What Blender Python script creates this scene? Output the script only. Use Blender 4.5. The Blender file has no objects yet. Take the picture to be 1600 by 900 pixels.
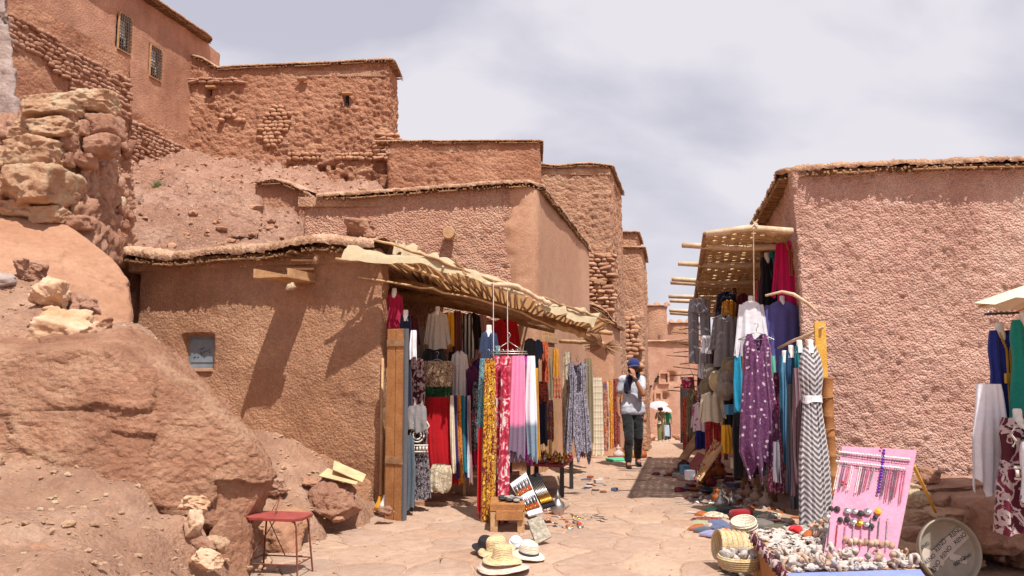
import bpy, bmesh, math, random
import numpy as np
from mathutils import Vector, Matrix
random.seed(7); np.random.seed(7)
SC = bpy.context.scene; COL = SC.collection
# ---------------- camera, sky, sun, exposure ----------------
FPX = 1244.4; PITCH = math.atan(122/1244.4); CZ = 1.6
cam = bpy.data.objects.new('camera', bpy.data.cameras.new('camera')); COL.objects.link(cam)
cam.location = (0, 0, CZ); cam.rotation_euler = (math.pi/2+PITCH, 0, 0)
cam.data.lens = 28; cam.data.sensor_width = 36; cam.data.clip_end = 6000; cam.data.clip_start = 0.05
SC.camera = cam
SUN = Vector((0.22, -0.46, 1.0)).normalized()          # towards the sun
sl = bpy.data.lights.new('sun', 'SUN'); so = bpy.data.objects.new('sun', sl); COL.objects.link(so)
sl.energy = 3.6; sl.angle = math.radians(0.6); sl.color = (1.0, 0.95, 0.87)
so.rotation_euler = SUN.to_track_quat('Z', 'Y').to_euler(); so.location = (5, -5, 20)
W = bpy.data.worlds.new('World'); SC.world = W; W.use_nodes = True
nt = W.node_tree; nt.nodes.clear()
def N(nt, t, **k):
    n = nt.nodes.new(t)
    for a, b in k.items():
        if a.startswith('i_'): n.inputs[a[2:].replace('_', ' ')].default_value = b
        else: setattr(n, a, b)
    return n
def wire(nt, a, b): nt.links.new(a, b)
def ramp(nt, fac, stops):
    r = N(nt, 'ShaderNodeValToRGB')
    els = r.color_ramp.elements
    while len(els) < len(stops): els.new(0.5)
    for e, (p, c) in zip(els, stops):
        e.position = p; e.color = (c[0], c[1], c[2], 1) if len(c) == 3 else c
    wire(nt, fac, r.inputs[0]); return r.outputs[0]
def mixc(nt, fac, a, b, mode='MIX'):
    m = N(nt, 'ShaderNodeMix', data_type='RGBA', blend_type=mode)
    for s, v in ((m.inputs[0], fac), (m.inputs[6], a), (m.inputs[7], b)):
        if hasattr(v, 'links'): wire(nt, v, s)
        elif isinstance(v, (int, float)): s.default_value = v
        else: s.default_value = (v[0], v[1], v[2], 1)
    return m.outputs[2]
def mth(nt, op, a, b=0.0, c=0.0):
    m = N(nt, 'ShaderNodeMath', operation=op)
    for s, v in zip(m.inputs, (a, b, c)):
        if hasattr(v, 'links'): wire(nt, v, s)
        else: s.default_value = v
    return m.outputs[0]
sky = N(nt, 'ShaderNodeTexSky', sky_type='NISHITA', sun_disc=False)
sky.sun_elevation = math.asin(SUN.z); sky.sun_rotation = math.atan2(SUN.x, SUN.y)
sky.dust_density = 3.0; sky.air_density = 1.0; sky.altitude = 1200
tc = N(nt, 'ShaderNodeTexCoord')
sep = N(nt, 'ShaderNodeSeparateXYZ'); wire(nt, tc.outputs['Generated'], sep.inputs[0])
zz = mth(nt, 'MAXIMUM', sep.outputs[2], 0.02)
zq = mth(nt, 'ADD', zz, 0.75)
cx = mth(nt, 'DIVIDE', sep.outputs[0], zq); cy = mth(nt, 'DIVIDE', sep.outputs[1], zq)
cmb = N(nt, 'ShaderNodeCombineXYZ'); wire(nt, cx, cmb.inputs[0]); wire(nt, cy, cmb.inputs[1])
mp = N(nt, 'ShaderNodeMapping'); mp.inputs['Location'].default_value = (2.1, 7.3, 0); mp.inputs['Scale'].default_value = (1.0, 1.7, 1)
wire(nt, cmb.outputs[0], mp.inputs[0])
cn = N(nt, 'ShaderNodeTexNoise', i_Scale=3.1, i_Detail=9.0, i_Roughness=0.47, i_Distortion=0.25); wire(nt, mp.outputs[0], cn.inputs['Vector'])
cl = ramp(nt, cn.outputs[0], [(0.41, (0, 0, 0)), (0.49, (.45, .45, .45)), (0.58, (1, 1, 1))])
veil = mixc(nt, 0.90, sky.outputs[0], (3.45, 3.4, 4.0))
hz = ramp(nt, sep.outputs[2], [(0.0, (1, 1, 1)), (0.30, (0.45, 0.45, 0.45)), (0.6, (0, 0, 0))])
veil = mixc(nt, mth(nt, 'MULTIPLY', hz, 0.55), veil, (4.25, 4.1, 4.5))
cc = mixc(nt, mth(nt, 'MULTIPLY', cl, 0.72), veil, (5.45, 5.25, 5.55))
bg = N(nt, 'ShaderNodeBackground', i_Strength=0.1); wire(nt, cc, bg.inputs[0])
ow = N(nt, 'ShaderNodeOutputWorld'); wire(nt, bg.outputs[0], ow.inputs[0])
SC.view_settings.view_transform = 'Standard'; SC.view_settings.look = 'None'
SC.view_settings.exposure = 0.72; SC.view_settings.gamma = 1.0
# ---------------- helpers ----------------
def P(u, v, Y):
    """a point at real depth Y (metres ahead of the camera) seen at photo pixel u, v"""
    ry = FPX*math.cos(PITCH)-(450-v)*math.sin(PITCH); rz = FPX*math.sin(PITCH)+(450-v)*math.cos(PITCH)
    t = Y/ry
    return Vector(((u-800)*t, Y, CZ+rz*t))
def hx(h):
    c = [int(h[i:i+2], 16)/255 for i in (0, 2, 4)]
    return tuple(x/12.92 if x <= .04045 else ((x+.055)/1.055)**2.4 for x in c)
def _h(ix, iy, iz, k=0):
    n = (ix.astype(np.int64)*73856093) ^ (iy.astype(np.int64)*19349663) ^ (iz.astype(np.int64)*83492791) ^ (k*2654435761)
    n = (n ^ (n >> 13)) & 0xffffffff; n = (n*1274126177) & 0xffffffff; n = n ^ (n >> 16); n = (n*2246822519) & 0xffffffff; n ^= n >> 15
    return (n & 0xffffff)/float(0xffffff)
def vn(Q):
    i = np.floor(Q); f = Q-i; i = i.astype(np.int64); f = f*f*(3-2*f); r = 0
    for a in (0, 1):
        wa = f[:, 0] if a else 1-f[:, 0]
        for b in (0, 1):
            wb = f[:, 1] if b else 1-f[:, 1]
            for c in (0, 1):
                wc = f[:, 2] if c else 1-f[:, 2]
                r = r+wa*wb*wc*_h(i[:, 0]+a, i[:, 1]+b, i[:, 2]+c)
    return r*2-1
def fbm(Q, o=4, g=.5):
    r = 0; a = 1; s = 0
    for k in range(o):
        r = r+a*vn(Q+k*17.3); s += a; a *= g; Q = Q*2.03
    return r/s
def wor(Q):
    i = np.floor(Q).astype(np.int64); f1 = np.full(len(Q), 9.); f2 = np.full(len(Q), 9.)
    for a in (-1, 0, 1):
        for b in (-1, 0, 1):
            for c in (-1, 0, 1):
                I = i+np.array([a, b, c])
                px = I[:, 0]+_h(I[:, 0], I[:, 1], I[:, 2], 1); py = I[:, 1]+_h(I[:, 0], I[:, 1], I[:, 2], 2); pz = I[:, 2]+_h(I[:, 0], I[:, 1], I[:, 2], 3)
                d = np.sqrt((px-Q[:, 0])**2+(py-Q[:, 1])**2+(pz-Q[:, 2])**2)
                m = d < f1; f2 = np.where(m, f1, np.minimum(f2, d)); f1 = np.where(m, d, f1)
    return f1, f2
def facet(Q, s, k=.55):
    """chipped planes: every cell tilts its own way"""
    Q = Q/s; i = np.floor(Q).astype(np.int64); best = np.full(len(Q), 9.); out = np.zeros(len(Q))
    for a in (-1, 0, 1):
        for b in (-1, 0, 1):
            for c in (-1, 0, 1):
                I = i+np.array([a, b, c]); A = (I[:, 0], I[:, 1], I[:, 2])
                p = [I[:, q]+_h(*A, q+1) for q in range(3)]
                d = sum((p[q]-Q[:, q])**2 for q in range(3))
                g = sum((_h(*A, q+5)*2-1)*(Q[:, q]-p[q]) for q in range(3))+k*(_h(*A, 9)*2-1)
                m = d < best; out = np.where(m, g, out); best = np.where(m, d, best)
    return out*s
def pebble(Q, s):
    f1, f2 = wor(Q/s); return np.clip(f2-f1, 0, .5)*2
# displacement recipes: world points -> metres outward
def d_mud(Q):
    return .05*fbm(Q*.8, 3)+.016*fbm(Q*5+3, 3)+.006*fbm(Q*30, 2)
def d_pebbly(Q):
    m = np.clip(.7+1.2*fbm(Q*1.3, 2), .15, 1.3); W1 = Q+.012*np.stack([vn(Q*22), vn(Q*22+9), vn(Q*22+20)], 1)
    f1, f2 = wor(Q/.16); ky = (vn(Q*1.7+30) > .0)*np.clip(.38-f1, 0, .2)
    return .04*fbm(Q*.8, 3)+.014*fbm(Q*4, 3)+(.05*ky)*(vn(Q*.6+12) > -.1)-.05*np.clip(vn(Q*5+60)-.62, 0, 1)+.012*fbm(Q*30, 4, .7)+m*.20*facet(W1, .04)+.012*np.clip(vn(Q*30+5), .1, 1)
def d_coarse(Q):
    m = np.clip(.6+1.0*fbm(Q*1.2, 2), .1, 1.2)
    return .05*fbm(Q*.7, 3)+.018*fbm(Q*18, 4, .65)+.30*facet(Q, .065)*m
def d_rammed(Q):
    A = Q*np.array([1., 1., 1.9]); m = np.clip(.5+1.6*fbm(Q*.7+4, 2), 0, 1)
    return .09*fbm(Q*.5, 3)+m*.30*facet(A, .15)+.30*facet(A+5, .08)*(.4+.6*m)+.045*fbm(A*9, 4)+.03*np.minimum(0, fbm(A*2.4, 3)+.12)
def mesh_np(name, V, Fa, mat, smooth=True):
    me = bpy.data.meshes.new(name); V = np.asarray(V, np.float32).reshape(-1, 3); Fa = np.asarray(Fa, np.int32); k = Fa.shape[1]
    me.vertices.add(len(V)); me.vertices.foreach_set('co', V.ravel())
    me.loops.add(Fa.size); me.loops.foreach_set('vertex_index', Fa.ravel())
    me.polygons.add(len(Fa)); me.polygons.foreach_set('loop_start', np.arange(len(Fa), dtype=np.int32)*k)
    if smooth: me.polygons.foreach_set('use_smooth', np.ones(len(Fa), bool))
    me.update(calc_edges=True); me.validate()
    for m in (mat if isinstance(mat, (list, tuple)) else [mat]): me.materials.append(m)
    return me
def grid_faces(n, m, wrap=False, off=0):
    jj = m if wrap else m-1
    i, j = np.meshgrid(np.arange(n-1), np.arange(jj), indexing='ij'); j2 = (j+1) % m
    return np.stack([i*m+j, i*m+j2, (i+1)*m+j2, (i+1)*m+j], -1).reshape(-1, 4)+off
def link(name, me, parent=None, loc=None, rot=None, scale=None, label=None, cat=None, group=None, kind=None):
    o = bpy.data.objects.new(name, me); COL.objects.link(o)
    if loc is not None: o.location = loc
    if rot is not None: o.rotation_euler = rot
    if scale is not None: o.scale = scale
    if parent is not None: o.parent = parent
    if label: o['label'] = label
    if cat: o['category'] = cat
    if group: o['group'] = group
    if kind: o['kind'] = kind
    return o
def thing(name, label, cat, loc=(0, 0, 0), group=None, rot=None, kind=None):
    o = link(name, None, None, loc, rot, None, label, cat, group, kind); o.empty_display_size = .1
    return o
def adopt(o, root):                        # world-space mesh under a root that only translates
    o.parent = root; o.matrix_parent_inverse = Matrix.Translation(-Vector(root.location)); return o
class MB:                                  # collects simple shapes into one mesh
    def __init__(s): s.v = []; s.f = []
    def add(s, V, Fs):
        b = len(s.v); s.v += [tuple(x) for x in V]; s.f += [tuple(b+i for i in f) for f in Fs]; return s
    def box(s, c, h, R=None):
        c = Vector(c); V = []
        for x in (-1, 1):
            for y in (-1, 1):
                for z in (-1, 1):
                    q = Vector((x*h[0], y*h[1], z*h[2])); V.append(c+(R @ q if R else q))
        return s.add(V, [(0, 1, 3, 2), (4, 6, 7, 5), (0, 4, 5, 1), (2, 3, 7, 6), (0, 2, 6, 4), (1, 5, 7, 3)])
    def tube(s, pts, r, n=6, cap=True, jit=0):
        pts = [Vector(p) for p in pts]; k = len(pts); rr = r if isinstance(r, (list, tuple)) else [r]*k; V = []; Fs = []
        for i, p in enumerate(pts):
            t = (pts[min(i+1, k-1)]-pts[max(i-1, 0)]).normalized()
            a = t.cross(Vector((0, 0, 1)) if abs(t.z) < .9 else Vector((1, 0, 0))).normalized(); b = t.cross(a)
            for j in range(n):
                th = 2*math.pi*j/n; q = rr[i]*(1+random.uniform(-jit, jit)); V.append(p+a*q*math.cos(th)+b*q*math.sin(th))
        for i in range(k-1):
            for j in range(n): Fs.append((i*n+j, i*n+(j+1) % n, (i+1)*n+(j+1) % n, (i+1)*n+j))
        if cap: Fs.append(tuple(range(n-1, -1, -1))); Fs.append(tuple((k-1)*n+j for j in range(n)))
        return s.add(V, Fs)
    def lathe(s, prof, n=24, c=(0, 0, 0), R=None, sx=1, sy=1):
        V = []; Fs = []; k = len(prof); c = Vector(c)
        for r, z in prof:
            for j in range(n):
                th = 2*math.pi*j/n; q = Vector((r*sx*math.cos(th), r*sy*math.sin(th), z)); V.append(c+(R @ q if R else q))
        for i in range(k-1):
            for j in range(n): Fs.append((i*n+j, i*n+(j+1) % n, (i+1)*n+(j+1) % n, (i+1)*n+j))
        return s.add(V, Fs)
    def mesh(s, name, mat, smooth=False, bevel=0):
        me = bpy.data.meshes.new(name); me.from_pydata(s.v, [], s.f)
        if bevel:
            bm = bmesh.new(); bm.from_mesh(me); bmesh.ops.bevel(bm, geom=list(bm.edges), offset=bevel, segments=2, affect='EDGES', profile=.6); bm.to_mesh(me); bm.free()
        if smooth: me.polygons.foreach_set('use_smooth', [True]*len(me.polygons))
        me.update(); me.materials.append(mat); return me
    def obj(s, name, mat, parent=None, smooth=False, bevel=0, **k):
        return link(name, s.mesh(name, mat, smooth, bevel), parent, **k)
def copy_tree(o, parent=None):
    c = o.copy(); COL.objects.link(c); c.parent = parent
    for ch in list(o.children): copy_tree(ch, c)
    return c
# ---------------- materials ----------------
def base_mat(name, rough=.9):
    m = bpy.data.materials.new(name); m.use_nodes = True; t = m.node_tree; b = t.nodes['Principled BSDF']
    b.inputs['Roughness'].default_value = rough; b.inputs['Specular IOR Level'].default_value = .2
    return m, t, b
def pos_node(t, local=False):
    if local: return N(t, 'ShaderNodeTexCoord').outputs['Object']
    return N(t, 'ShaderNodeNewGeometry').outputs['Position']
def noise(t, vec, sc, det=3., rg=.55, dist=0.):
    n = N(t, 'ShaderNodeTexNoise', i_Scale=sc, i_Detail=det, i_Roughness=rg, i_Distortion=dist); wire(t, vec, n.inputs['Vector']); return n.outputs[0]
def earth(name, c1, c2, c3, bump=.5, straw=0., big=.5, dist=.02, local=False, speck=.35, strata=0., gran=0., gs=30.):
    m, t, b = base_mat(name, .95); p = pos_node(t, local)
    def lift(c):
        g_ = .3*c[0]+.6*c[1]+.1*c[2]; return tuple(min(.75, 1.13*(x*.96+g_*.04)) for x in c)
    c1, c2, c3 = lift(c1), lift(c2), lift(c3)
    a = noise(t, p, big, 5, .6); col = ramp(t, a, [(.32, c1), (.5, c2), (.68, c3)])
    f = noise(t, p, 14, 5, .65); col = mixc(t, .30, col, ramp(t, f, [(.3, (.30, .30, .30)), (.55, (.52, .52, .52)), (.75, (.74, .74, .74))]), 'OVERLAY')
    v = N(t, 'ShaderNodeTexVoronoi', i_Scale=38.); wire(t, p, v.inputs['Vector'])
    sc = N(t, 'ShaderNodeSeparateColor'); wire(t, v.outputs['Color'], sc.inputs[0])
    g = mth(t, 'MULTIPLY', mth(t, 'GREATER_THAN', sc.outputs[0], .86), mth(t, 'LESS_THAN', v.outputs['Distance'], .42))
    col = mixc(t, mth(t, 'MULTIPLY', g, speck), col, tuple(min(1, x*1.22+.02) for x in c3))
    if gran and not local:
        mpn = N(t, 'ShaderNodeMapping'); mpn.inputs['Scale'].default_value = (1, 1, .13); wire(t, p, mpn.inputs[0])
        col = mixc(t, .30, col, ramp(t, noise(t, mpn.outputs[0], 3.2, 5, .6), [(.35, (.36, .35, .34)), (.6, (.6, .6, .6))]), 'OVERLAY')
        col = mixc(t, .30, col, ramp(t, noise(t, p, 1.7, 6, .6, .6), [(.35, (.35, .34, .34)), (.65, (.65, .65, .65))]), 'OVERLAY')
    if straw:
        for k, (rx, ry) in enumerate(((.5, .4), (-.6, .9))):
            mpn = N(t, 'ShaderNodeMapping'); mpn.inputs['Rotation'].default_value = (rx, ry, .3+k); mpn.inputs['Scale'].default_value = (22, 150, 150); wire(t, p, mpn.inputs[0])
            s = noise(t, mpn.outputs[0], 1., 1, .4); s = mth(t, 'GREATER_THAN', s, .70)
            col = mixc(t, mth(t, 'MULTIPLY', s, straw), col, hx('e0bd8e'))
    if strata:
        mpn = N(t, 'ShaderNodeMapping'); mpn.inputs['Scale'].default_value = (1, 1, 7); wire(t, p, mpn.inputs[0])
        s = noise(t, mpn.outputs[0], 1.1, 6, .6); col = mixc(t, strata, col, ramp(t, s, [(.3, (.3, .3, .3)), (.7, (.7, .7, .7))]), 'OVERLAY')
    wire(t, col, b.inputs['Base Color'])
    h1 = noise(t, p, 26, 6, .7); h2 = noise(t, p, 130, 3, .6); hh = mth(t, 'ADD', h1, mth(t, 'MULTIPLY', h2, .35))
    if gran:
        va = N(t, 'ShaderNodeTexVoronoi', i_Scale=gs); dn = N(t, 'ShaderNodeVectorMath', operation='ADD'); nn = N(t, 'ShaderNodeTexNoise', i_Scale=gs*.8); wire(t, p, nn.inputs['Vector']); sc_ = N(t, 'ShaderNodeVectorMath', operation='SCALE'); sc_.inputs[3].default_value = .5/gs; wire(t, nn.outputs['Color'], sc_.inputs[0]); wire(t, p, dn.inputs[0]); wire(t, sc_.outputs[0], dn.inputs[1]); wire(t, dn.outputs[0], va.inputs['Vector'])
        hh = mth(t, 'ADD', hh, mth(t, 'MULTIPLY', va.outputs['Distance'], -gran)); vb = mth(t, 'SUBTRACT', 1., mth(t, 'MULTIPLY', va.outputs['Distance'], .35 if gran > .5 else .15))
    bp = N(t, 'ShaderNodeBump', i_Strength=bump, i_Distance=dist); wire(t, hh, bp.inputs['Height']); wire(t, bp.outputs[0], b.inputs['Normal'])
    return m
M = {}
M['mud_left'] = earth('mud_left', hx('a6785b'), hx('b48669'), hx('c39778'), 1., .6, dist=.045, gran=.45, gs=34)
M['mud_mid'] = earth('mud_mid', hx('c0917a'), hx('cb9d85'), hx('d6ac94'), 1., .2, dist=.045, gran=1., gs=34)
M['mud_smooth'] = earth('mud_smooth', hx('ad8066'), hx('b68b70'), hx('bd947a'), .5, .35)
M['mud_right'] = earth('mud_right', hx('b88e7d'), hx('caa191'), hx('d8b4a5'), .85, .03, dist=.038, gran=1., gs=44)
M['mud_top'] = earth('mud_top', hx('a2725b'), hx('ae7f67'), hx('b98a72'), .9, .1, dist=.03, gran=.35, gs=26)
M['rammed'] = earth('rammed', hx('aa755a'), hx('b78367'), hx('c39376'), 1., 0, .8, .06, gran=.8, gs=14, speck=.5)
M['rammed_pale'] = earth('rammed_pale', hx('b08369'), hx('bc9075'), hx('c89e83'), 1., 0, .8, .06, gran=.8, gs=14)
M['rim'] = earth('rim_mud', hx('9d755c'), hx('ae876c'), hx('c19f84'), .9, .5, 2.5, .03, speck=.8, gran=.6, gs=30)
M['dirt'] = earth('dirt', hx('9c7660'), hx('ad866f'), hx('bd9982'), 1., 0, 1.6, .04, speck=.2, gran=.4, gs=32)
M['hill'] = earth('hill_earth', hx('ad806a'), hx('ba8e78'), hx('c8a08b'), 1., 0, .9, .08, speck=.9, gran=.6, gs=12)
M['boulder'] = earth('boulder', hx('a16f55'), hx('b38368'), hx('cda486'), 1., 0, 1.3, .06, speck=.15, strata=.2, gran=.5, gs=22)
M['slab'] = earth('slab', hx('a27558'), hx('ad8065'), hx('b98e73'), .9, 0, 1.0, .03, speck=.1)
M['stone'] = earth('stone', hx('b98f6f'), hx('cda484'), hx('dfc0a0'), 1., 0, 3., .05, speck=.1)
M['stone_pink'] = earth('stone_pink', hx('a67760'), hx('b78971'), hx('caa18a'), 1., 0, 2., .05, speck=.1)
M['wall_stone'] = earth('wall_stone', hx('a5775c'), hx('b3866a'), hx('c39a7c'), .8, 0, 3., .03, speck=.1)
M['joint'] = earth('joint_earth', hx('a5876f'), hx('b09079'), hx('bb9d86'), .8, 0, 2., .02, speck=.2)
M['white_rock'] = earth('white_rock', hx('94807a'), hx('a8958e'), hx('b9a69e'), .9, 0, 2., .05, gran=.4, gs=10)
def cane_mat(name, c1, c2, rough=.8):
    m, t, b = base_mat(name, rough); p = pos_node(t); oi = N(t, 'ShaderNodeObjectInfo')
    a = noise(t, p, 9, 4, .6); col = ramp(t, a, [(.3, c1), (.7, c2)])
    col = mixc(t, .25, col, ramp(t, noise(t, p, 70, 2, .5), [(.3, (.25, .25, .25)), (.7, (.75, .75, .75))]), 'OVERLAY')
    wire(t, col, b.inputs['Base Color'])
    bp = N(t, 'ShaderNodeBump', i_Strength=.5, i_Distance=.01); wire(t, noise(t, p, 60, 4, .6), bp.inputs['Height']); wire(t, bp.outputs[0], b.inputs['Normal'])
    return m
M['cane'] = cane_mat('cane', hx('a98560'), hx('cdae86'))
M['cane_dark'] = cane_mat('cane_dark', hx('7d5a40'), hx('a98463'))
M['wood'] = cane_mat('weathered_wood', hx('a8805c'), hx('c7a27a'))
M['pole'] = cane_mat('pale_pole', hx('b99a7c'), hx('dcc4a6'))
def flat(name, c, rough=.8, metal=0, spec=.3, bump=0, var=.2):
    m, t, b = base_mat(name, rough); b.inputs['Metallic'].default_value = metal; b.inputs['Specular IOR Level'].default_value = spec
    p = pos_node(t, True); c2 = tuple(x*(1-var) for x in c); c3 = tuple(min(1, x*(1+var)) for x in c)
    wire(t, ramp(t, noise(t, p, 7, 4, .6), [(.3, c2), (.7, c3)]), b.inputs['Base Color'])
    if bump:
        bp = N(t, 'ShaderNodeBump', i_Strength=bump, i_Distance=.005); wire(t, noise(t, p, 80, 4, .6), bp.inputs['Height']); wire(t, bp.outputs[0], b.inputs['Normal'])
    return m
M['dark'] = flat('dark_interior', hx('2a2320'), .9)
M['iron'] = flat('dark_iron', hx('3a3634'), .6, .3)
# ---------------- terrain ----------------
def gz(x, y):
    y = np.asarray(y, float); k = np.clip((y-14)/31., 0, 1)
    return -2.5*(k+.12*np.sin(k*math.pi)*(1-k))
def gh(x, y):
    x = np.asarray(x, float).ravel(); y = np.asarray(y, float).ravel(); Q = np.stack([x, y, x*0], 1)
    return gz(x, y)+.02*fbm(Q*.9, 3)+.006*fbm(Q*6, 3)
def G(x, y): return float(gh([x], [y])[0])
def GP(u, Y, v=700):
    p = P(u, v, Y); return Vector((p.x, Y, G(p.x, Y)))
def axis(lo, hi, st, far):
    a = list(np.arange(lo, hi, st)); r = []; x = hi; s = st
    while x < far: r.append(x); s *= 1.35; x += s
    l = []; x = lo-st; s = st
    while x > -far: l.append(x); s *= 1.35; x -= s
    return np.array(l[::-1]+a+r+[far])
xs = axis(-6, 9, .11, 2500); ys = axis(2, 30, .11, 2500)
X, Y = np.meshgrid(xs, ys, indexing='ij'); Z = gh(X, Y)
V = np.stack([X.ravel(), Y.ravel(), Z-.012], 1)
link('ground', mesh_np('ground', V, grid_faces(len(xs), len(ys))[:, ::-1], M['dirt']), kind='structure')
# street: irregular flagstones laid on a bed of earth
def flag_mat():
    m, t, b = base_mat('flagstone', .8); p = pos_node(t); oi = N(t, 'ShaderNodeObjectInfo')
    col = ramp(t, oi.outputs['Random'], [(0, hx('9d8576')), (.3, hx('b49580')), (.55, hx('a88c7b')), (.8, hx('bc9f88')), (1, hx('a9856f'))])
    col = mixc(t, .35, col, ramp(t, noise(t, p, 2.2, 5, .6), [(.3, hx('977a66')), (.7, hx('bba291'))]))
    col = mixc(t, .5, col, ramp(t, noise(t, p, 9, 8, .72, 1.0), [(.3, (.32, .30, .29)), (.5, (.52, .52, .52)), (.7, (.68, .68, .68))]), 'OVERLAY')
    wire(t, col, b.inputs['Base Color'])
    bp = N(t, 'ShaderNodeBump', i_Strength=.9, i_Distance=.02); wire(t, noise(t, p, 12, 9, .68, .8), bp.inputs['Height']); wire(t, bp.outputs[0], b.inputs['Normal'])
    return m
M['flag'] = flag_mat()
def street_l(y): return -2.35 if y < 7 else (-2.35+(y-7)*.35 if y < 9.5 else (-1.45 if y < 12 else .36+(y-12)*.2186-.02))
def street_r(y): return 3.0 if y < 8.5 else 3.1+.18*(y-8.5)
n1, n2 = 60, 420; V = []
for j in range(n2):
    y = 2+44*j/(n2-1)
    a, b_ = street_l(y), street_r(y); x = a+(b_-a)*np.arange(n1)/(n1-1)
    V.append(np.stack([x, x*0+y, gh(x, x*0+y)+.003], 1))
street = link('street', mesh_np('street', np.concatenate(V), grid_faces(n2, n1), M['joint']), kind='structure')
def voronoi_cells(x0, x1, y0, y1, sx, sy, seed):
    rn = random.Random(seed); pts = []; j = 0; y = y0
    while y < y1:
        x = x0+(sx*.5 if j % 2 else 0)
        while x < x1: pts.append((x+rn.uniform(-.42, .42)*sx, y+rn.uniform(-.4, .4)*sy)); x += sx
        y += sy; j += 1
    A = np.array(pts); out = []
    for i, (px, py) in enumerate(pts):
        d = np.hypot((A[:, 0]-px), (A[:, 1]-py)); idx = np.argsort(d)[1:22]
        poly = [(px-2, py-2), (px+2, py-2), (px+2, py+2), (px-2, py+2)]
        for k in idx:
            qx, qy = A[k]; mx, my = (px+qx)/2, (py+qy)/2; nx, ny = qx-px, qy-py; new = []
            for a in range(len(poly)):
                p, q = poly[a], poly[(a+1) % len(poly)]
                dp = (p[0]-mx)*nx+(p[1]-my)*ny; dq = (q[0]-mx)*nx+(q[1]-my)*ny
                if dp <= 0: new.append(p)
                if (dp < 0 < dq) or (dq < 0 < dp):
                    t = dp/(dp-dq); new.append((p[0]+t*(q[0]-p[0]), p[1]+t*(q[1]-p[1])))
            poly = new
            if not poly: break
        if poly: out.append((px, py, poly))
    return out
def flag_geo(px, py, poly, rn, gap=.006):
    n = len(poly); cx = sum(p[0] for p in poly)/n; cy = sum(p[1] for p in poly)/n; ring = []
    for a in range(n):
        p, q = poly[a], poly[(a+1) % n]; L = math.hypot(q[0]-p[0], q[1]-p[1]); k = max(1, int(L/.045))
        for s in range(k):
            t = s/k; x = p[0]+t*(q[0]-p[0]); y = p[1]+t*(q[1]-p[1]); ring.append((x, y))
    R = np.array(ring); Q = np.stack([R[:, 0], R[:, 1], R[:, 0]*0], 1)
    for _ in range(2): R = R*.5+.25*(np.roll(R, 1, 0)+np.roll(R, -1, 0))
    w = .12*np.stack([fbm(Q*3+1, 4, .65), fbm(Q*3+50, 4, .65)], 1); R = R+w
    d = R-np.array([cx, cy]); L = np.linalg.norm(d, axis=1, keepdims=True)+1e-6; g0 = gap*rn.uniform(.4, 1.6)
    rings = [(R-d/L*g0, -.03), (R-d/L*(g0+.003), .005), (R-d/L*(g0+.014), .009), (R-d*.35-d/L*g0, .010)]
    tx, ty, dz = rn.uniform(-.013, .013), rn.uniform(-.013, .013), rn.uniform(-.003, .007)
    V = []; m = len(R)
    for r, z in rings:
        zz = gz(r[:, 0], r[:, 1])+z+dz+(r[:, 0]-cx)*tx+(r[:, 1]-cy)*ty+.02*fbm(np.stack([r[:, 0], r[:, 1], r[:, 0]*0], 1)*.9, 3)
        if z > .013: zz = zz+.004*fbm(np.stack([r[:, 0], r[:, 1], zz], 1)*5, 2)
        V += list(zip(r[:, 0], r[:, 1], zz))
    V.append((cx, cy, float(gh([cx], [cy])[0])+.015+dz))
    Fs = []
    for k in range(3):
        for a in range(m): b2 = (a+1) % m; Fs.append((k*m+a, k*m+b2, (k+1)*m+b2, (k+1)*m+a))
    for a in range(m): Fs.append((3*m+a, 3*m+(a+1) % m, 4*m))
    return V, Fs
cells = voronoi_cells(-2.4, 4.6, 4.4, 15.0, .54, .42, 3)+voronoi_cells(-.6, 9, 15.0, 42., .7, .6, 4)
cells = [c for c in cells if street_l(c[1])+.2 < c[0] < street_r(c[1])-.1]
def inview(c): return abs(c[0]/c[1]) < .66 and c[1] > 4.6
cells.sort(key=lambda c: (not inview(c), c[1])); rn = random.Random(5); far = MB()
for i, (px, py, poly) in enumerate(cells):
    V, Fs = flag_geo(px, py, poly, rn)
    if i < 298 and py < 19:
        me = bpy.data.meshes.new('flagstone'); me.from_pydata(V, [], Fs); me.polygons.foreach_set('use_smooth', [True]*len(Fs)); me.materials.append(M['flag'])
        link('flagstone', me, street)
    else: far.add(V, Fs)
far.obj('flagstone', M['flag'], street, smooth=True, kind='stuff')
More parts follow.
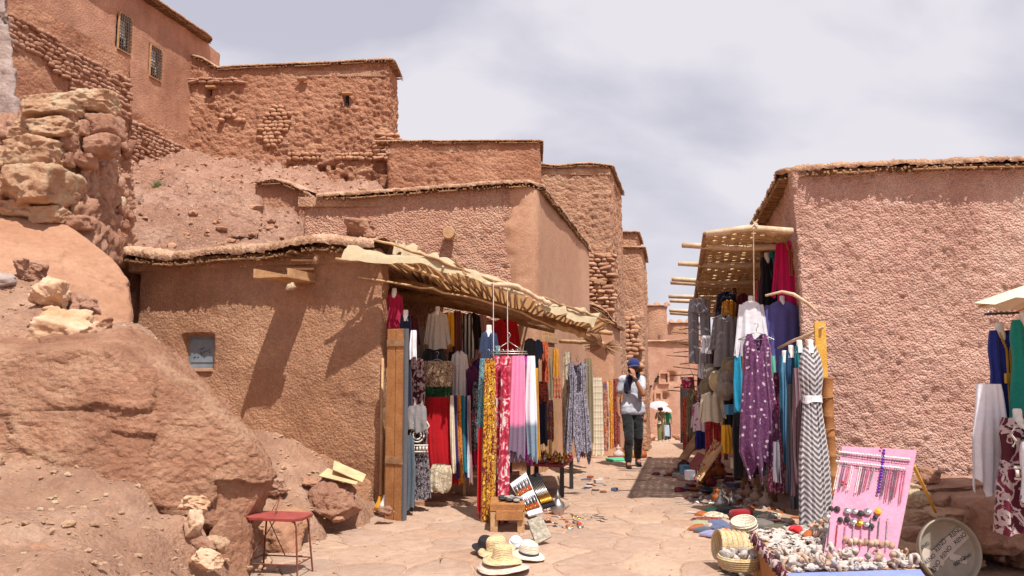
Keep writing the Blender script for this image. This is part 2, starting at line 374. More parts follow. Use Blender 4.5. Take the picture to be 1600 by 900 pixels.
# ---------------- rocks ----------------
_ico = {}
def ico(sub):
    if sub not in _ico:
        bm = bmesh.new(); bmesh.ops.create_icosphere(bm, subdivisions=sub, radius=1); bm.verts.ensure_lookup_table()
        _ico[sub] = (np.array([v.co[:] for v in bm.verts]), np.array([[v.index for v in f.verts] for f in bm.faces])); bm.free()
    return _ico[sub]
def smooth_hull(D, Np, d, p):
    a = np.clip(D @ Np.T, 0, None)/d; w = a**p; s = w.sum(1); r = s**(-1/p)
    n = (w/s[:, None]) @ Np; n /= np.linalg.norm(n, axis=1, keepdims=True)+1e-9
    return r, n
def hull_rock(name, pts, mat, disp, sub=6, p=22, **k):
    bm = bmesh.new()
    for q in pts: bm.verts.new(q)
    g = bmesh.ops.convex_hull(bm, input=list(bm.verts)); bm.normal_update()
    c = Vector((0, 0, 0))
    for q in pts: c += Vector(q)
    c /= len(pts); pl = {}
    for f in bm.faces:
        n = f.normal; d = n.dot(f.verts[0].co-c)
        if d < 0: n = -n; d = -d
        pl[(round(n.x, 1), round(n.y, 1), round(n.z, 1))] = (n[:], max(d, .02))
    bm.free(); Np = np.array([a for a, b in pl.values()]); dd = np.array([b for a, b in pl.values()])
    D, Fa = ico(sub)
    # even out the sampling: directions of an ellipsoid fitted to the hull
    e = np.abs(np.array([Vector(q)-c for q in pts])).max(0); D2 = D*e; D2 /= np.linalg.norm(D2, axis=1, keepdims=True)
    r, n = smooth_hull(D2, Np, dd, p); V = D2*r[:, None]+np.array(c)
    V = V+n*disp(V)[:, None]
    loc = Vector((c.x, c.y, V[:, 2].min()))
    return link(name, mesh_np(name, V-np.array(loc), Fa, mat), loc=loc, **k)
def d_boulder(Q):
    R = Q @ np.array([[.94, 0, .34], [0, 1, 0], [-.34, 0, .94]]); A = R*np.array([1., 1., 2.])
    W1 = A+.05*np.stack([fbm(A*4, 3), fbm(A*4+9, 3), fbm(A*4+20, 3)], 1)
    return .03*fbm(Q*.9, 3)+.09*facet(W1*.7, .40)+.07*facet(W1+7, .16)+.09*facet(W1+3, .07)+.012*fbm(A*7, 5, .65)+.01*fbm(A*1.8+4, 3)-.045*np.clip(fbm(A*2.2+14, 3)-.22, 0, 1)
def d_slab(Q):
    W1 = Q*np.array([1, 1, .8])+.06*np.stack([vn(Q*5), vn(Q*5+9), vn(Q*5+20)], 1)
    return .07*fbm(Q*1.1, 3)+.02*fbm(Q*6, 4, .6)+.05*facet(W1, .5)+.10*facet(W1+5, .13)*np.clip(.3+fbm(Q*1.5, 2)*2, 0, 1)-.05*np.clip(fbm(Q*3.5+9, 3)-.25, 0, 1)+.008*fbm(Q*30, 3)
_rk = {}
def rock_me(seed, sub, mat, rough=.10):
    k = (seed, sub, mat.name)
    if k in _rk: return _rk[k]
    rs = np.random.RandomState(seed); Np = rs.randn(12, 3); Np /= np.linalg.norm(Np, axis=1, keepdims=True)
    Np = np.concatenate([Np, np.eye(3), -np.eye(3)]); d = np.concatenate([rs.uniform(.58, .88, 12), rs.uniform(.85, 1, 6)])
    D, Fa = ico(sub); r, n = smooth_hull(D, Np, d, 60); V = D*r[:, None]
    V = V+n*(rough*.7*fbm(V*1.7+seed, 4)+rough*.3*fbm(V*7+seed, 3)+.32*facet(V*.8+seed, .45)+.2*facet(V+seed, .2)*(sub > 3))[:, None]
    _rk[k] = mesh_np('rock', V, Fa, mat); return _rk[k]
def block_me(seed, sub, mat):
    k = ('b', seed, sub, mat.name)
    if k in _rk: return _rk[k]
    rs = np.random.RandomState(seed); Np = np.concatenate([np.eye(3), -np.eye(3)])+rs.uniform(-.17, .17, (6, 3)); Dg = rs.randn(7, 3); Np = np.concatenate([Np, Dg]); Np /= np.linalg.norm(Np, axis=1, keepdims=True)
    d = np.concatenate([rs.uniform(.84, 1.0, 6), rs.uniform(.98, 1.2, 7)]); D, Fa = ico(sub); r, n = smooth_hull(D, Np, d, 60); V = D*r[:, None]
    V = V+n*(.05*fbm(V*2+seed, 4)+.22*facet(V*.9+seed, .42)+.16*facet(V+seed, .2)*(sub > 3))[:, None]; _rk[k] = mesh_np('stone', V, Fa, mat); return _rk[k]
def stone_at(name, u0, v0, u1, v1, Yd, mat, parent=None, depth=1., seed=0, sub=4, rot=0, **k):
    a = P(u0, v1, Yd); b = P(u1, v0, Yd); c = (a+b)/2; w = (b.x-a.x)/2*1.08; h = (b.z-a.z)/2*1.08
    o = link(name, (block_me if name in ('block', 'stone', 'rubble_stone', 'small_stone') else rock_me)(seed, sub, mat), None, c, (0, rot, 0), (w, (w+h)/2*depth, h), **k)
    if parent is not None: adopt(o, parent)
    return o
def IDW(pts, x, y, p=3.2):
    A = np.array(pts); x = x.ravel(); y = y.ravel(); num = 0; den = 0
    for q in A:
        w = 1/(((x-q[0])**2+(y-q[1])**2+.02)**(p/2)); num = num+w*q[2]; den = den+w
    return num/den
def field(name, pts, x0, x1, y0, y1, st, disp, mat, **k):
    xs = np.arange(x0, x1+st, st); ys = np.arange(y0, y1+st, st); X, Y = np.meshgrid(xs, ys, indexing='ij')
    Z = IDW(pts, X, Y)
    if name == 'rocky_bank': sl_ = np.interp(Y.ravel(), [2, 7, 9], [-2.25, -2.2, -1.55]); Z = Z-.5*np.clip((X.ravel()-sl_)/.7, 0, 1)**1.3
    V = np.stack([X.ravel(), Y.ravel(), Z], 1); V[:, 2] += disp(V)
    return link(name, mesh_np(name, V, grid_faces(len(xs), len(ys))[:, ::-1], mat), **k)
def d_dirt(Q):
    f1, f2 = wor(Q/.10); m = np.clip(.2+fbm(Q*1.5, 2)*2, 0, 1)
    return .07*fbm(Q*1.2, 3)+.03*fbm(Q*6, 4, .6)+.016*fbm(Q*22, 3)+.25*facet(Q, .16)*m+.16*facet(Q+3, .05)
bank = [tuple(P(*q)) for q in [(-60, 722, 5.6), (0, 725, 5.6), (100, 733, 5.6), (200, 747, 5.6), (290, 790, 5.6), (0, 800, 4.7), (-80, 860, 4.2), (80, 860, 4.3),
    (150, 900, 4.0), (0, 900, 4.0), (250, 870, 4.8), (300, 860, 5.2), (220, 810, 5.1), (120, 790, 5.0),
    (390, 672, 8.7), (440, 690, 8.6), (500, 715, 8.5), (545, 760, 8.5), (575, 790, 8.7), (410, 735, 7.9), (450, 768, 7.7), (480, 800, 7.5), (330, 660, 8.6), (250, 600, 8.6),
    (0, 540, 6.5), (100, 552, 6.45), (200, 545, 6.7), (150, 510, 7.1), (0, 480, 6.9), (80, 470, 7.2), (0, 428, 7.6), (60, 430, 7.7), (200, 500, 7.6), (-120, 430, 7.5), (-200, 520, 6.5)]]
bank += [(-2.3, 5.9, -.05), (-2.0, 6.6, -.05), (-1.9, 7.2, -.03), (-1.6, 7.8, -.05), (-1.3, 8.6, -.06), (-1.3, 4, -.08), (-1.7, 5, -.06), (-1.6, 6, -.08), (-2.6, 3.2, .1), (-1.9, 5.4, -.05), (-2.05, 3.6, -.05), (-.9, 7, -.1), (-.8, 9, -.1), (-.8, 5, -.1), (-6.5, 9.5, 3.1), (-5.3, 9.5, 2.9), (-4.9, 10, 1.5), (-3.2, 9.6, .8), (-7, 5, 1.2), (-7, 3, .8), (-5, 2.6, .7), (-2.5, 9.7, .5)]
field('rocky_bank', bank, -9, -.8, 2.4, 10.3, .035, d_dirt, M['dirt'], kind='structure')
# the great boulder and the slab behind it
bl = [P(*q) for q in [(-260, 560, 5.8), (-260, 760, 5.5), (0, 568, 5.95), (0, 740, 5.7), (133, 574, 5.95), (170, 545, 6.0), (280, 598, 6.1), (393, 690, 6.2), (425, 755, 6.3), (200, 760, 5.75), (300, 812, 5.9), (385, 840, 6.1),
      (222, 506, 7.0), (342, 612, 6.9), (402, 682, 6.75), (432, 748, 6.6), (0, 566, 7.0), (-260, 560, 7.4), (410, 820, 6.8), (100, 800, 6.9), (-200, 800, 6.8)]]
hull_rock('boulder', bl, M['boulder'], d_boulder, 7, 60, label='huge tan boulder with a rough layered face, beside the red metal stool', cat='boulder')
hull_rock('boulder', [P(*q) for q in [(345, 800, 5.9), (400, 805, 6.2), (392, 860, 6.1), (385, 930, 5.9), (330, 930, 5.7), (310, 850, 5.7), (390, 800, 6.8), (320, 930, 6.6), (390, 920, 6.6)]], M['boulder'], d_boulder, 5, 20, label='dark lower rock under the tip of the huge boulder', cat='rock')
hull_rock('rock_slab', [P(*q) for q in [(-150, 320, 8.9), (0, 326, 8.8), (60, 332, 8.8), (110, 348, 8.7), (160, 380, 8.6), (200, 420, 8.5), (217, 465, 8.3), (218, 505, 8.1), (205, 530, 7.8), (110, 505, 7.5), (0, 455, 7.3), (-150, 440, 7.3), (-150, 600, 8), (100, 600, 8), (205, 560, 8.3), (-100, 400, 10), (100, 420, 9.8), (195, 480, 9.3)]], M['slab'], d_slab, 6, 26, label='smooth sunlit rock slab below the dry stone wall', cat='rock')
hull_rock('rock_outcrop', [P(*q) for q in [(-120, -60, 11), (8, -60, 11), (14, 20, 10.9), (20, 80, 10.8), (26, 150, 10.7), (32, 205, 10.6), (12, 240, 10.6), (-100, 260, 10.5), (-120, 0, 12.5), (0, 0, 12.5), (20, 200, 12.2), (-100, 260, 12)]], M['white_rock'], d_boulder, 6, 20, label='pale grey-pink cliff at the left edge above the stacked stones', cat='rock')
gold = earth('golden_stone', hx('b08a68'), hx('c29d7e'), hx('d0b096'), .6, 0, 4., .02, local=False, speck=.1)
for (u0, v0, u1, v1, Yd, mt, sd, rt, lb) in [
    (38, 437, 112, 490, 7.15, gold, 3, .15, 'golden block of rock with a hollow side, upper of two below the slab'),
    (46, 482, 150, 547, 6.9, gold, 4, .1, 'long yellow-cream rock lying flat on the ledge above the boulder'),
    (18, 403, 72, 437, 7.6, M['stone_pink'], 5, .2, 'flat pinkish rock with a shadowed front, below the sunlit slab'),
    (100, 462, 158, 498, 7.4, M['stone_pink'], 6, .3, 'small brown rock with a dark overhang, right of the golden block'),
    (130, 492, 170, 520, 7.15, M['slab'], 7, .1, 'low pale rock at the right end of the yellow-cream rock'),
    (-10, 425, 28, 452, 7.4, M['white_rock'], 8, 0, 'grey-white stone at the left edge on the ledge'),
    (278, 772, 328, 800, 5.65, gold, 9, .1, 'cream stone at the top of the small pile by the boulder foot'),
    (290, 795, 322, 836, 5.5, gold, 10, -.2, 'yellow stone in the pile by the boulder foot'),
    (322, 832, 358, 870, 5.4, M['stone'], 11, 0, 'round tan stone at the right of the small pile'),
    (296, 860, 345, 892, 5.2, gold, 12, .1, 'cracked cream stone low in the pile by the boulder'),
    (300, 838, 340, 866, 5.35, M['stone_pink'], 13, .1, 'brown stone wedged in the middle of the pile'),
    (12, 855, 112, 915, 4.4, M['slab'], 14, .2, 'broad pale stone in the bottom left foreground'),
    (-25, 838, 28, 885, 4.6, M['stone_pink'], 15, 0, 'brown stone at the bottom left corner'),
    (20, 820, 48, 836, 5.0, gold, 16, 0, 'small cream stone lying on the foreground dirt'),
    (-14, 708, 8, 732, 5.5, M['stone'], 17, 0, 'rounded stone on the left edge under the boulder face'),
    (540, 346, 592, 376, 9.1, M['stone_pink'], 18, .1, 'pink rock sitting on the low roof edge'),
    (566, 358, 590, 374, 8.95, M['stone_pink'], 19, .2, 'small pink rock leaning on the pink roof rock'),
    (474, 752, 566, 812, 7.9, M['stone_pink'], 20, .1, 'large broken rock at the foot of the mud wall by the stool'),
    (390, 800, 478, 862, 7.2, M['slab'], 21, .1, 'low worn rock behind the red stool'),
    (470, 748, 498, 760, 8.0, M['slab'], 22, 0, 'small pale stone beside the cardboard scraps'),
    (410, 748, 452, 778, 7.6, M['stone_pink'], 23, .2, 'flat stone on the dirt bank behind the stool'),
    (592, 790, 618, 806, 8.25, M['stone_pink'], 24, 0, 'pink stone under the two brooms at the plank door'),
    (200, 410, 240, 540, 10.6, M['stone_pink'], 27, 0, 'dark rock in the slit between the slab and the mud house'),
    (1436, 729, 1468, 754, 7.0, M['stone_pink'], 25, 0, 'round brown stone resting on the low wall'),
    (520, 806, 538, 816, 7.7, M['slab'], 26, 0, 'pebble sized pale stone in front of the broken rock')]:
    stone_at('rock', u0, v0, u1, v1, Yd, mt, None, 1.1, sd, 5 if u1-u0 > 40 else 4, rt, label=lb, cat='rock')
# small loose pebbles on the banks: nobody could count them
peb = MB(); D1, F1 = ico(1); rn = random.Random(11)
bp_ = np.array([(rn.uniform(-5.5, -1.7), rn.uniform(3.2, 9.2)) for _ in range(2600)]); bzz = IDW(bank, bp_[:, 0], bp_[:, 1]); bzz = bzz+d_dirt(np.concatenate([bp_, bzz[:, None]*0+bzz[:, None]], 1))
for (x, y), z in zip(bp_, bzz):
    s = .006+.018*rn.random()**3+(.02*rn.random() if rn.random() < .04 else 0); S = np.array([s*rn.uniform(.8, 1.5), s*rn.uniform(.8, 1.4), s*.6])
    peb.add(D1*S*(1+.25*np.random.randn(len(D1), 1))+np.array([x, y, z+s*.3]), F1)
for _ in range(500):
    y = rn.uniform(4.5, 13); x = rn.uniform(street_l(y), street_r(y)); s = rn.uniform(.004, .013)
    peb.add(D1*np.array([s, s*1.2, s*.7])*(1+.15*np.random.randn(len(D1), 1))+np.array([x, y, G(x, y)+.012]), F1)
peb.obj('pebbles', M['stone'], smooth=False, kind='stuff', label='small loose pebbles scattered over the dirt and paving')
# ---------------- earth buildings ----------------
def wall(name, pts, z0, z1, mat, disp, parent, st=.05, batter=0., closed=True, recess=(), rows=None, soft=4):
    """displaced wall round a footprint; pts = (x, y, fine?) counter-clockwise, fine marks the segment that starts there"""
    XY = []; n = len(pts)
    for i in range(n if closed else n-1):
        a, b = pts[i], pts[(i+1) % n]; L = math.hypot(b[0]-a[0], b[1]-a[1]); k = max(1, int(L/(st if a[2] else .5)))
        for s in range(k): XY.append((a[0]+(b[0]-a[0])*s/k, a[1]+(b[1]-a[1])*s/k))
    if not closed: XY.append(pts[-1][:2])
    XY = np.array(XY)
    for _ in range(soft):
        q = XY.copy()
        if closed: q = .5*XY+.25*(np.roll(XY, 1, 0)+np.roll(XY, -1, 0))
        else: q[1:-1] = .5*XY[1:-1]+.25*(XY[2:]+XY[:-2])
        d = np.linalg.norm(q-XY, axis=1, keepdims=True); XY = np.where(d < .15, q, XY)
    T = np.roll(XY, -1, 0)-np.roll(XY, 1, 0) if closed else np.gradient(XY, axis=0)
    T = T/(np.linalg.norm(T, axis=1, keepdims=True)+1e-9); Nn = np.stack([T[:, 1], -T[:, 0]], 1)
    za = np.array([z0(x, y) if callable(z0) else z0 for x, y in XY]); zb = np.array([z1(x, y) if callable(z1) else z1 for x, y in XY])
    m = rows or max(2, int((zb-za).max()/st)); t = np.linspace(0, 1, m+1)
    Z = za[:, None]*(1-t)+zb[:, None]*t; Xx = XY[:, 0][:, None]+Nn[:, 0][:, None]*batter*(zb[:, None]-Z); Yy = XY[:, 1][:, None]+Nn[:, 1][:, None]*batter*(zb[:, None]-Z)
    V = np.stack([Xx, Yy, Z], -1).reshape(-1, 3); d = disp(V)
    for (rx, ry, hw, ra, rb, dep) in recess:
        al = np.abs((V[:, 0]-rx)*1.0); dist = np.hypot(V[:, 0]-rx, V[:, 1]-ry)
        w = np.clip((hw-dist)/(st*.9)+.5, 0, 1)*np.clip((V[:, 2]-ra)/(st*.9)+.5, 0, 1)*np.clip((rb-V[:, 2])/(st*.9)+.5, 0, 1)
        d = d*(1-w)-dep*w
    NN = np.repeat(np.concatenate([Nn, Nn[:, :1]*0], 1), m+1, 0); V = V+NN*d[:, None]
    k = len(XY); Fa = []
    if closed:
        V = np.concatenate([V, V[:m+1]]); k += 1
    Fa = grid_faces(k, m+1)[:, ::-1]
    o = link(name, mesh_np(name, V, Fa, mat)); adopt(o, parent); return o, XY
def roof_top(pts, z, mat, parent, name='roof'):
    mb = MB(); b = [(p[0], p[1], z(p[0], p[1]) if callable(z) else z) for p in pts]; n = len(b)
    mb.add(b+[(x, y, q-.15) for x, y, q in b], [tuple(range(n)), tuple(range(2*n-1, n-1, -1))]+[(i, i+n, (i+1) % n+n, (i+1) % n) for i in range(n)])
    o = mb.obj(name, mat); adopt(o, parent); return o
def rim(pts, z, out, ht, mat, parent, st=.05, inn=.25, canes=True, lump=1., name='roof_rim'):
    """lumpy mud coping on protruding cane ends along an open line"""
    XY = []
    for a, b in zip(pts[:-1], pts[1:]):
        L = math.hypot(b[0]-a[0], b[1]-a[1]); k = max(1, int(L/st))
        for s in range(k): XY.append((a[0]+(b[0]-a[0])*s/k, a[1]+(b[1]-a[1])*s/k))
    XY.append(pts[-1]); XY = np.array(XY)
    for _ in range(3): q = XY.copy(); q[1:-1] = .5*XY[1:-1]+.25*(XY[2:]+XY[:-2]); XY = q
    T = np.gradient(XY, axis=0); T /= np.linalg.norm(T, axis=1, keepdims=True)+1e-9; Nn = np.stack([T[:, 1], -T[:, 0]], 1)
    zz = np.array([z(x, y) if callable(z) else z for x, y in XY])
    m = 14; V = []
    for j in range(m+1):
        th = math.pi*(1.0-j/m*1.35)+.3; c, s = math.cos(th), math.sin(th)
        ux = (out+inn)/2*(-c)*-1; o_ = -((out+inn)/2)*c*1.0+(out-inn)/2; h = ht*(.5+.55*np.sign(s)*abs(s)**.7)-.02
        V.append(np.stack([XY[:, 0]+Nn[:, 0]*o_, XY[:, 1]+Nn[:, 1]*o_, zz+h], 1))
    V = np.stack(V, 1); F0 = V.reshape(-1, 3); f1, f2 = wor(F0/.09)
    d = lump*(.022*fbm(F0*2.5, 3)+.026*fbm(F0*17, 4, .7)+.2*facet(F0, .045)); NN = np.repeat(np.concatenate([Nn, Nn[:, :1]*0+.9], 1), m+1, 0)
    V = F0+NN*d[:, None]; ed = V.reshape(len(XY), m+1, 3); ed[:, -1, 2] -= .02*np.random.rand(len(XY))
    o = link(name, mesh_np(name, ed, grid_faces(len(XY), m+1)[:, ::-1], mat)); adopt(o, parent)
    if canes:
        mb = MB(); L = 0; rn = random.Random(int(XY[0, 0]*100))
        for i in range(1, len(XY)):
            if rn.random() < .85:
                c = Vector((XY[i, 0], XY[i, 1], zz[i]-.03+rn.uniform(-.015, .015))); nn = Vector((Nn[i, 0], Nn[i, 1], 0)); tt = Vector((T[i, 0], T[i, 1], 0))
                mb.tube([c-nn*.05, c+nn*(out*rn.uniform(.74, .88)+.01)+tt*rn.uniform(-.04, .04)+Vector((0, 0, rn.uniform(-.02, .02)))], rn.uniform(.008, .016), 5)
        for k in range(len(XY)//14):
            i = rn.randrange(2, len(XY)-2); j = min(len(XY)-1, i+rn.randint(5, 16)); q = out*.8
            mb.tube([(XY[i, 0]+Nn[i, 0]*q, XY[i, 1]+Nn[i, 1]*q, zz[i]-.045), (XY[j, 0]+Nn[j, 0]*q, XY[j, 1]+Nn[j, 1]*q, zz[j]-.045)], .012, 5)
        q = mb.obj('cane_edge', M['cane_dark'], kind='stuff'); adopt(q, parent)
    return o
def stone_field(parent, org, ux, nrm, rows, cols, sw, sh, mat, seed, mask=None, proud=.02, name='wall_stone', jit=.3, mx=290, dep=.07):
    rn = random.Random(seed); ux = Vector(ux).normalized(); nrm = Vector(nrm).normalized(); org = Vector(org); k = 0; ang = math.atan2(ux.y, ux.x)
    for r in range(rows):
        x = rn.uniform(-sw*.5, 0)
        for c in range(cols):
            w = sw*rn.uniform(.5, 1.6); x += w*.5; z = r*sh+rn.uniform(-jit, jit)*sh*.35
            q = org+ux*x+Vector((0, 0, z)); x += w*.5+.006
            if (mask and not mask(x, z, q)) or k >= mx: continue
            h = sh*rn.uniform(.8, 1.1)
            o = link(name, block_me(rn.randrange(30, 40), 2, mat), None, q+nrm*(proud-dep*.35+rn.uniform(-.02, .015)), (rn.uniform(-.2, .2), rn.uniform(-.22, .22), ang), (w*.56, dep*rn.uniform(.8, 1.2), h*.58)); adopt(o, parent); k += 1
def opening(parent, c, w, h, ux, nrm, dep=.12, name='window', mat=None):
    ang = math.atan2(ux[1], ux[0]); R = Matrix.Rotation(ang, 3, 'Z'); mb = MB().box(Vector(c)-Vector(nrm)*dep, (w/2, .01, h/2), R)
    o = mb.obj(name, mat or M['dark']); adopt(o, parent); return o
def ln(a, b):                               # straight z profile between two (x, z) along x
    return lambda x, y: a[1]+(b[1]-a[1])*min(1, max(0, (x-a[0])/(b[0]-a[0]+1e-9)))
def prof(*k):
    xs = [p[0] for p in k]; zs = [p[1] for p in k]; return lambda x, y: float(np.interp(x, xs, zs))
def S(Yd): return .34+.2186*(Yd-12)        # the left side of the street
# --- low house beside the stall (nearest, left)
HL = thing('mud_house', 'low straw-flecked mud house with a small blue shutter, nearest on the left', 'house', (-3, 9.6, .5))
lz = lambda x, y: 2.90+.03*math.sin(x*1.7)
wl, _ = wall('wall', [(-4.66, 9.92, 1), (-1.46, 8.92, 1), (-1.43, 9.2, 1), (-1.75, 9.45, 0), (-2.7, 9.7, 0), (-2.7, 12.0, 0), (-4.9, 12.0, 0), (-4.75, 10.6, 1)], lambda x, y: -.35, lz, M['mud_left'], lambda Q: d_mud(Q)+.35*d_pebbly(Q)-.05*np.exp(-((Q[:, 2]-.25)/.25)**2)*(Q[:, 0] > -2.4), HL, .026, .02, recess=[(-3.78, 9.64, .22, 1.56, 1.97, .13)])
roof_top([(-4.8, 9.9), (-1.5, 8.95), (-1.5, 12.1), (-4.95, 12.1)], 2.93, M['rim'], HL)
rim([(-4.8, 11.5), (-4.72, 9.88), (-3.2, 9.42), (-1.46, 8.86)], lambda x, y: 2.90+.035*math.sin(x*2.1)+.02*math.sin(x*5), .20, .17, M['rim'], HL, .022, .4, lump=1.2)
ang = math.atan2(-1.0, 3.2); R = Matrix.Rotation(ang, 3, 'Z'); nL = Vector((-math.sin(ang)*-1, -math.cos(ang), 0)); nL = Vector((math.sin(ang), -math.cos(ang), 0))
cw = Vector((-3.78, 9.645, 1.765))
M['blue'] = flat('blue_paint', hx('7e8d99'), .5, 0, .4, .3)
win = MB().box(cw+nL*-.09, (.215, .012, .20), R).box(cw+nL*-.075+Vector((0, 0, .02)), (.17, .006, .14), R).obj('window_shutter', M['blue'], bevel=.003); adopt(win, HL)
sc = MB(); rn = random.Random(2)
for k in range(9):
    c = cw+nL*-.066+R @ Vector((rn.uniform(-.12, .12), 0, rn.uniform(-.06, .05))); sc.box(c, (rn.uniform(.006, .03), .002, .003), R @ Matrix.Rotation(rn.uniform(-1, 1), 3, 'Y'))
q = sc.obj('scratch', M['dark'], kind='stuff'); q.parent = win
sill = MB().box(cw+nL*.0+Vector((0, 0, -.215)), (.23, .05, .012), R).obj('window_sill', M['mud_smooth'], smooth=False); adopt(sill, HL)
# wooden rain spout below the roof edge
sp = MB(); A = Vector((-2.45, 9.28, 2.62))
sp.box(A+Vector((-.10, -.28, -.04)), (.20, .34, .015), Matrix.Rotation(-.3, 3, 'Z')); sp.box(A+Vector((-.27, -.30, -.01)), (.012, .34, .05), Matrix.Rotation(-.3, 3, 'Z')); sp.box(A+Vector((.09, -.26, -.0)), (.012, .34, .05), Matrix.Rotation(-.3, 3, 'Z'))
o = sp.obj('rain_spout', M['wood'], bevel=.004); adopt(o, HL)
sb = MB().box(A+Vector((0, -.02, .10)), (.16, .12, .012)).box(A+Vector((.02, -.04, .2)), (.13, .10, .012)).obj('spout_support', M['wood'], bevel=.003); adopt(sb, HL)
stone_at('spout_stone', 488, 398, 500, 414, 9.0, M['stone'], HL, 1, 3, 3); stone_at('spout_stone', 445, 440, 462, 456, 8.75, M['stone'], HL, 1, 4, 3)
pl_ = hull_rock('buttress', [(-4.62, 9.95, -.2), (-4.62, 9.9, .9), (-3.2, 9.6, .9), (-1.5, 8.7, .0), (-1.42, 9.0, .45), (-2.2, 9.0, .62), (-3.2, 9.0, .5), (-1.6, 8.75, -.3), (-4.6, 9.3, -.3), (-2.5, 10, .9), (-2.0, 8.82, .3)], M['mud_left'], lambda Q: d_pebbly(Q)*1.6, 6, 14); adopt(pl_, HL)
# --- middle house on the street line
HM = thing('mud_house', 'plastered mud house in the middle with a round wooden plug on its front', 'house', (0, 13, 0))
mz = lambda x, y: float(np.interp(x+y*0, [-3.2, -1.0, .2, .34, 2.0], [4.16, 4.30, 4.36, 4.33, 4.28]))
wall('wall', [(-3.3, 12.15, 1), (S(12), 12, 1), (S(18.3), 18.3, 0), (-3.3, 18.3, 0)], lambda x, y: gz(x, y)-.3, mz, M['mud_mid'], d_coarse, HM, .035, .004)
wall('plaster_wall', [(S(12.0)-.6, 12.03, 1), (S(12.0)+.0, 11.99, 1), (S(18.25)+.02, 18.25, 1)], lambda x, y: gz(x, y)-.3, lambda x, y: mz(x, y)-.03, M['mud_smooth'], lambda Q: .4*d_mud(Q)-.05+.10*np.clip((Q[:, 0]-(S(12)-.5)+.25*fbm(Q*3, 3))/.3, 0, 1), HM, .05, .004, closed=False)
roof_top([(-3.3, 12.1), (S(12)-.05, 12.1), (S(18.2)-.05, 18.2), (-3.3, 18.2)], 4.2, M['rim'], HM)
rim([(-3.0, 12.15), (S(12)-.1, 11.98), (S(12)+.05, 12.15), (S(18.35), 18.35)], mz, .13, .10, M['rim'], HM, .03, .3)
pg = MB(); Rx = Matrix.Rotation(math.pi/2, 3, 'X'); pg.lathe([(0, .16), (.085, .16), (.095, .13), (.095, 0), (.09, -.05)], 20, P(702, 366, 11.95), Rx)
adopt(pg.obj('round_plug', M['wood'], smooth=False), HM)
# --- top left house with the barred windows
def T_(Yd): return -8.3-.2186*(20-Yd)
HT = thing('mud_house', 'tall smooth plastered house at the top left with two barred windows', 'house', (T_(17), 17, 5))
wall('wall', [(T_(5), 5, 0), (T_(12), 12, 1), (T_(20.3), 20.3, 1), (T_(21), 21.5, 0), (-14, 21, 0), (-17, 5, 0)], 7.0, lambda x, y: 10.2 if y > 12 else 10.4, M['mud_top'], d_mud, HT, .06,
     recess=[(T_(17.52), 17.52, .22, P(175, 79, 17.5).z, P(175, 27, 17.5).z, .12), (T_(18.6), 18.6, .22, P(238, 121, 18.6).z, P(238, 76, 18.6).z, .12)])
rim([(T_(8), 8), (T_(20.4), 20.4), (T_(20.6)-.6, 20.9)], 10.25, .28, .10, M['rim'], HT, .05, .3, lump=.5)
roof_top([(T_(5), 5), (T_(20.3), 20.3), (-14, 21), (-17, 5)], 10.2, M['rim'], HT)
uT = Vector((.2186, 1, 0)).normalized(); nT = Vector((uT.y, -uT.x, 0))
M['rustbar'] = flat('rusty_bar', hx('5f5148'), .8); M['cloth_white'] = flat('white_cloth', hx('d8d2cc'), .8)
for (u, v0, v1, Yw) in ((175, 25, 81, 17.52), (238, 74, 123, 18.6)):
    z0, z1 = P(u, v1, Yw).z, P(u, v0, Yw).z; c = Vector((T_(Yw), Yw, (z0+z1)/2)); h = (z1-z0)
    w = MB().box(c-nT*.10, (.21, .01, h/2-.02), Matrix.Rotation(math.atan2(uT.y, uT.x), 3, 'Z')).obj('window', M['dark']); adopt(w, HT)
    R = Matrix.Rotation(math.atan2(uT.y, uT.x), 3, 'Z'); fr = MB(); gr = MB()
    for s in (-1, 1): fr.box(c+nT*.01+uT*s*.205, (.014, .02, h/2), R); fr.box(c+nT*.01+Vector((0, 0, s*h/2)), (.22, .02, .014), R)
    for k in range(1, 6): gr.box(c+nT*.04+uT*(-.205+.068*k), (.008, .006, h/2), R)
    for k in range(1, 11): gr.box(c+nT*.04+Vector((0, 0, -h/2+h*k/11)), (.205, .006, .007), R)
    f = fr.obj('frame', M['wood']); f.parent = w; g = gr.obj('grille', M['rustbar']); g.parent = w
    cu = MB().box(c-nT*.06+Vector((0, 0, .1)), (.08, .004, .2), R).box(c-nT*.06+uT*.08+Vector((0, 0, -.15)), (.04, .004, .10), R).obj('curtain', M['cloth_white']); cu.parent = w
# retaining wall of stones below it
HR = thing('retaining_wall', 'rough stone retaining wall under the top left house', 'wall', (T_(14), 14, 4))
o_ = .14
wall('wall', [(T_(8)+o_, 8, 1), (T_(17.6)+o_, 17.6, 1), (T_(17.7)+.06, 17.7, 1), (T_(20.2)+.06, 20.2, 1)], 3.0, lambda x, y: 8.55 if y < 17.62 else 7.45, M['rammed'], lambda Q: .6*d_rammed(Q), HR, .07, .02, closed=False)
rn = random.Random(3)
stone_field(HR, (T_(14.3)+o_+.03, 14.3, 6.5), uT, nT, 22, 26, .165, .095, M['stone_pink'], 5, lambda x, z, q: z > .35+.35*math.sin(x*2)-.1*x+.5 and q.z < 8.55 and rn.random() < .9 and q.y < 17.55, mx=170)
stone_field(HR, (T_(17.8)+.09, 17.8, 6.35), uT, nT, 12, 26, .15, .09, M['stone_pink'], 6, lambda x, z, q: q.z < 7.42 and q.y < 20.1 and rn.random() < .85, mx=120)
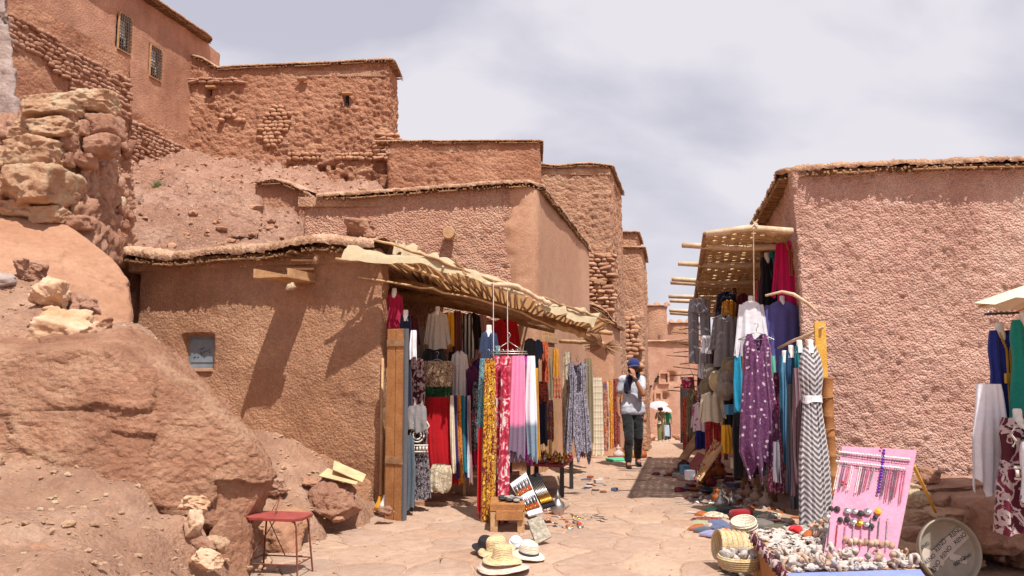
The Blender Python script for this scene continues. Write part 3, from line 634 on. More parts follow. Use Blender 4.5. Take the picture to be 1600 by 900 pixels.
# --- upper main house
HU = thing('mud_house', 'big upper house of weathered rammed earth with two tiny windows', 'house', (-5.6, 21, 5))
uz = prof((-8.4, 9.62), (-8.0, 9.5), (-7.6, 9.25), (-7.0, 9.3), (-5.0, 9.38), (-3.2, 9.48))
wall('wall', [(-8.6, 20.0, 1), (-3.2, 20, 1), (-3.14, 21.3, 0), (-4.5, 25, 0), (-8.6, 25, 0)], 2.8, uz, M['rammed'], d_rammed, HU, .04, .012, recess=[(P(543, 0, 20).x, 20, .075, P(543, 164, 20).z, P(543, 147, 20).z, .22), (P(330, 0, 20).x, 20, .075, P(330, 150, 20).z, P(330, 137, 20).z, .22), (P(510, 0, 20).x, 20.0, .09, P(510, 268, 20).z, P(510, 260, 20).z, .22), (P(545, 0, 20).x, 20.0, .07, P(545, 283, 20).z, P(545, 275, 20).z, .2), (P(462, 0, 20).x, 20.0, .06, P(462, 264, 20).z, P(462, 258, 20).z, .2), (P(527, 0, 20).x, 20.0, .06, P(527, 266, 20).z, P(527, 259, 20).z, .2)])
rim([(-8.6, 20), (-3.15, 20), (-3.12, 21.3)], uz, .12, .09, M['rim'], HU, .04, .3, lump=.5)
roof_top([(-8.6, 20), (-3.25, 20), (-4.5, 25), (-8.6, 25)], 9.22, M['rim'], HU)
for (u, v, w_, h_) in ((543, 155.5, .13, .30), (330, 144, .11, .22)):
    opening(HU, P(u, v, 20.02), w_, h_, (1, 0, 0), (0, -1, 0), .12)
adopt(MB().box(P(543, 146, 19.9), (.13, .08, .02)).obj('lintel', M['wood']), HU); adopt(MB().box(P(330, 136, 19.9), (.12, .08, .02)).obj('lintel', M['wood']), HU)
ex, ey = P(430, 205, 20).x, P(430, 205, 20).z
stone_field(HU, (P(405, 225, 20).x, 19.93, P(405, 228, 20).z), (1, 0, 0), (0, -1, 0), 11, 10, .13, .10, M['wall_stone'], 8, lambda x, z, q: ((x-.36-.25*z)/.34)**2+((z-.5)/.55)**2 < 1, .04)
stone_field(HU, (P(452, 250, 20).x, 19.92, P(452, 249, 20).z), (1, 0, 0), (0, -1, 0), 2, 20, .13, .10, M['wall_stone'], 9, lambda x, z, q: abs(x-1.1) > .14, .04)
stone_field(HU, (P(590, 250, 20).x, 19.86, P(590, 250, 20).z), (1, 0, 0), (0, -1, 0), 7, 3, .24, .10, M['wall_stone'], 10, None, .04, dep=.10)
stone_field(HU, (P(345, 190, 20).x, 19.93, P(345, 189, 20).z), (1, 0, 0), (0, -1, 0), 3, 5, .12, .11, M['wall_stone'], 12, lambda x, z, q: rn.random() < .6, .02)
stone_field(HU, (P(470, 134, 20).x, 19.93, P(470, 130, 20).z), (1, 0, 0), (0, -1, 0), 2, 3, .2, .08, M['wall_stone'], 13, lambda x, z, q: rn.random() < .6, .04)
stone_field(HU, (P(300, 128, 20).x, 19.93, P(300, 130, 20).z), (1, 0, 0), (0, -1, 0), 2, 6, .22, .07, M['stone_pink'], 14, None, .03)
# --- second upper house
HV = thing('mud_house', 'upper house of pitted earth behind the middle house, flat roof with thin coping', 'house', (-1, 19, 3))
a2, b2 = P(603, 215, 18.8).x, P(843, 215, 18.5).x
wall('wall', [(a2, 18.8, 1), (b2, 18.5, 1), (b2+.04, 20.3, 1), (b2-.3, 22, 0), (a2, 22, 0)], 2.5, lambda x, y: 6.98-.02*(x+3), M['rammed'], lambda Q: .7*d_rammed(Q), HV, .045, .01)
rim([(a2-.3, 18.85), (b2, 18.5), (b2+.05, 20.3)], lambda x, y: 6.98-.02*(x+3), .10, .07, M['rim'], HV, .04, .3, lump=.5)
roof_top([(a2, 18.8), (b2, 18.5), (b2-.3, 22), (a2, 22)], 6.85, M['rim'], HV)
# --- tall street house with the stone corner
HW = thing('mud_house', 'tall weathered street house with a bare stone corner at its base', 'house', (1.7, 21, 0))
a3, b3 = P(846, 255, 20.5).x, P(953, 255, 20.5).x
wz = lambda x, y: 6.84+.03*math.sin(x*4)
wall('wall', [(a3-.6, 20.5, 1), (b3, 20.5, 1), (b3+.2186*3.6, 24.1, 0), (a3-.6, 24.1, 0)], lambda x, y: gz(x, y)-.3, wz, M['rammed_pale'], lambda Q: .8*d_rammed(Q), HW, .045, .022)
rim([(a3-.6, 20.5), (b3, 20.5), (b3+.8, 24.1)], wz, .10, .08, M['rim'], HW, .04, .3, lump=.5)
roof_top([(a3-.6, 20.5), (b3, 20.5), (b3+.8, 24.1), (a3-.6, 24.1)], 6.75, M['rim'], HW)
stone_field(HW, (P(918, 490, 20.4).x, 20.33, P(918, 486, 20.4).z), (1, 0, 0), (0, -1, 0), 15, 6, .21, .10, M['wall_stone'], 21, lambda x, z, q: x < .78+.0*z and x+.12*math.sin(z*9) > .0, .05, dep=.1)
stone_field(HW, (P(858, 425, 20.4).x, 20.38, P(858, 412, 20.4).z), (1, 0, 0), (0, -1, 0), 6, 7, .13, .10, M['wall_stone'], 22, lambda x, z, q: x > .2, .02, dep=.06)
adopt(MB().box(P(925, 437, 18.6), (.34, .03, .03), Matrix.Rotation(.2, 3, 'Y')).box(P(907, 455, 18.2), (.02, .02, .5)).obj('wooden_bracket', M['wood'], bevel=.004), HW)
# leaning side chimney block between the two street houses
HK = thing('mud_house', 'narrow house edge seen between the tall street house and the stepped tower', 'house', (3, 24.5, 0))
wall('wall', [(2.35, 24.2, 1), (3.12, 24.2, 1), (3.35, 25.6, 0), (2.2, 25.6, 0)], -1.2, 5.95, M['rammed_pale'], lambda Q: .6*d_rammed(Q), HK, .06, .012)
rim([(2.5, 24.2), (3.12, 24.2), (3.4, 25.6)], 5.95, .15, .09, M['rim'], HK, .05, .2, lump=.5); roof_top([(2.35, 24.2), (3.12, 24.2), (3.35, 25.6), (2.2, 25.6)], 5.9, M['rim'], HK)
# --- stepped tower house
HX = thing('mud_house', 'narrow stepped tower house with stone base beyond the tall street house', 'house', (3.9, 27, -1))
a4, b4 = P(964, 385, 26).x, P(1003, 385, 26).x
wall('wall', [(a4-.3, 26, 1), (b4, 26, 1), (b4+.7, 29.5, 0), (a4-.3, 29.5, 0)], -1.7, 5.5, M['rammed_pale'], lambda Q: .8*d_rammed(Q), HX, .055, .012)
wall('upper_wall', [(a4, 26.1, 1), (P(996, 360, 26).x, 26.1, 1), (P(996, 360, 26).x+.5, 28.5, 0), (a4, 28.5, 0)], 5.3, 6.02, M['rammed_pale'], lambda Q: .5*d_rammed(Q), HX, .055, .0)
rim([(a4-.3, 26), (b4+.03, 26), (b4+.7, 29.4)], 5.48, .10, .08, M['rim'], HX, .05, .2, lump=.5); rim([(a4-.1, 26.1), (P(996, 360, 26).x, 26.1), (P(996, 360, 26).x+.5, 28.4)], 6.0, .10, .08, M['rim'], HX, .05, .2, lump=.5)
roof_top([(a4-.3, 26), (b4, 26), (b4+.7, 29.5), (a4-.3, 29.5)], 5.45, M['rim'], HX); roof_top([(a4, 26.1), (P(996, 360, 26).x, 26.1), (P(996, 360, 26).x+.5, 28.5), (a4, 28.5)], 5.95, M['rim'], HX)
stone_field(HX, (a4-.15, 25.88, P(980, 640, 26).z), (1, 0, 0), (0, -1, 0), 22, 5, .26, .14, M['wall_stone'], 25, lambda x, z, q: x < 1.0, .03, dep=.08)
# --- low house with the round shouldered roof
HY = thing('mud_house', 'small low smooth-plastered house with a sloping coping beside the tall street house', 'house', (2.1, 18.7, 0))
yz = prof((1.5, 3.1), (1.95, 2.98), (2.2, 2.85), (2.38, 2.55))
wall('wall', [(1.55, 18.55, 1), (2.36, 18.55, 1), (2.8, 20.4, 1), (1.7, 20.4, 0)], -.7, yz, M['mud_smooth'], lambda Q: .6*d_mud(Q), HY, .04, .01)
rim([(1.6, 18.55), (2.36, 18.53), (2.8, 20.4)], yz, .10, .07, M['rim'], HY, .03, .2); adopt(MB().tube([P(925, 517, 18.4), P(957, 521, 18.3)], [.06, .05], 8).obj('wooden_spout', M['wood'], smooth=True), HY)
# --- lean-to with curved roof edge, left of the middle house
HZ = thing('mud_house', 'small earthen lean-to with a curved roof edge on the hillside', 'house', (-4, 14, 3.5))
zz_ = prof((P(398, 280, 14).x, P(398, 283, 14).z), (P(430, 280, 14).x, P(430, 279, 14).z), (P(462, 290, 14).x, P(462, 291, 14).z), (P(480, 300, 14).x, P(480, 303, 14).z))
wall('wall', [(P(402, 280, 14.3).x, 14.3, 1), (P(482, 280, 13.9).x, 13.9, 1), (P(482, 280, 15).x, 15.6, 0), (P(402, 280, 15).x, 15.6, 0)], 3.2, zz_, M['rammed'], d_coarse, HZ, .05, .01)
rim([(P(396, 280, 14.3).x, 14.35), (P(480, 280, 13.9).x, 13.9)], zz_, .14, .07, M['rim'], HZ, .03, .4)
# --- right house
HRt = thing('mud_house', 'big pebbly pink-plastered mud house on the right with a rounded corner roof', 'house', (5, 9, 0))
rz = lambda x, y: 3.73+.03*math.sin(x*1.3+1)
wall('wall', [(3.02, 8.46, 1), (3.6, 8.40, 1), (7.6, 8.3, 1), (7.6, 13, 0), (4.1, 13.1, 0), (3.32, 8.7, 0)][:3]+[(8.5, 8.3, 0), (8.5, 13.2, 0), (4.15, 13.2, 1)], -.4, rz, M['mud_right'], lambda Q: d_pebbly(Q)*1.25+.35*d_coarse(Q), HRt, .024, -.06)
rim([(4.0, 13.3), (3.02, 8.58), (3.3, 8.40), (4.2, 8.36), (8.6, 8.25)], lambda x, y: rz(x, y)-.02, .10, .10, M['rim'], HRt, .024, .35, lump=1.1)
roof_top([(3.4, 8.5), (8.5, 8.4), (8.5, 13.1), (4.2, 13.1)], 3.74, M['rim'], HRt)
HR2 = thing('mud_house', 'lower house behind the crowded clothes stall on the right', 'house', (5.5, 20, -1))
wall('wall', [(4.3, 13.3, 0), (9, 13.3, 0), (12, 34, 0), (7.9, 34, 1)], lambda x, y: gz(x, y)-.4, lambda x, y: 2.45-.03*(y-13), M['mud_mid'], d_coarse, HR2, .06, .0)
roof_top([(4.3, 13.3), (9, 13.3), (12, 34), (7.9, 34)], 2.0, M['rim'], HR2)
# --- far houses closing the street
HF = thing('mud_house', 'far tan house closing the street with two small windows', 'house', (9, 47, -2.5))
fa, fb = P(1000, 560, 46).x, P(1110, 560, 46).x; ftop = P(1040, 534, 46).z
wall('wall', [(fa-3, 46, 1), (fb+3, 46, 1), (fb+3, 49, 0), (fa-3, 49, 0)], -3.4, ftop, M['mud_mid'], lambda Q: .9*d_coarse(Q), HF, .12, .0, recess=[(P(1037, 0, 46).x, 46, .24, P(1037, 598, 46).z, P(1037, 583, 46).z, .3), (P(1028, 0, 46).x, 46, .17, P(1028, 625, 46).z, P(1028, 614, 46).z, .3)])
rim([(fa-3, 46), (fb+3, 46)], ftop, .15, .12, M['rim'], HF, .08, .3); roof_top([(fa-3, 46), (fb+3, 46), (fb+3, 49), (fa-3, 49)], ftop, M['rim'], HF)
for (u, v0, v1, w_) in ((1037, 584, 597, .42), (1028, 615, 624, .26)):
    c = P(u, (v0+v1)/2, 46.0); h = (v1-v0)/FPX*46; w = opening(HF, c, w_, h, (1, 0, 0), (0, -1, 0), .12); fr = MB()
    for s in (-1, 1): fr.box(c+Vector((s*(w_/2+.05), -.05, 0)), (.05, .08, h/2+.1)); fr.box(c+Vector((0, -.05, s*(h/2+.06))), (w_/2, .08, .05))
    adopt(fr.obj('window_frame', M['mud_smooth']), HF)
tb = MB()
for k in range(7): tb.box(P(1018+rn.uniform(-12, 14), 578+rn.uniform(-20, 50), 45.9), (.05, .12, .05))
adopt(tb.obj('putlog', M['dark'], kind='stuff'), HF)
HG = thing('mud_tower', 'distant square kasbah tower with little corner merlons', 'tower', (9, 52, -2))
ga, gb = P(1009, 480, 51).x, P(1044, 480, 51).x; gt = P(1025, 478, 51).z
wall('wall', [(ga, 51.4, 1), ((ga+gb)/2, 51, 1), (gb, 51.3, 1), (gb, 54, 0), (ga, 54, 0)], 1.5, gt, M['rammed_pale'], lambda Q: .5*d_rammed(Q), HG, .12, .03)
rim([(ga, 51.4), ((ga+gb)/2, 51), (gb, 51.3)], gt, .12, .12, M['rim'], HG, .1, .3); roof_top([(ga, 51.4), (gb, 51.3), (gb, 54), (ga, 54)], gt, M['rim'], HG)
for u in (1010, 1026, 1042): adopt(MB().lathe([(.24, 0), (.20, .10), (.12, .18), (0, .26)], 6, P(u, 477, 51.5)).obj('merlon', M['rammed_pale']), HG)
HH = thing('mud_house', 'distant house with small merlons right of the kasbah tower', 'house', (12, 56, -2))
ha, hb = P(1046, 505, 55).x, P(1095, 505, 55).x; ht_ = P(1060, 505, 55).z
wall('wall', [(ha, 55, 1), (hb, 55, 1), (hb, 58, 0), (ha, 58, 0)], 0, ht_, M['rammed_pale'], lambda Q: .5*d_rammed(Q), HH, .15, .0)
rim([(ha, 55), (hb, 55)], ht_, .12, .12, M['rim'], HH, .1, .3); roof_top([(ha, 55), (hb, 55), (hb, 58), (ha, 58)], ht_, M['rim'], HH)
for u in (1049, 1062, 1075): adopt(MB().lathe([(.26, 0), (.20, .10), (.12, .18), (0, .28)], 6, P(u, 504, 55.2)).obj('merlon', M['rammed_pale']), HH)
HI = thing('low_wall', 'thin roofed wall in front of the far tower', 'wall', (9.5, 48.5, 0))
wall('wall', [(P(1030, 524, 49.5).x, 49.5, 1), (P(1100, 524, 49.5).x, 49.5, 1), (P(1100, 524, 49.5).x, 50, 0), (P(1030, 524, 49.5).x, 50, 0)], 1.5, P(1050, 523, 49.5).z, M['mud_mid'], d_coarse, HI, .15)
# rubble at the foot of the far house
for i, (u, v) in enumerate([(1012, 676), (1005, 684), (1018, 684), (1008, 668), (1058, 684), (1066, 686)]):
    stone_at('rubble_rock', u-7, v-6, u+8, v+5, 38-i*.4, M['stone_pink'], None, 1, 40+i, 3, 0, label=['tan', 'pinkish', 'pale', 'upper tan', 'small dark', 'dark flat'][i]+' rubble rock %s of the far umbrella couple' % ('left' if i < 4 else 'right'), cat='rock')
# ---------------- hillside ----------------
hp = [tuple(P(*q)) for q in [(150, 420, 11.0), (215, 400, 11.0), (300, 392, 11.2), (400, 385, 11.6), (210, 330, 14), (300, 330, 14), (400, 330, 14.2), (215, 300, 15.5), (285, 290, 15.8), (350, 285, 17), (210, 248, 18.5), (285, 246, 19.3), (340, 254, 19.4), (400, 262, 19.6), (470, 278, 19.6), (560, 300, 19.5), (450, 330, 16), (150, 250, 17), (100, 300, 14), (0, 300, 12)]]
hp += [(-1, 19, 3.8), (-1, 13, 2.5), (-12, 12, 5.5), (-12, 20, 7.5), (-4, 10.2, 2.2), (-8, 10, 3.2), (-3.3, 12.3, 2.8)]
def d_hill(Q):
    f1, f2 = wor(Q*np.array([1, 1, 1.3])/.33); g1, g2 = wor(Q/.13+5); return .42*fbm(Q*.8+2, 4)+.35*facet(Q, .30)+.35*facet(Q+4, .13)+.10*fbm(Q*4, 4)-.18*np.clip(fbm(Q*1.3+8, 2), 0, 1)
field('hillside', hp, -12.5, -1, 10.6, 20.4, .06, d_hill, M['hill'], kind='structure')
rn = random.Random(8); hb_ = np.array([(rn.uniform(-9.5, -3.4), rn.uniform(11, 19.6)) for _ in range(1500)]); hz_ = IDW(hp, hb_[:, 0], hb_[:, 1]); hm = MB()
Qh = np.concatenate([hb_, hz_[:, None]], 1); hz_ = hz_+d_hill(Qh)
for (x, y), z in zip(hb_, hz_):
    s = rn.uniform(.012, .045)*(1 if rn.random() < .95 else 2.0); Sx = np.array([s*rn.uniform(.8, 1.6), s*rn.uniform(.8, 1.4), s*.7])
    hm.add(D1*Sx*(1+.2*np.random.randn(len(D1), 1))+np.array([x, y, z+s*.2]), F1)
hm.obj('loose_stones', M['wall_stone'], kind='stuff', label='loose stones scattered down the hillside')
hull_rock('outcrop', [P(*q) for q in [(300, 318, 13.4), (345, 300, 13.6), (400, 300, 13.8), (412, 340, 13.4), (405, 372, 12.9), (330, 372, 12.6), (290, 345, 12.9), (310, 395, 13.4), (400, 395, 13.4), (340, 310, 15), (400, 310, 15), (320, 390, 14.6)]], M['hill'], lambda Q: 1.6*d_boulder(Q), 6, 26, label='crumbling earth ledge with a shadowed underside above the low house roof', cat='rock')
hull_rock('outcrop', [P(*q) for q in [(222, 300, 14.8), (262, 292, 15), (290, 318, 14.4), (275, 352, 13.8), (228, 362, 13.5), (215, 330, 14), (230, 380, 14.2), (280, 370, 14.4), (240, 300, 16), (285, 330, 16)]], M['hill'], lambda Q: 1.5*d_boulder(Q), 6, 24, label='broken earth outcrop below the green shrub on the hillside', cat='rock')
SB = thing('shrub', 'small dry green shrub on the stony hillside', 'shrub', P(247, 298, 15.2)); sm = MB(); rn = random.Random(4)
M['shrub'] = flat('shrub_leaf', hx('8c9468'), .8, var=.35)
for k in range(420):
    th = rn.uniform(0, 6.28); ph = rn.uniform(.05, 1.35); L = rn.uniform(.10, .24); d = Vector((math.cos(th)*math.sin(ph), math.sin(th)*math.sin(ph), math.cos(ph))); e = d*L+Vector((0, 0, .02)); s = Vector((rn.uniform(-1, 1), rn.uniform(-1, 1), rn.uniform(-1, 1)))*.012
    b = d*L*.45; sm.add([b-s*.5, b+s*.5, e+s*.4], [(0, 1, 2)])
link('foliage', sm.mesh('foliage', M['shrub']), SB); st_ = MB()
for k in range(10): th = k*.63; st_.tube([(0, 0, -.05), (.12*math.cos(th), .12*math.sin(th), .1)], .004, 4)
st_.obj('stem', M['wood'], SB)
# ---------------- dry stone wall, upper left ----------------
DW = thing('dry_stone_wall', 'ruined dry stone wall end stacked with big tan blocks on the slab', 'wall', P(100, 350, 8.8))
def d_rub(Q):
    f1, f2 = wor(Q*np.array([1, 1, .75])/.17); g1, g2 = wor(Q/.07+3); return .16*np.clip(f2-f1, 0, .5)+.07*np.clip(g2-g1, 0, .5)+.10*fbm(Q*1.6, 3)+.03*fbm(Q*9, 3)-.05
core = hull_rock('rubble_core', [P(*q) for q in [(-120, 215, 9.4), (40, 195, 9.3), (70, 170, 9.3), (130, 160, 9.25), (178, 178, 9.5), (196, 205, 9.8), (207, 250, 10), (208, 330, 10.0), (203, 415, 9.9), (150, 420, 8.9), (100, 365, 8.85), (-120, 360, 8.9), (60, 200, 10.8), (190, 200, 11), (200, 400, 11), (-120, 200, 11), (-120, 400, 11), (110, 250, 8.95), (100, 330, 8.8)]], M['stone_pink'], d_rub, 7, 24); adopt(core, DW)
big = [(50, 158, 136, 190, 9.0), (118, 147, 182, 178, 9.1), (58, 189, 122, 218, 8.85), (16, 218, 100, 262, 8.75), (20, 262, 106, 325, 8.7), (-12, 232, 42, 264, 8.8), (26, 184, 56, 206, 9.0), (18, 205, 60, 220, 8.95), (-14, 284, 26, 312, 8.7), (8, 318, 66, 342, 8.75), (56, 324, 108, 352, 8.75), (-14, 262, 24, 286, 8.8),
    (140, 182, 186, 216, 9.1), (138, 214, 182, 244, 9.05), (98, 214, 124, 240, 8.9), (-60, 235, -14, 300, 8.8), (122, 190, 142, 214, 8.95), (96, 178, 120, 192, 8.85), (104, 338, 140, 360, 8.85), (100, 240, 116, 262, 8.85), (122, 240, 150, 262, 9.0), (-14, 305, 14, 330, 8.7), (-70, 200, -5, 236, 9)]
for i, b in enumerate(big): stone_at('block', *b[:4], b[4], M['stone'] if i < 12 else M['stone_pink'], DW, 1.2, 50+i, 5 if i < 12 else 4, random.uniform(-.08, .1))
rn = random.Random(6)
for i in range(130):
    t = rn.random(); u = 112+92*t; v = rn.uniform(205+t*20, 400); Yd = 8.8+1.05*t+.05; s = rn.uniform(7, 17)*(1-.3*t)
    stone_at('rubble_stone', u-s*.5, v-s*.75, u+s*.5, v+s*.75, Yd, M['stone_pink'] if rn.random() < .75 else M['stone'], DW, 1.0, 30+i % 8, 2, rn.uniform(-.4, .4))
# ---------------- cloth ----------------
def fabric(name, kind='plain', c1='808080', c2=None, c3=None, sc=10., rough=.85, sheen=.2):
    c1 = hx(c1); c2 = hx(c2) if c2 else tuple(x*.75 for x in c1); c3 = hx(c3) if c3 else c2
    m, t, b = base_mat(name, rough); p = pos_node(t, True); b.inputs['Sheen Weight'].default_value = sheen
    s = N(t, 'ShaderNodeSeparateXYZ'); wire(t, p, s.inputs[0]); X, Yy, Z = s.outputs
    n = noise(t, p, 5, 4, .6)
    if kind == 'plain': col = ramp(t, n, [(.25, tuple(x*.86 for x in c1)), (.75, tuple(min(1, x*1.1) for x in c1))])
    elif kind == 'print':                  # blotchy all-over print
        q = noise(t, p, sc, 3, .5, 1.2); r = N(t, 'ShaderNodeValToRGB'); r.color_ramp.interpolation = 'CONSTANT'
        r.color_ramp.elements.new(.5); e = r.color_ramp.elements; e[0].position = 0; e[0].color = (*c1, 1); e[1].position = .47; e[1].color = (*c2, 1); e[2].position = .57; e[2].color = (*c3, 1); wire(t, q, r.inputs[0]); col = r.outputs[0]
    elif kind == 'floral':
        v = N(t, 'ShaderNodeTexVoronoi', i_Scale=sc); wire(t, p, v.inputs['Vector']); sp = N(t, 'ShaderNodeSeparateColor'); wire(t, v.outputs['Color'], sp.inputs[0])
        ng = noise(t, p, sc*5, 1, .5); d = mth(t, 'ADD', v.outputs['Distance'], mth(t, 'MULTIPLY', ng, .3))
        fl = mth(t, 'MULTIPLY', mth(t, 'LESS_THAN', d, .42), mth(t, 'GREATER_THAN', sp.outputs[0], .35)); ct = mth(t, 'LESS_THAN', d, .22)
        bc = mixc(t, mth(t, 'GREATER_THAN', noise(t, p, sc*2.2, 3, .6, .8), .55), c1, c2); col = mixc(t, mth(t, 'SUBTRACT', fl, mth(t, 'MULTIPLY', ct, .8)), bc, c3)
    elif kind in ('stripe', 'hstripe', 'diag', 'chevron'):
        if kind == 'stripe': q = mth(t, 'MULTIPLY', X, sc)
        elif kind == 'hstripe': q = mth(t, 'MULTIPLY', Z, sc)
        elif kind == 'diag': q = mth(t, 'MULTIPLY', mth(t, 'ADD', mth(t, 'MULTIPLY', X, .8), Z), sc)
        else: q = mth(t, 'MULTIPLY', mth(t, 'ADD', mth(t, 'PINGPONG', mth(t, 'ADD', X, 10.0), .13), Z), sc)
        q = mth(t, 'ADD', q, mth(t, 'MULTIPLY', n, .25)); f = mth(t, 'FRACT', mth(t, 'ADD', q, 50.))
        col = mixc(t, mth(t, 'GREATER_THAN', f, .52), c1, c2)
        if c3 != c2: col = mixc(t, mth(t, 'GREATER_THAN', f, .8), col, c3)
    elif kind == 'ombre':                  # sc = height (m, local) where the dip-dye starts
        f = ramp(t, mth(t, 'ADD', mth(t, 'MULTIPLY', mth(t, 'ADD', Z, sc), 6.), mth(t, 'MULTIPLY', n, .6)), [(.3, (0, 0, 0)), (.7, (1, 1, 1))]); col = mixc(t, f, c2, c1)
    wv = noise(t, p, 40, 2, .5); col = mixc(t, .12, col, ramp(t, wv, [(.3, (.2, .2, .2)), (.7, (.8, .8, .8))]), 'OVERLAY')
    wire(t, col, b.inputs['Base Color'])
    bp = N(t, 'ShaderNodeBump', i_Strength=.35, i_Distance=.01); wire(t, mth(t, 'ADD', noise(t, p, 18, 4, .6), mth(t, 'MULTIPLY', noise(t, p, 160, 2, .5), .3)), bp.inputs['Height']); wire(t, bp.outputs[0], b.inputs['Normal'])
    return m
def cloth(name, H, prof, mat, depth=.10, pl=6, amp=.02, seed=0, vneck=0, cols=64, hem=.02, ragged=0, swing=0., flat_top=False):
    """hanging tube of cloth: prof = (t, left, right) in metres, folds deepen downwards"""
    rows = max(8, min(60, int(H/.028))); t = np.linspace(0, 1, rows+1); tp = [p[0] for p in prof]
    L = np.interp(t, tp, [p[1] for p in prof]); Rr = np.interp(t, tp, [p[2] for p in prof]); th = np.linspace(0, 2*math.pi, cols, endpoint=False)
    c = (L+Rr)/2; w = np.maximum((Rr-L)/2, .004); T, TH = np.meshgrid(t, th, indexing='ij'); ws = w[:, None]
    co, si = np.cos(TH), np.sin(TH); sx = np.sign(co)*np.abs(co)**.85; front = si < 0
    d = np.minimum(depth, ws*.55)*(1 if not flat_top else np.clip(.25+T*1.5, 0, 1))
    Q = np.stack([sx.ravel()*1.2+seed*3.1, T.ravel()*1.4, np.where(front, 0, 4).ravel()], 1); wob = vn(Q).reshape(T.shape); wob2 = vn(Q*2.3+7).reshape(T.shape)
    ph = 2*math.pi*(pl*.5*(sx+1))+1.8*wob+seed; a = amp*(.25+.9*np.sqrt(np.clip(T, 0, 1)))
    y = si*d+a*np.sin(ph)*(.5+.5*np.abs(si))*np.where(front, 1, -1)+.5*a*wob2
    x = c[:, None]+ws*sx*(1+.02*wob)+.35*a*np.cos(ph*.5)+swing*T*T
    z = -T*H-vneck*np.clip(1-np.abs(sx)/.62, 0, 1)*np.clip(1-T*4, 0, 1)*np.where(front, 1, .25)+T**3*(hem*np.cos(ph*.5+1)*.5+ragged*vn(np.stack([sx.ravel()*3.5+seed, T.ravel()*0, np.where(front, 0, 9).ravel()], 1)).reshape(T.shape))
    V = np.stack([x, y, z], -1).reshape(-1, 3)
    return mesh_np(name, V, grid_faces(rows+1, cols, True), mat)
M['plastic'] = flat('white_plastic', hx('e2ded8'), .45, 0, .4); M['wire'] = flat('hanger_wire', hx('b9b4b0'), .35, .8)
def neck_me(s=1.): return MB().lathe([(.052*s, -.06*s), (.045*s, 0), (.034*s, .03*s), (.034*s, .075*s), (.028*s, .09*s), (0, .092*s)], 14, sy=.8).mesh('display_neck', M['plastic'], True)
NECK = neck_me()
def bust_me(w=.19): return MB().lathe([(0, -.52), (.07, -.42), (.07, -.34), (.065, -.28), (.085, -.16), (.10, -.07), (.085, -.03), (.05, .0), (.045, .03), (.040, .10), (0, .11)], 20, sy=.62).mesh('display_form', M['plastic'], True)
BUST = bust_me()
def hanger_me(w=.2):
    mb = MB(); mb.tube([(-w, 0, -.06), (-.02, 0, .02), (.02, 0, .02), (w, 0, -.06), (-w, 0, -.06)], .006, 5)
    mb.tube([(0, 0, .02), (0, 0, .07)]+[(.022*math.sin(a), 0, .095-.025*math.cos(a)) for a in np.linspace(0, 4.2, 7)], .0045, 5); return mb.mesh('hanger', M['wire'], True)
HANG = hanger_me()
_gc = [0]
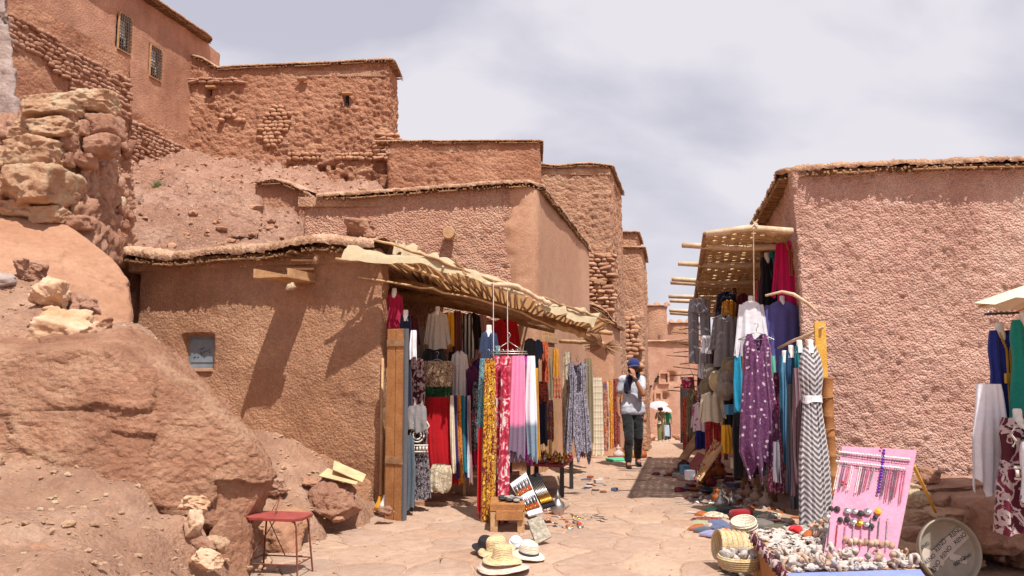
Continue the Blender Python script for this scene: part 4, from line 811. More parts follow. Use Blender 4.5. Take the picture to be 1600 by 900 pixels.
def garment(kind, name, label, cat, box, Yd, mat, group=None, yaw=0., extra=(), slim=1., pl=None, amp=None, sleeve=None, swing=0., ragged=0., vneck=None, mat2=None):
    u0, v0, u1, v1 = box; a = P((u0+u1)/2, v0, Yd); Wd = (u1-u0)/FPX*Yd; H = (v1-v0)/FPX*Yd; _gc[0] += 1; sd = _gc[0]; w = Wd/2; bodyname = {'scarf': None}.get(kind, 'bodice')
    if kind in ('scarf', 'cloth'):
        rn = random.Random(sd); j = lambda: rn.uniform(-.08, .08)*Wd
        pr = [(0, -w*.75, w*.75), (.08, -w*.85, w*.85), (.5, -w+j(), w+j()), (1, -w, w)]
        me = cloth(name, H, pr, mat, depth=min(.045, w*.5), pl=pl or max(2, Wd/.05), amp=amp or min(.018, w*.35), seed=sd, swing=swing, ragged=ragged or .02, vneck=0, cols=48)
        r = link(name, me, None, a, (0, 0, yaw), None, label, cat, group)
    else:
        r = thing(name, label, cat, a, group, (0, 0, yaw))
        if kind == 'dress': pr = [(0, -w*.55, w*.55), (.05, -w*.62, w*.62), (.14, -w*.70, w*.70), (.30, -w*.62, w*.62), (.6, -w*.85, w*.85), (1, -w, w)]; vn_ = .10 if vneck is None else vneck
        elif kind == 'sun': pr = [(0, -w*.46, w*.46), (.10, -w*.66, w*.66), (.3, -w*.68, w*.68), (.6, -w*.9, w*.9), (.85, -w, w), (1, -w*.55, w*.8)]; vn_ = vneck or .1
        elif kind == 'slip': pr = [(0, -w*.30, w*.30), (.07, -w*.62, w*.62), (.16, -w*.72, w*.72), (.27, -w*.55, w*.55), (.33, -w*.55, w*.55), (.6, -w*.85, w*.85), (1, -w, w)]; vn_ = .10 if vneck is None else vneck
        elif kind in ('robe', 'shirt'): pr = [(0, -w*.22, w*.22), (.05, -w*.58, w*.58), (.12, -w*.70, w*.70), (.4, -w*.72, w*.72), (1, -w*.86, w*.86)]; vn_ = .05 if vneck is None else vneck
        elif kind == 'top': pr = [(0, -w*.85, w*.85), (.25, -w, w), (.7, -w*.9, w*.9), (1, -w*.8, w*.8)]; vn_ = .0
        elif kind == 'skirt': pr = [(0, -w*.6, w*.6), (.2, -w*.8, w*.8), (1, -w, w)]; vn_ = 0
        if kind in ('robe', 'shirt'): amp = amp or .009; pl = pl or 3
        if kind == 'trousers':
            link('waistband', cloth('waistband', H*.22, [(0, -w*.72, w*.72), (1, -w*.86, w*.86)], mat, .09, pl or 4, .012, sd), r)
            for s in (-1, 1):
                link('leg', cloth('leg', H*.84, [(0, -w*.42, w*.42), (1, -w*.38, w*.38)], mat, .07, 2, .007, sd+s, swing=s*w*.05), r, (s*w*.46, 0, -H*.17))
        else:
            link('bodice' if kind != 'skirt' else 'skirt', cloth('bodice', H, pr, mat, min(.11, w*.6)*slim, pl or max(4, Wd/.08), amp or .016, sd, vn_, ragged=ragged, swing=swing, cols=72), r)
        if kind in ('robe', 'shirt'):
            sl_ = sleeve or (.62 if kind == 'robe' else .8); Ls = min(H*sl_, .62)
            for s in (-1, 1):
                me = cloth('sleeve', Ls, [(0, -w*.16, w*.16), (.3, -w*.19, w*.19), (1, -w*.17, w*.17)], mat, .05, 2, .008, sd+5*s, cols=24, swing=s*w*.10)
                link('sleeve', me, r, (s*w*.66, -.01, -H*.04-.02), (0, -s*.10, 0))
        if kind == 'slip' or 'straps' in extra:
            mb = MB()
            for s in (-1, 1): mb.tube([(s*w*.30, -.03, .0), (s*w*.18, -.01, .05)], .012, 5); 
    if 'neck' in extra: link('display_neck', NECK, r, (0, 0, -.02), None, (.85, .85, .85))
    if 'bust' in extra: link('display_form', BUST, r, (0, .0, .0))
    if 'hanger' in extra: link('hanger', HANG, r, (0, 0, .0), None, (max(.5, w*.9/.2),)*3)
    if 'fringe' in extra:
        mb = MB(); rn = random.Random(sd)
        for k in range(26): x = rn.uniform(-w, w)*.9; mb.tube([(x, rn.uniform(-.02, .02), -H+.03), (x+rn.uniform(-.01, .01), 0, -H-rn.uniform(.03, .08))], .0035, 4)
        mb.obj('fringe', mat2 or mat, r)
    if 'belt' in extra: link('belt', cloth('belt', .07, [(0, -w*.56, w*.56), (1, -w*.58, w*.58)], mat2 or mat, .12, 2, .003, 3), r, (0, -.008, -H*.27))
    if 'gold_belt' in extra: mb = MB().box((w*.05, -.105, -H*.34), (w*.42, .012, .035)); mb.obj('belt', M['gold'], r, bevel=.006)
    if 'placket' in extra:
        mb = MB(); rn = random.Random(sd)
        zz = np.linspace(-.03, -H*.55, 26)
        for s in (-1, 1):
            for z in zz: mb.box((s*(.012+max(0, .05+z*.35)), -min(.11, w*.6)*.98-.012, z), (.006, .004, .011))
        mb.obj('trim', mat2 or M['gold'], r)
    if 'embroid' in extra:
        mb = MB(); yb = -min(.11, w*.6)-.028
        for cz, rr in ((-.20, .075), (-.20, .045)):
            mb.tube([(rr*math.cos(a), yb, cz+rr*math.sin(a)) for a in np.linspace(0, 6.283, 19)], .008, 5)
        for s in (-1, 1):
            mb.tube([(s*.10, yb+.01, -.05-.0*s), (s*.13, yb+.01, -.10), (s*.10, yb+.01, -.14), (s*.12, yb+.015, -.18)], .008, 5)
            mb.tube([(s*.08, yb, -.02), (0, yb-.01, -.12)], .012, 5)
        for z in (-.31, -.38): mb.tube([(-.12, yb+.015, z), (0, yb-.004, z), (.12, yb+.015, z)], .008, 5)
        for k in range(7): mb.box((-.105+.035*k, yb+.004, -.345), (.011, .006, .022))
        mb.obj('embroidery', M['cream_thread'], r, smooth=True)
    return r
for nm, a in dict(
    crimson=('plain', 'a3183f'), navy=('plain', '20223a'), black=('plain', '17171b'), charcoal=('plain', '35353a'), maroon=('plain', '55182a'), maroonp=('print', '4d1626', 'b9a6a4', '6b2135', 9),
    embro=('print', '251c26', '8f878c', '3a2b38', 26), greyf=('plain', '55606d'), greyshawl=('plain', '8e8a8c'), blouse=('plain', 'bdb3a8'), yellow=('plain', 'd59b1e'), brownst=('stripe', '4a2420', '6d3a30', None, 40), blackw=('stripe', '1b1a1c', 'b9b2aa', None, 22),
    sheer=('stripe', '26252a', '3b3a40', None, 60), leopard=('print', 'b59a7c', '4a2c20', 'c8b094', 34), greenp=('print', '1d3d22', '2b5a30', '12241a', 20), red=('plain', 'b00d1b'), redb=('plain', 'd31220'), cream=('plain', 'd9ccb2'), purple=('plain', '3d2560'), orangep=('print', 'b96a1c', 'd8902c', '7a3c14', 30),
    teal=('plain', '146f80'), navyw=('stripe', '1c2b5a', 'cfd2dc', None, 18), rose=('plain', 'b58a8a'), whitesh=('plain', 'c9c2c0'), plum=('plain', '4d1740'), bwprint=('print', '1d1a1d', '9a9296', '1d1a1d', 30), tan=('plain', '9c7458'), denim=('plain', '31405f'),
    tealp=('print', '2b6d7c', '9cc0c4', '1f4d5c', 46), goldp=('print', 'c99022', '6d1a1c', 'e2c04e', 18), redp=('print', 'a01c3a', 'c94a63', 'ddc6c6', 12), royal=('plain', '1b2fa0'), pink=('ombre', 'e884ac', '77647a', None, .74), magenta=('ombre', 'b03aa4', 'a82f9c', None, .9), white=('ombre', 'e6e8f0', '7c8ea0', None, .72), sage=('plain', '9aa37c'),
    darkbag=('plain', '34343a'), rugred=('print', 'a8361f', 'd26a35', '5a1c1c', 24), mosaic=('print', '5a2030', 'b5583c', '2a1f3a', 28), rugorange=('print', 'b4581f', '3f4e7a', 'dba04e', 22), rugyellow=('print', 'd79a26', 'b5641c', 'e9c46a', 20), ochre=('plain', 'c98a2c'), saffron=('plain', 'dda32a'), rugcream=('print', 'cfc0a6', 'a6957c', 'ddd2bd', 14), bagorange=('hstripe', 'b87a48', 'a86a3c', 'b84a5c', 12),
    greydress=('print', '5a5568', 'b4aebb', '3a3648', 30), blanket=('hstripe', 'd6cab4', 'c4b59c', 'e0d8c6', 9), fuchsia=('plain', 'c8165c'), tealk=('plain', '1b7f86'), greyt=('plain', '8b868c'), greyshirt=('plain', '858082'), indigo=('plain', '5a5590'), whiteb=('plain', 'e3e2ea'), floral=('floral', '5c3058', '7a466c', 'cdbcc9', 19), turq=('plain', '1f8fb5'),
    mint=('plain', '62b59c'), lblue=('plain', '4c86a8'), dblue=('plain', '294c70'), teald=('plain', '0d7280'), mauve=('stripe', '7d6068', '5d424e', 'a08890', 30), greyd=('plain', '56565c'), burg=('print', '6b1f3c', '8a3050', 'a88890', 24), chev=('chevron', '6a6267', 'cbc7c9', None, 19), khaki=('plain', '8a7c62'), whitepink=('print', 'd9c6cf', 'd9c6cf', 'b8487c', 10), redpants=('print', '9c2030', 'b84238', '6d1426', 20),
    blues=('plain', '1f2a72'), greeng=('plain', '177a6c'), lilac=('plain', '8f8db0'), bluec=('plain', '5c6482'), greyc=('plain', '6e6762'), olive=('plain', '5a5442'), redhat=('plain', '8e1520'), tassel=('plain', 'd3262c'), tarp=('plain', 'cbb896'), pinkboard=('plain', 'c98ba3'), bluecloth=('plain', '7d8cc4'), creamc=('plain', 'e3d6bd')).items():
    M[nm] = fabric(nm+'_cloth', *a)
M['gold'] = flat('gold_trim', hx('c79a3a'), .5, .3); M['cream_thread'] = flat('cream_thread', hx('d8cfc4'), .8)
# ---------------- left stall: floor, awning, door ----------------
link('shop_floor', MB().add([(-1.62, 9.35, .05), (-.45, 9.28, .05), (.15, 12.1, .07), (-2.7, 12.1, .07), (-1.62, 9.35, -.15), (-.45, 9.28, -.15), (.15, 12.1, -.15), (-2.7, 12.1, -.15)], [(0, 1, 2, 3), (0, 4, 5, 1), (1, 5, 6, 2), (0, 3, 7, 4)]).mesh('shop_floor', M['dirt']), kind='structure')
AWL = thing('awning', 'sagging cane awning with cream tarp over the left clothes stall', 'awning', (-.3, 10, 2.4))
def awz(x, y):
    return float(np.interp(x, [-1.9, -1.2, -.5, .1, .7, 1.12], [2.90, 2.78, 2.58, 2.36, 2.16, 2.05]))+.02*math.sin(x*7+y)
cm = MB(); rn = random.Random(21); x = -1.75
while x < 1.12:
    y0 = 8.72+.10*math.sin(x*3)+rn.uniform(-.10, .08)+(.25 if x > .7 else 0); y1 = 11.9 if x < .25 else 10.9; sk = rn.uniform(-.06, .06); ys = np.linspace(y0, y1, 5)
    cm.tube([(x+sk*(y-10)+rn.uniform(-.008, .008), y, awz(x, y)+rn.uniform(-.012, .012)) for y in ys], rn.uniform(.011, .019), 5, jit=.1); x += rn.uniform(.036, .056)
adopt(cm.obj('cane_mat', M['pole'], smooth=True, kind='stuff'), AWL)
gx, gy = np.linspace(-1.75, 1.08, 60), np.linspace(8.85, 11.9, 50); GX, GY = np.meshgrid(gx, gy, indexing='ij'); GYc = np.where(GX > .25, 8.85+(GY-8.85)*.66, GY)
GZ = np.array([awz(a, b) for a, b in zip(GX.ravel(), GYc.ravel())])+.035+.02*fbm(np.stack([GX.ravel()*3, GYc.ravel()*3, GX.ravel()*0], 1), 3)
def thin(name, c, tr=.45):
    m, t, b = base_mat(name, .9); p = pos_node(t); col = ramp(t, noise(t, p, 20, 4, .6), [(.3, tuple(x*.8 for x in c)), (.7, c)]); wire(t, col, b.inputs['Base Color'])
    tl = N(t, 'ShaderNodeBsdfTranslucent'); wire(t, col, tl.inputs[0]); mx = N(t, 'ShaderNodeMixShader'); mx.inputs[0].default_value = tr; wire(t, b.outputs[0], mx.inputs[1]); wire(t, tl.outputs[0], mx.inputs[2]); wire(t, mx.outputs[0], t.nodes['Material Output'].inputs[0]); return m
M['reed'] = thin('reed_sheet', hx('b98d60'), .6); M['tarp'] = thin('tarp_canvas', hx('d3c1a0'), .3)
adopt(link('reed_sheet', mesh_np('reed_sheet', np.stack([GX.ravel(), GYc.ravel(), GZ], 1), grid_faces(60, 50), M['reed'])), AWL)
def beam(pts, r, par, mat='cane_dark', name='beam', n=9, wob=.012):
    pp = [Vector(p) for p in pts]; out = []
    for a, b in zip(pp[:-1], pp[1:]):
        for k in range(6): out.append(a.lerp(b, k/6)+Vector((random.uniform(-wob, wob), random.uniform(-wob, wob), random.uniform(-wob, wob))))
    out.append(pp[-1]); rr = [r*random.uniform(.88, 1.12) for _ in out]
    o = MB().tube(out, rr, n, jit=.06).obj(name, M[mat], smooth=True); adopt(o, par) if par is not None else None; return o
beam([(-1.9, 10.15, 2.76), (-.6, 10.2, 2.48), (.3, 10.3, 2.20), (.95, 10.2, 2.02)], .06, AWL); beam([(-.9, 10.4, 2.50), (.1, 10.4, 2.26), (.9, 10.3, 2.02)], .03, AWL, 'wood')
beam([(-2.2, 11.1, 2.70), (-.6, 11.1, 2.42), (.6, 11.1, 2.12)], .07, AWL); beam([(-1.75, 8.95, 2.60), (-.9, 8.9, 2.46), (-.1, 9.0, 2.28), (.55, 9.2, 2.02)], .011, AWL, 'cane', 'branch')
beam([(-1.95, 8.7, 2.78), (-1.3, 8.75, 2.75), (-.75, 8.9, 2.55)], .018, AWL, 'cane', 'branch'); beam([(-1.5, 8.6, 2.98), (-1.0, 8.62, 2.82), (-.5, 8.64, 2.62), (-.2, 8.7, 2.50)], .014, AWL, 'cane', 'branch')
beam([(-1.35, 8.66, 2.95), (-.8, 8.6, 2.74), (-.3, 8.66, 2.56), (.3, 8.7, 2.36), (.75, 8.78, 2.20), (1.12, 8.95, 2.08)], .014, AWL, 'cane_dark', 'branch')
beam([(-.30, 8.62, 2.48), (.05, 8.6, 2.47), (.22, 8.64, 2.38), (.42, 8.68, 2.26)], .026, AWL, 'pole', 'branch')
beam([(-.62, 8.66, 2.76), (-.52, 8.62, 2.62), (-.45, 8.62, 2.46)], .016, AWL, 'cane_dark', 'branch')
beam([(1.0, 9.0, 2.12), (1.12, 8.75, 2.06)], .012, AWL, 'cane_dark', 'branch')
beam([(.55, 9.6, 2.08), (.80, 9.5, 1.98), (1.0, 9.4, 1.89), (1.10, 9.4, 1.83)], .03, AWL, 'cane', 'reed_bundle', wob=.02)
tw = MB()
for k in range(40):
    b_ = Vector((1.08, 9.4, 1.84)); d = Vector((random.uniform(.05, .35), random.uniform(-.15, .15), random.uniform(-.22, .12))); tw.tube([b_-d*.7, b_+d*.6], .004, 4)
adopt(tw.obj('reed_ends', M['cane_dark'], kind='stuff'), AWL)
rf = beam([(.75, 12.6, 1.98), (1.15, 11.6, 1.95)], .03, AWL, 'cane', 'branch')
def tarp(name, pts, wd, seed, amp=.05):
    n = 60; m = 12; pts = np.array(pts); s = np.linspace(0, 1, n); cum = np.linspace(0, 1, len(pts)); C_ = np.stack([np.interp(s, cum, pts[:, k]) for k in range(3)], 1); V = []
    for i in range(n):
        for j in range(m):
            q = j/(m-1); w_ = wd*(.8+.22*vn(np.array([[s[i]*5+seed, 0, 0]]))[0]); f = vn(np.array([[s[i]*7+seed, q*1.2, 2]]))[0]; g = vn(np.array([[s[i]*19+seed, q*2.5, 5]]))[0]
            V.append((C_[i, 0]+.06*f, C_[i, 1]-.10+q*w_*.6, C_[i, 2]-.05+.06*math.sin(q*math.pi)*(.6+.4*f)+amp*f+.018*g+(.03 if q > .5 else 0)-max(0, .3-q)*wd*.7))
    return link(name, mesh_np(name, V, grid_faces(n, m), M['tarp']))
adopt(tarp('tarp', [(-1.78, 8.60, 2.90), (-1.35, 8.62, 2.84), (-.9, 8.7, 2.78), (-.4, 8.7, 2.64), (.1, 8.75, 2.46)], .34, 1, .03), AWL)
adopt(tarp('tarp', [(-1.35, 9.0, 3.0), (-1.15, 8.95, 2.96), (-.85, 8.95, 2.86)], .4, 5, .025), AWL); adopt(tarp('tarp', [(.32, 8.78, 2.34), (.6, 8.8, 2.26), (.95, 8.9, 2.14)], .3, 9, .02), AWL)
for i, (u, v, Yd, L) in enumerate(((771, 440, 8.5, .95), (793, 440, 8.6, .85))):
    a = P(u, v, Yd); adopt(MB().tube([a, a-Vector((0, 0, L*.5)), a-Vector((-.005, 0, L))], .004, 4).obj('cord', M['plastic']), AWL)
# plank door and brooms
DR = thing('plank_door', 'tall varnished plank door leaning open at the left side of the stall', 'door', GP(618, 8.5))
dz0, dz1 = -0.0, 2.02; ux = Vector((.35, .16, 0)).normalized()
pdr = P(618, 700, 8.5)
M['doorwood'] = cane_mat('door_wood', hx('96653d'), hx('b07c50')); R = Matrix.Rotation(math.atan2(-.10, .2), 3, 'Z')
for k, (w_, c_) in enumerate(((.052, -.06), (.052, .052))): MB().box((c_*.9, -c_*.45, 1.0), (w_, .018, 1.0), R).obj('plank', M['doorwood'], DR, bevel=.003)
for z in (.62, 1.85): MB().box((-.012, -.02, z), (.108, .006, .035), R).obj('cross_strip', M['cane_dark'], DR)
MB().box((.105, -.045, 1.0), (.012, .03, 1.0), R).obj('edge_strip', M['greyd'], DR)
for i, (u, v0, v1, c, Yd) in enumerate(((598, 560, 800, 'white', 8.7), (606, 575, 798, 'yellow', 8.6))):
    a, b_ = P(u-4, v1-10, Yd), P(u, v0, Yd+.2)
    BR = thing('broom', '%s broom handle leaning in the corner beside the plank door' % ('taller left' if i == 0 else 'shorter right'), 'broom', (a.x, a.y, G(a.x, a.y)), 'brooms beside the plank door')
    adopt(MB().tube([a, b_], .014, 8).obj('handle', M['wood'], smooth=True), BR); adopt(MB().lathe([(.02, .1), (.03, .05), (.06, .0), (.07, -.05), (0, -.05)], 10, a, sy=.5).obj('brush', M['plastic' if i else 'yellow'], smooth=True), BR)
gL = 'clothes hanging in the left stall'
def g(*a, **k): return garment(*a, **k)
g('robe', 'dress', 'crimson pink satin top hanging above the plank door', 'dress', (600, 458, 632, 525), 9.15, M['crimson'], gL, extra=('neck',), sleeve=.9)
g('dress', 'dress', 'long black dress with white piping, just right of the plank door', 'dress', (620, 492, 648, 705), 8.95, M['navy'], gL, extra=('neck',))
g('robe', 'dress', 'dark maroon robe half hidden behind the black dress', 'dress', (630, 492, 655, 560), 9.5, M['maroon'], gL)
g('scarf', 'shawl', 'white knotted cloth between the black dress and the wall board', 'shawl', (641, 516, 652, 560), 8.9, M['whiteb'], gL)
g('scarf', 'shawl', 'maroon and white printed shawl hanging inside the door', 'shawl', (640, 560, 664, 660), 9.3, M['maroonp'], gL)
g('dress', 'dress', 'black and white patterned dress with pale embroidered ring, under a grey shawl', 'dress', (634, 650, 674, 775), 8.95, M['embro'], gL, extra=('embroid',), pl=7)
g('scarf', 'shawl', 'grey shawl draped over the shoulders of the embroidered dress', 'shawl', (636, 634, 668, 672), 8.85, M['greyshawl'], gL, pl=3)
g('scarf', 'scarf', 'blue-grey scarf with black fringe hanging low by the door edge', 'scarf', (628, 680, 648, 790), 8.75, M['greyf'], gL, extra=('fringe',), mat2=M['black'])
link('wall_board', MB().box(P(650, 590, 10.2), (.10, .02, .65)).mesh('wall_board', M['greyshawl']), label='pale board standing behind the black dress at the back of the stall', cat='board')
g('shirt', 'blouse', 'off-white buttoned blouse on a white neck form under the awning', 'blouse', (666, 486, 702, 546), 9.7, M['blouse'], gL, extra=('neck',))
g('scarf', 'scarf', 'mustard yellow scarf beside the off-white blouse', 'scarf', (698, 490, 710, 541), 9.8, M['yellow'], gL)
g('scarf', 'scarf', 'brown striped scarf right of the mustard scarf', 'scarf', (707, 486, 722, 562), 9.9, M['brownst'], gL)
g('dress', 'dress', 'black and white strappy dress hanging in the middle of the stall', 'dress', (718, 490, 742, 560), 10.0, M['blackw'], gL)
g('robe', 'dress', 'black short robe hanging behind the strappy dress', 'dress', (722, 488, 752, 545), 10.4, M['black'], gL)
g('skirt', 'skirt', 'sheer black pleated skirt above the leopard top', 'skirt', (655, 545, 702, 590), 9.75, M['sheer'], gL)
g('top', 'top', 'brown leopard print gathered top on a wire hanger', 'top', (656, 564, 710, 604), 9.45, M['leopard'], gL, extra=('hanger',), pl=12)
g('top', 'top', 'dark green leafy print top below the leopard top', 'top', (654, 594, 706, 630), 9.5, M['greenp'], gL, pl=12)
g('skirt', 'dress', 'long bright red dress low in the left stall', 'dress', (656, 620, 712, 752), 9.4, M['red'], gL, swing=.10, pl=9)
g('scarf', 'trousers', 'dark navy trousers hanging behind the white shirt', 'trousers', (700, 550, 714, 650), 9.9, M['navy'], gL)
g('shirt', 'shirt', 'white limp shirt with a black button beside the leopard top', 'shirt', (704, 548, 732, 622), 9.7, M['whitesh'], gL)
g('shirt', 'shirt', 'maroon cardigan with white cord right of the white shirt', 'cardigan', (724, 572, 750, 640), 9.7, M['plum'], gL)
g('shirt', 'jumper', 'dark purple jumper behind the hanging scarves', 'jumper', (736, 560, 764, 612), 10.1, M['purple'], gL)
g('dress', 'dress', 'black and white speckled dress behind the scarf rack', 'dress', (734, 595, 762, 700), 9.6, M['bwprint'], gL)
g('scarf', 'shawl', 'greyish blouse hanging at the back, right of the black robe', 'blouse', (738, 492, 762, 560), 10.6, M['rose'], gL)
g('robe', 'dress', 'deep red robe behind the wire scarf rack', 'robe', (765, 498, 812, 560), 10.7, M['red'], gL)
for i, (nm, u, w_) in enumerate([('cream', 706, 7), ('purple', 711, 8), ('orangep', 717, 8), ('teal', 723, 8), ('navyw', 728, 8), ('rose', 733, 6)]):
    lab = ['narrow cream', 'purple', 'orange patterned', 'teal', 'navy and white striped', 'dusty pink'][i]
    g('scarf', 'scarf', lab+' scarf in the row beside the long red dress', 'scarf', (u-w_/2, 618, u+w_/2, 735+8*(i % 3)), 9.25+.04*i, M[nm], 'scarves in a row beside the red dress', swing=.03)
g('scarf', 'scarf', 'dark red plain scarf behind the striped scarves', 'scarf', (732, 645, 752, 725), 9.6, M['crimson'], gL)
link('cushion', cloth('cushion', .30, [(0, -.10, .10), (.2, -.125, .125), (.85, -.13, .13), (1, -.10, .10)], M['rugcream'], .09, 3, .01, 4), None, P(690, 726, 9.2), (0, .06, 0), None, 'pale patterned rolled rug standing on the stall floor', 'rug')
# the round scarf rack
RK = thing('wire_rack', 'round wire scarf rack hanging on two cords from the awning', 'rack', P(795, 553, 8.45))
rk = MB()
for rr, zz0 in ((.20, 0), (.19, .025)): rk.tube([(rr*math.cos(a), rr*.45*math.sin(a), zz0) for a in np.linspace(0, 6.283, 25)], .005, 5)
for s in (-1, 1): rk.tube([(s*.2, 0, .0), (.0, 0, .13)], .004, 5)
rk.tube([(0, 0, .13), (0, 0, .17), (.02, 0, .2), (.0, 0, .225), (-.02, 0, .21)], .004, 5)
for k in range(7): x = -.22+.05*k; rk.tube([(x, -.03, -.01), (x-.03, -.05, .03), (x+.01, -.05, .05), (x+.03, -.03, .01)], .004, 4)
rk.obj('wire_ring', M['wire'], RK, smooth=True)
gs = 'scarves on the round rack'
g('robe', 'shirt', 'denim shirt with a white collar form left of the scarf rack', 'shirt', (750, 516, 778, 566), 8.6, M['denim'], gL, extra=('neck',))
for (nm, u0, v0, u1, v1, Yd, lb, sw, ex) in [
    ('tealp', 748, 560, 768, 690, 8.50, 'teal small-print scarf, leftmost on the round rack', -.02, ()), ('redb', 746, 668, 757, 795, 8.45, 'plain scarlet scarf with red tassels hanging lowest left', 0, ('fringe',)),
    ('goldp', 755, 560, 776, 812, 8.35, 'gold and red patterned long scarf on the rack', -.02, ()), ('redp', 768, 556, 785, 800, 8.40, 'crimson and white marbled scarf, left of two', .05, ()), ('redp', 781, 556, 800, 814, 8.30, 'crimson and white marbled scarf, right of two', -.04, ()),
    ('tealp', 772, 540, 782, 640, 8.55, 'short teal print scarf tucked between the marbled scarves', 0, ()), ('royal', 784, 558, 795, 700, 8.50, 'royal blue scarf on the round rack', 0, ()), ('black', 792, 556, 800, 735, 8.45, 'black narrow scarf beside the royal blue one', 0, ()),
    ('pink', 796, 556, 822, 708, 8.30, 'pink scarf with a grey dip-dyed end', -.02, ('fringe',)), ('magenta', 812, 557, 830, 716, 8.42, 'magenta scarf behind the pink one', .02, ()), ('white', 822, 556, 838, 712, 8.34, 'white scarf with a blue-grey dip-dyed end', .02, ()), ('saffron', 834, 575, 842, 712, 8.50, 'thin pale yellow scarf, rightmost on the rack', .02, ())]:
    g('scarf', 'scarf', lb, 'scarf', (u0, v0, u1, v1), Yd, M[nm], gs, swing=sw, extra=ex, amp=.016, ragged=.05)
# things along the middle house wall
for (k, nm, n, lb, c, b_, Yd) in [
    ('robe', 'darkbag', 'bag', 'dark grey drawstring bag hanging under the awning end', 'bag', (818, 528, 838, 566), 9.6), ('robe', 'denim', 'bag', 'small navy bag hanging right of the grey bag', 'bag', (834, 530, 848, 562), 9.6),
    ('scarf', 'denim', 'jeans', 'dark jeans hanging below the grey bag', 'jeans', (830, 558, 842, 610), 9.9), ('scarf', 'rugred', 'rug', 'red patterned narrow rug beside the doorway', 'rug', (846, 534, 857, 600), 11.4), ('scarf', 'mosaic', 'rug', 'red mosaic patterned cloth hanging at mid height', 'cloth', (828, 596, 858, 628), 10.8),
    ('scarf', 'navy', 'dress', 'navy tunic with a silver medallion print', 'tunic', (836, 624, 856, 692), 10.8), ('scarf', 'rugorange', 'rug', 'burnt orange cloth bunched beside the navy tunic', 'cloth', (850, 625, 866, 686), 11.2), ('scarf', 'ochre', 'jacket', 'ochre and brown jacket by the carved door', 'jacket', (862, 545, 874, 588), 11.6),
    ('scarf', 'khaki', 'shawl', 'dark khaki shawl beside the ochre jacket', 'shawl', (853, 560, 864, 620), 11.6), ('scarf', 'bagorange', 'bag', 'orange striped woven bag hanging by the carved door', 'bag', (864, 590, 878, 620), 11.4), ('scarf', 'rugcream', 'rug', 'long cream fringed rug hanging by the wall opening', 'rug', (879, 550, 893, 705), 12.2),
    ('scarf', 'maroon', 'scarf', 'dark red scarf showing behind the grey patterned dress', 'scarf', (905, 640, 915, 712), 12.3), ('scarf', 'khaki', 'dress', 'dark grey dress behind the patterned one', 'dress', (912, 560, 926, 690), 12.5), ('scarf', 'blanket', 'blanket', 'cream handira blanket hanging on the street wall', 'blanket', (923, 590, 942, 708), 14.3),
    ('scarf', 'rugorange', 'rug', 'orange flat-woven rug beside the cream blanket', 'rug', (935, 596, 950, 702), 15.3), ('scarf', 'rugyellow', 'rug', 'yellow rug strip between two orange rugs', 'rug', (949, 594, 957, 698), 15.8), ('scarf', 'mosaic', 'rug', 'red patterned rug at the far end of the rug row', 'rug', (957, 592, 968, 696), 16.3),
    ('scarf', 'cream', 'rug', 'pale rug edge between the orange and yellow rugs', 'rug', (946, 596, 951, 700), 15.5)]:
    g(k, n, lb, c, b_, Yd, M[nm], None, ragged=.03)
g('dress', 'dress', 'grey and lilac patterned long sundress with a ragged hem on a hanger', 'dress', (880, 566, 922, 700), 12.0, M['greydress'], None, extra=('hanger',), pl=8, ragged=.30, vneck=.22, amp=.03)
DJ = thing('carved_door', 'narrow wooden shop door with small panes above, in the street wall', 'door', GP(872, 11.9)); zf = DJ.location.z
Rd = Matrix.Rotation(math.atan2(1, .2186), 3, 'Z')
for k in range(3): adopt(MB().box((S(12.4+.42*k)+.09, 12.4+.42*k, gz(0, 12.4)+.95), (.19, .02, .95), Rd).obj('door_panel', M['wood'], bevel=.006), DJ)
adopt(MB().box((S(12.8)+.09, 12.8, 2.02), (.62, .03, .05), Rd).obj('lintel', M['wood'], bevel=.005), DJ)
for k in range(2):
    fr = MB(); c = Vector((S(12.5+.5*k)+.08, 12.5+.5*k, 2.25))
    for s in (-1, 1): fr.box(c+Vector((0, 0, s*.16)), (.2, .025, .025), Rd); fr.box(c+Rd @ Vector((s*.18, 0, 0)), (.025, .025, .16), Rd)
    o = fr.obj('window_frame', M['wood']); adopt(o, DJ)
# ---------------- right stall ----------------
AWR = thing('awning', 'woven cane lattice awning on crooked poles over the right clothes stall', 'awning', (2.9, 11, 2.9))
def ax0(y): return 2.10+.20*(y-8.55)
def ax1(y): return 3.04+.20*(y-8.55)
def arz(x, y): return 3.02-.085*(y-8.55)+.05*math.sin((x-ax0(y))*2.6)+.03*math.sin(y*2.1)
rn = random.Random(31); cm = MB(); y = 8.52
while y < 14.3:
    k = 9; ph = rn.random() < .5; pts = []
    for i in range(k+1):
        t = i/k; yy = y+rn.uniform(-.008, .008); x = ax0(y)+t*(ax1(y)-ax0(y)); pts.append((x, yy, arz(x, yy)+(.012 if (i % 2) == ph else -.012)))
    cm.tube(pts, rn.uniform(.012, .017), 5, jit=.1); y += rn.uniform(.030, .042)
adopt(cm.obj('cane_mat', M['cane'], smooth=True, kind='stuff'), AWR); wv = MB()
for i in range(9):
    for s in (0, .03):
        pts = []; y = 8.5; j = 0
        while y < 14.5: x = ax0(y)+(i+.5)/9.*(ax1(y)-ax0(y))+s+.01*math.sin(y*5); pts.append((x, y, arz(x, y)+(.016 if j % 2 else -.016))); y += .05; j += 1
        wv.tube(pts, .008, 4)
adopt(wv.obj('weaving_cane', M['cane'], smooth=True, kind='stuff'), AWR)
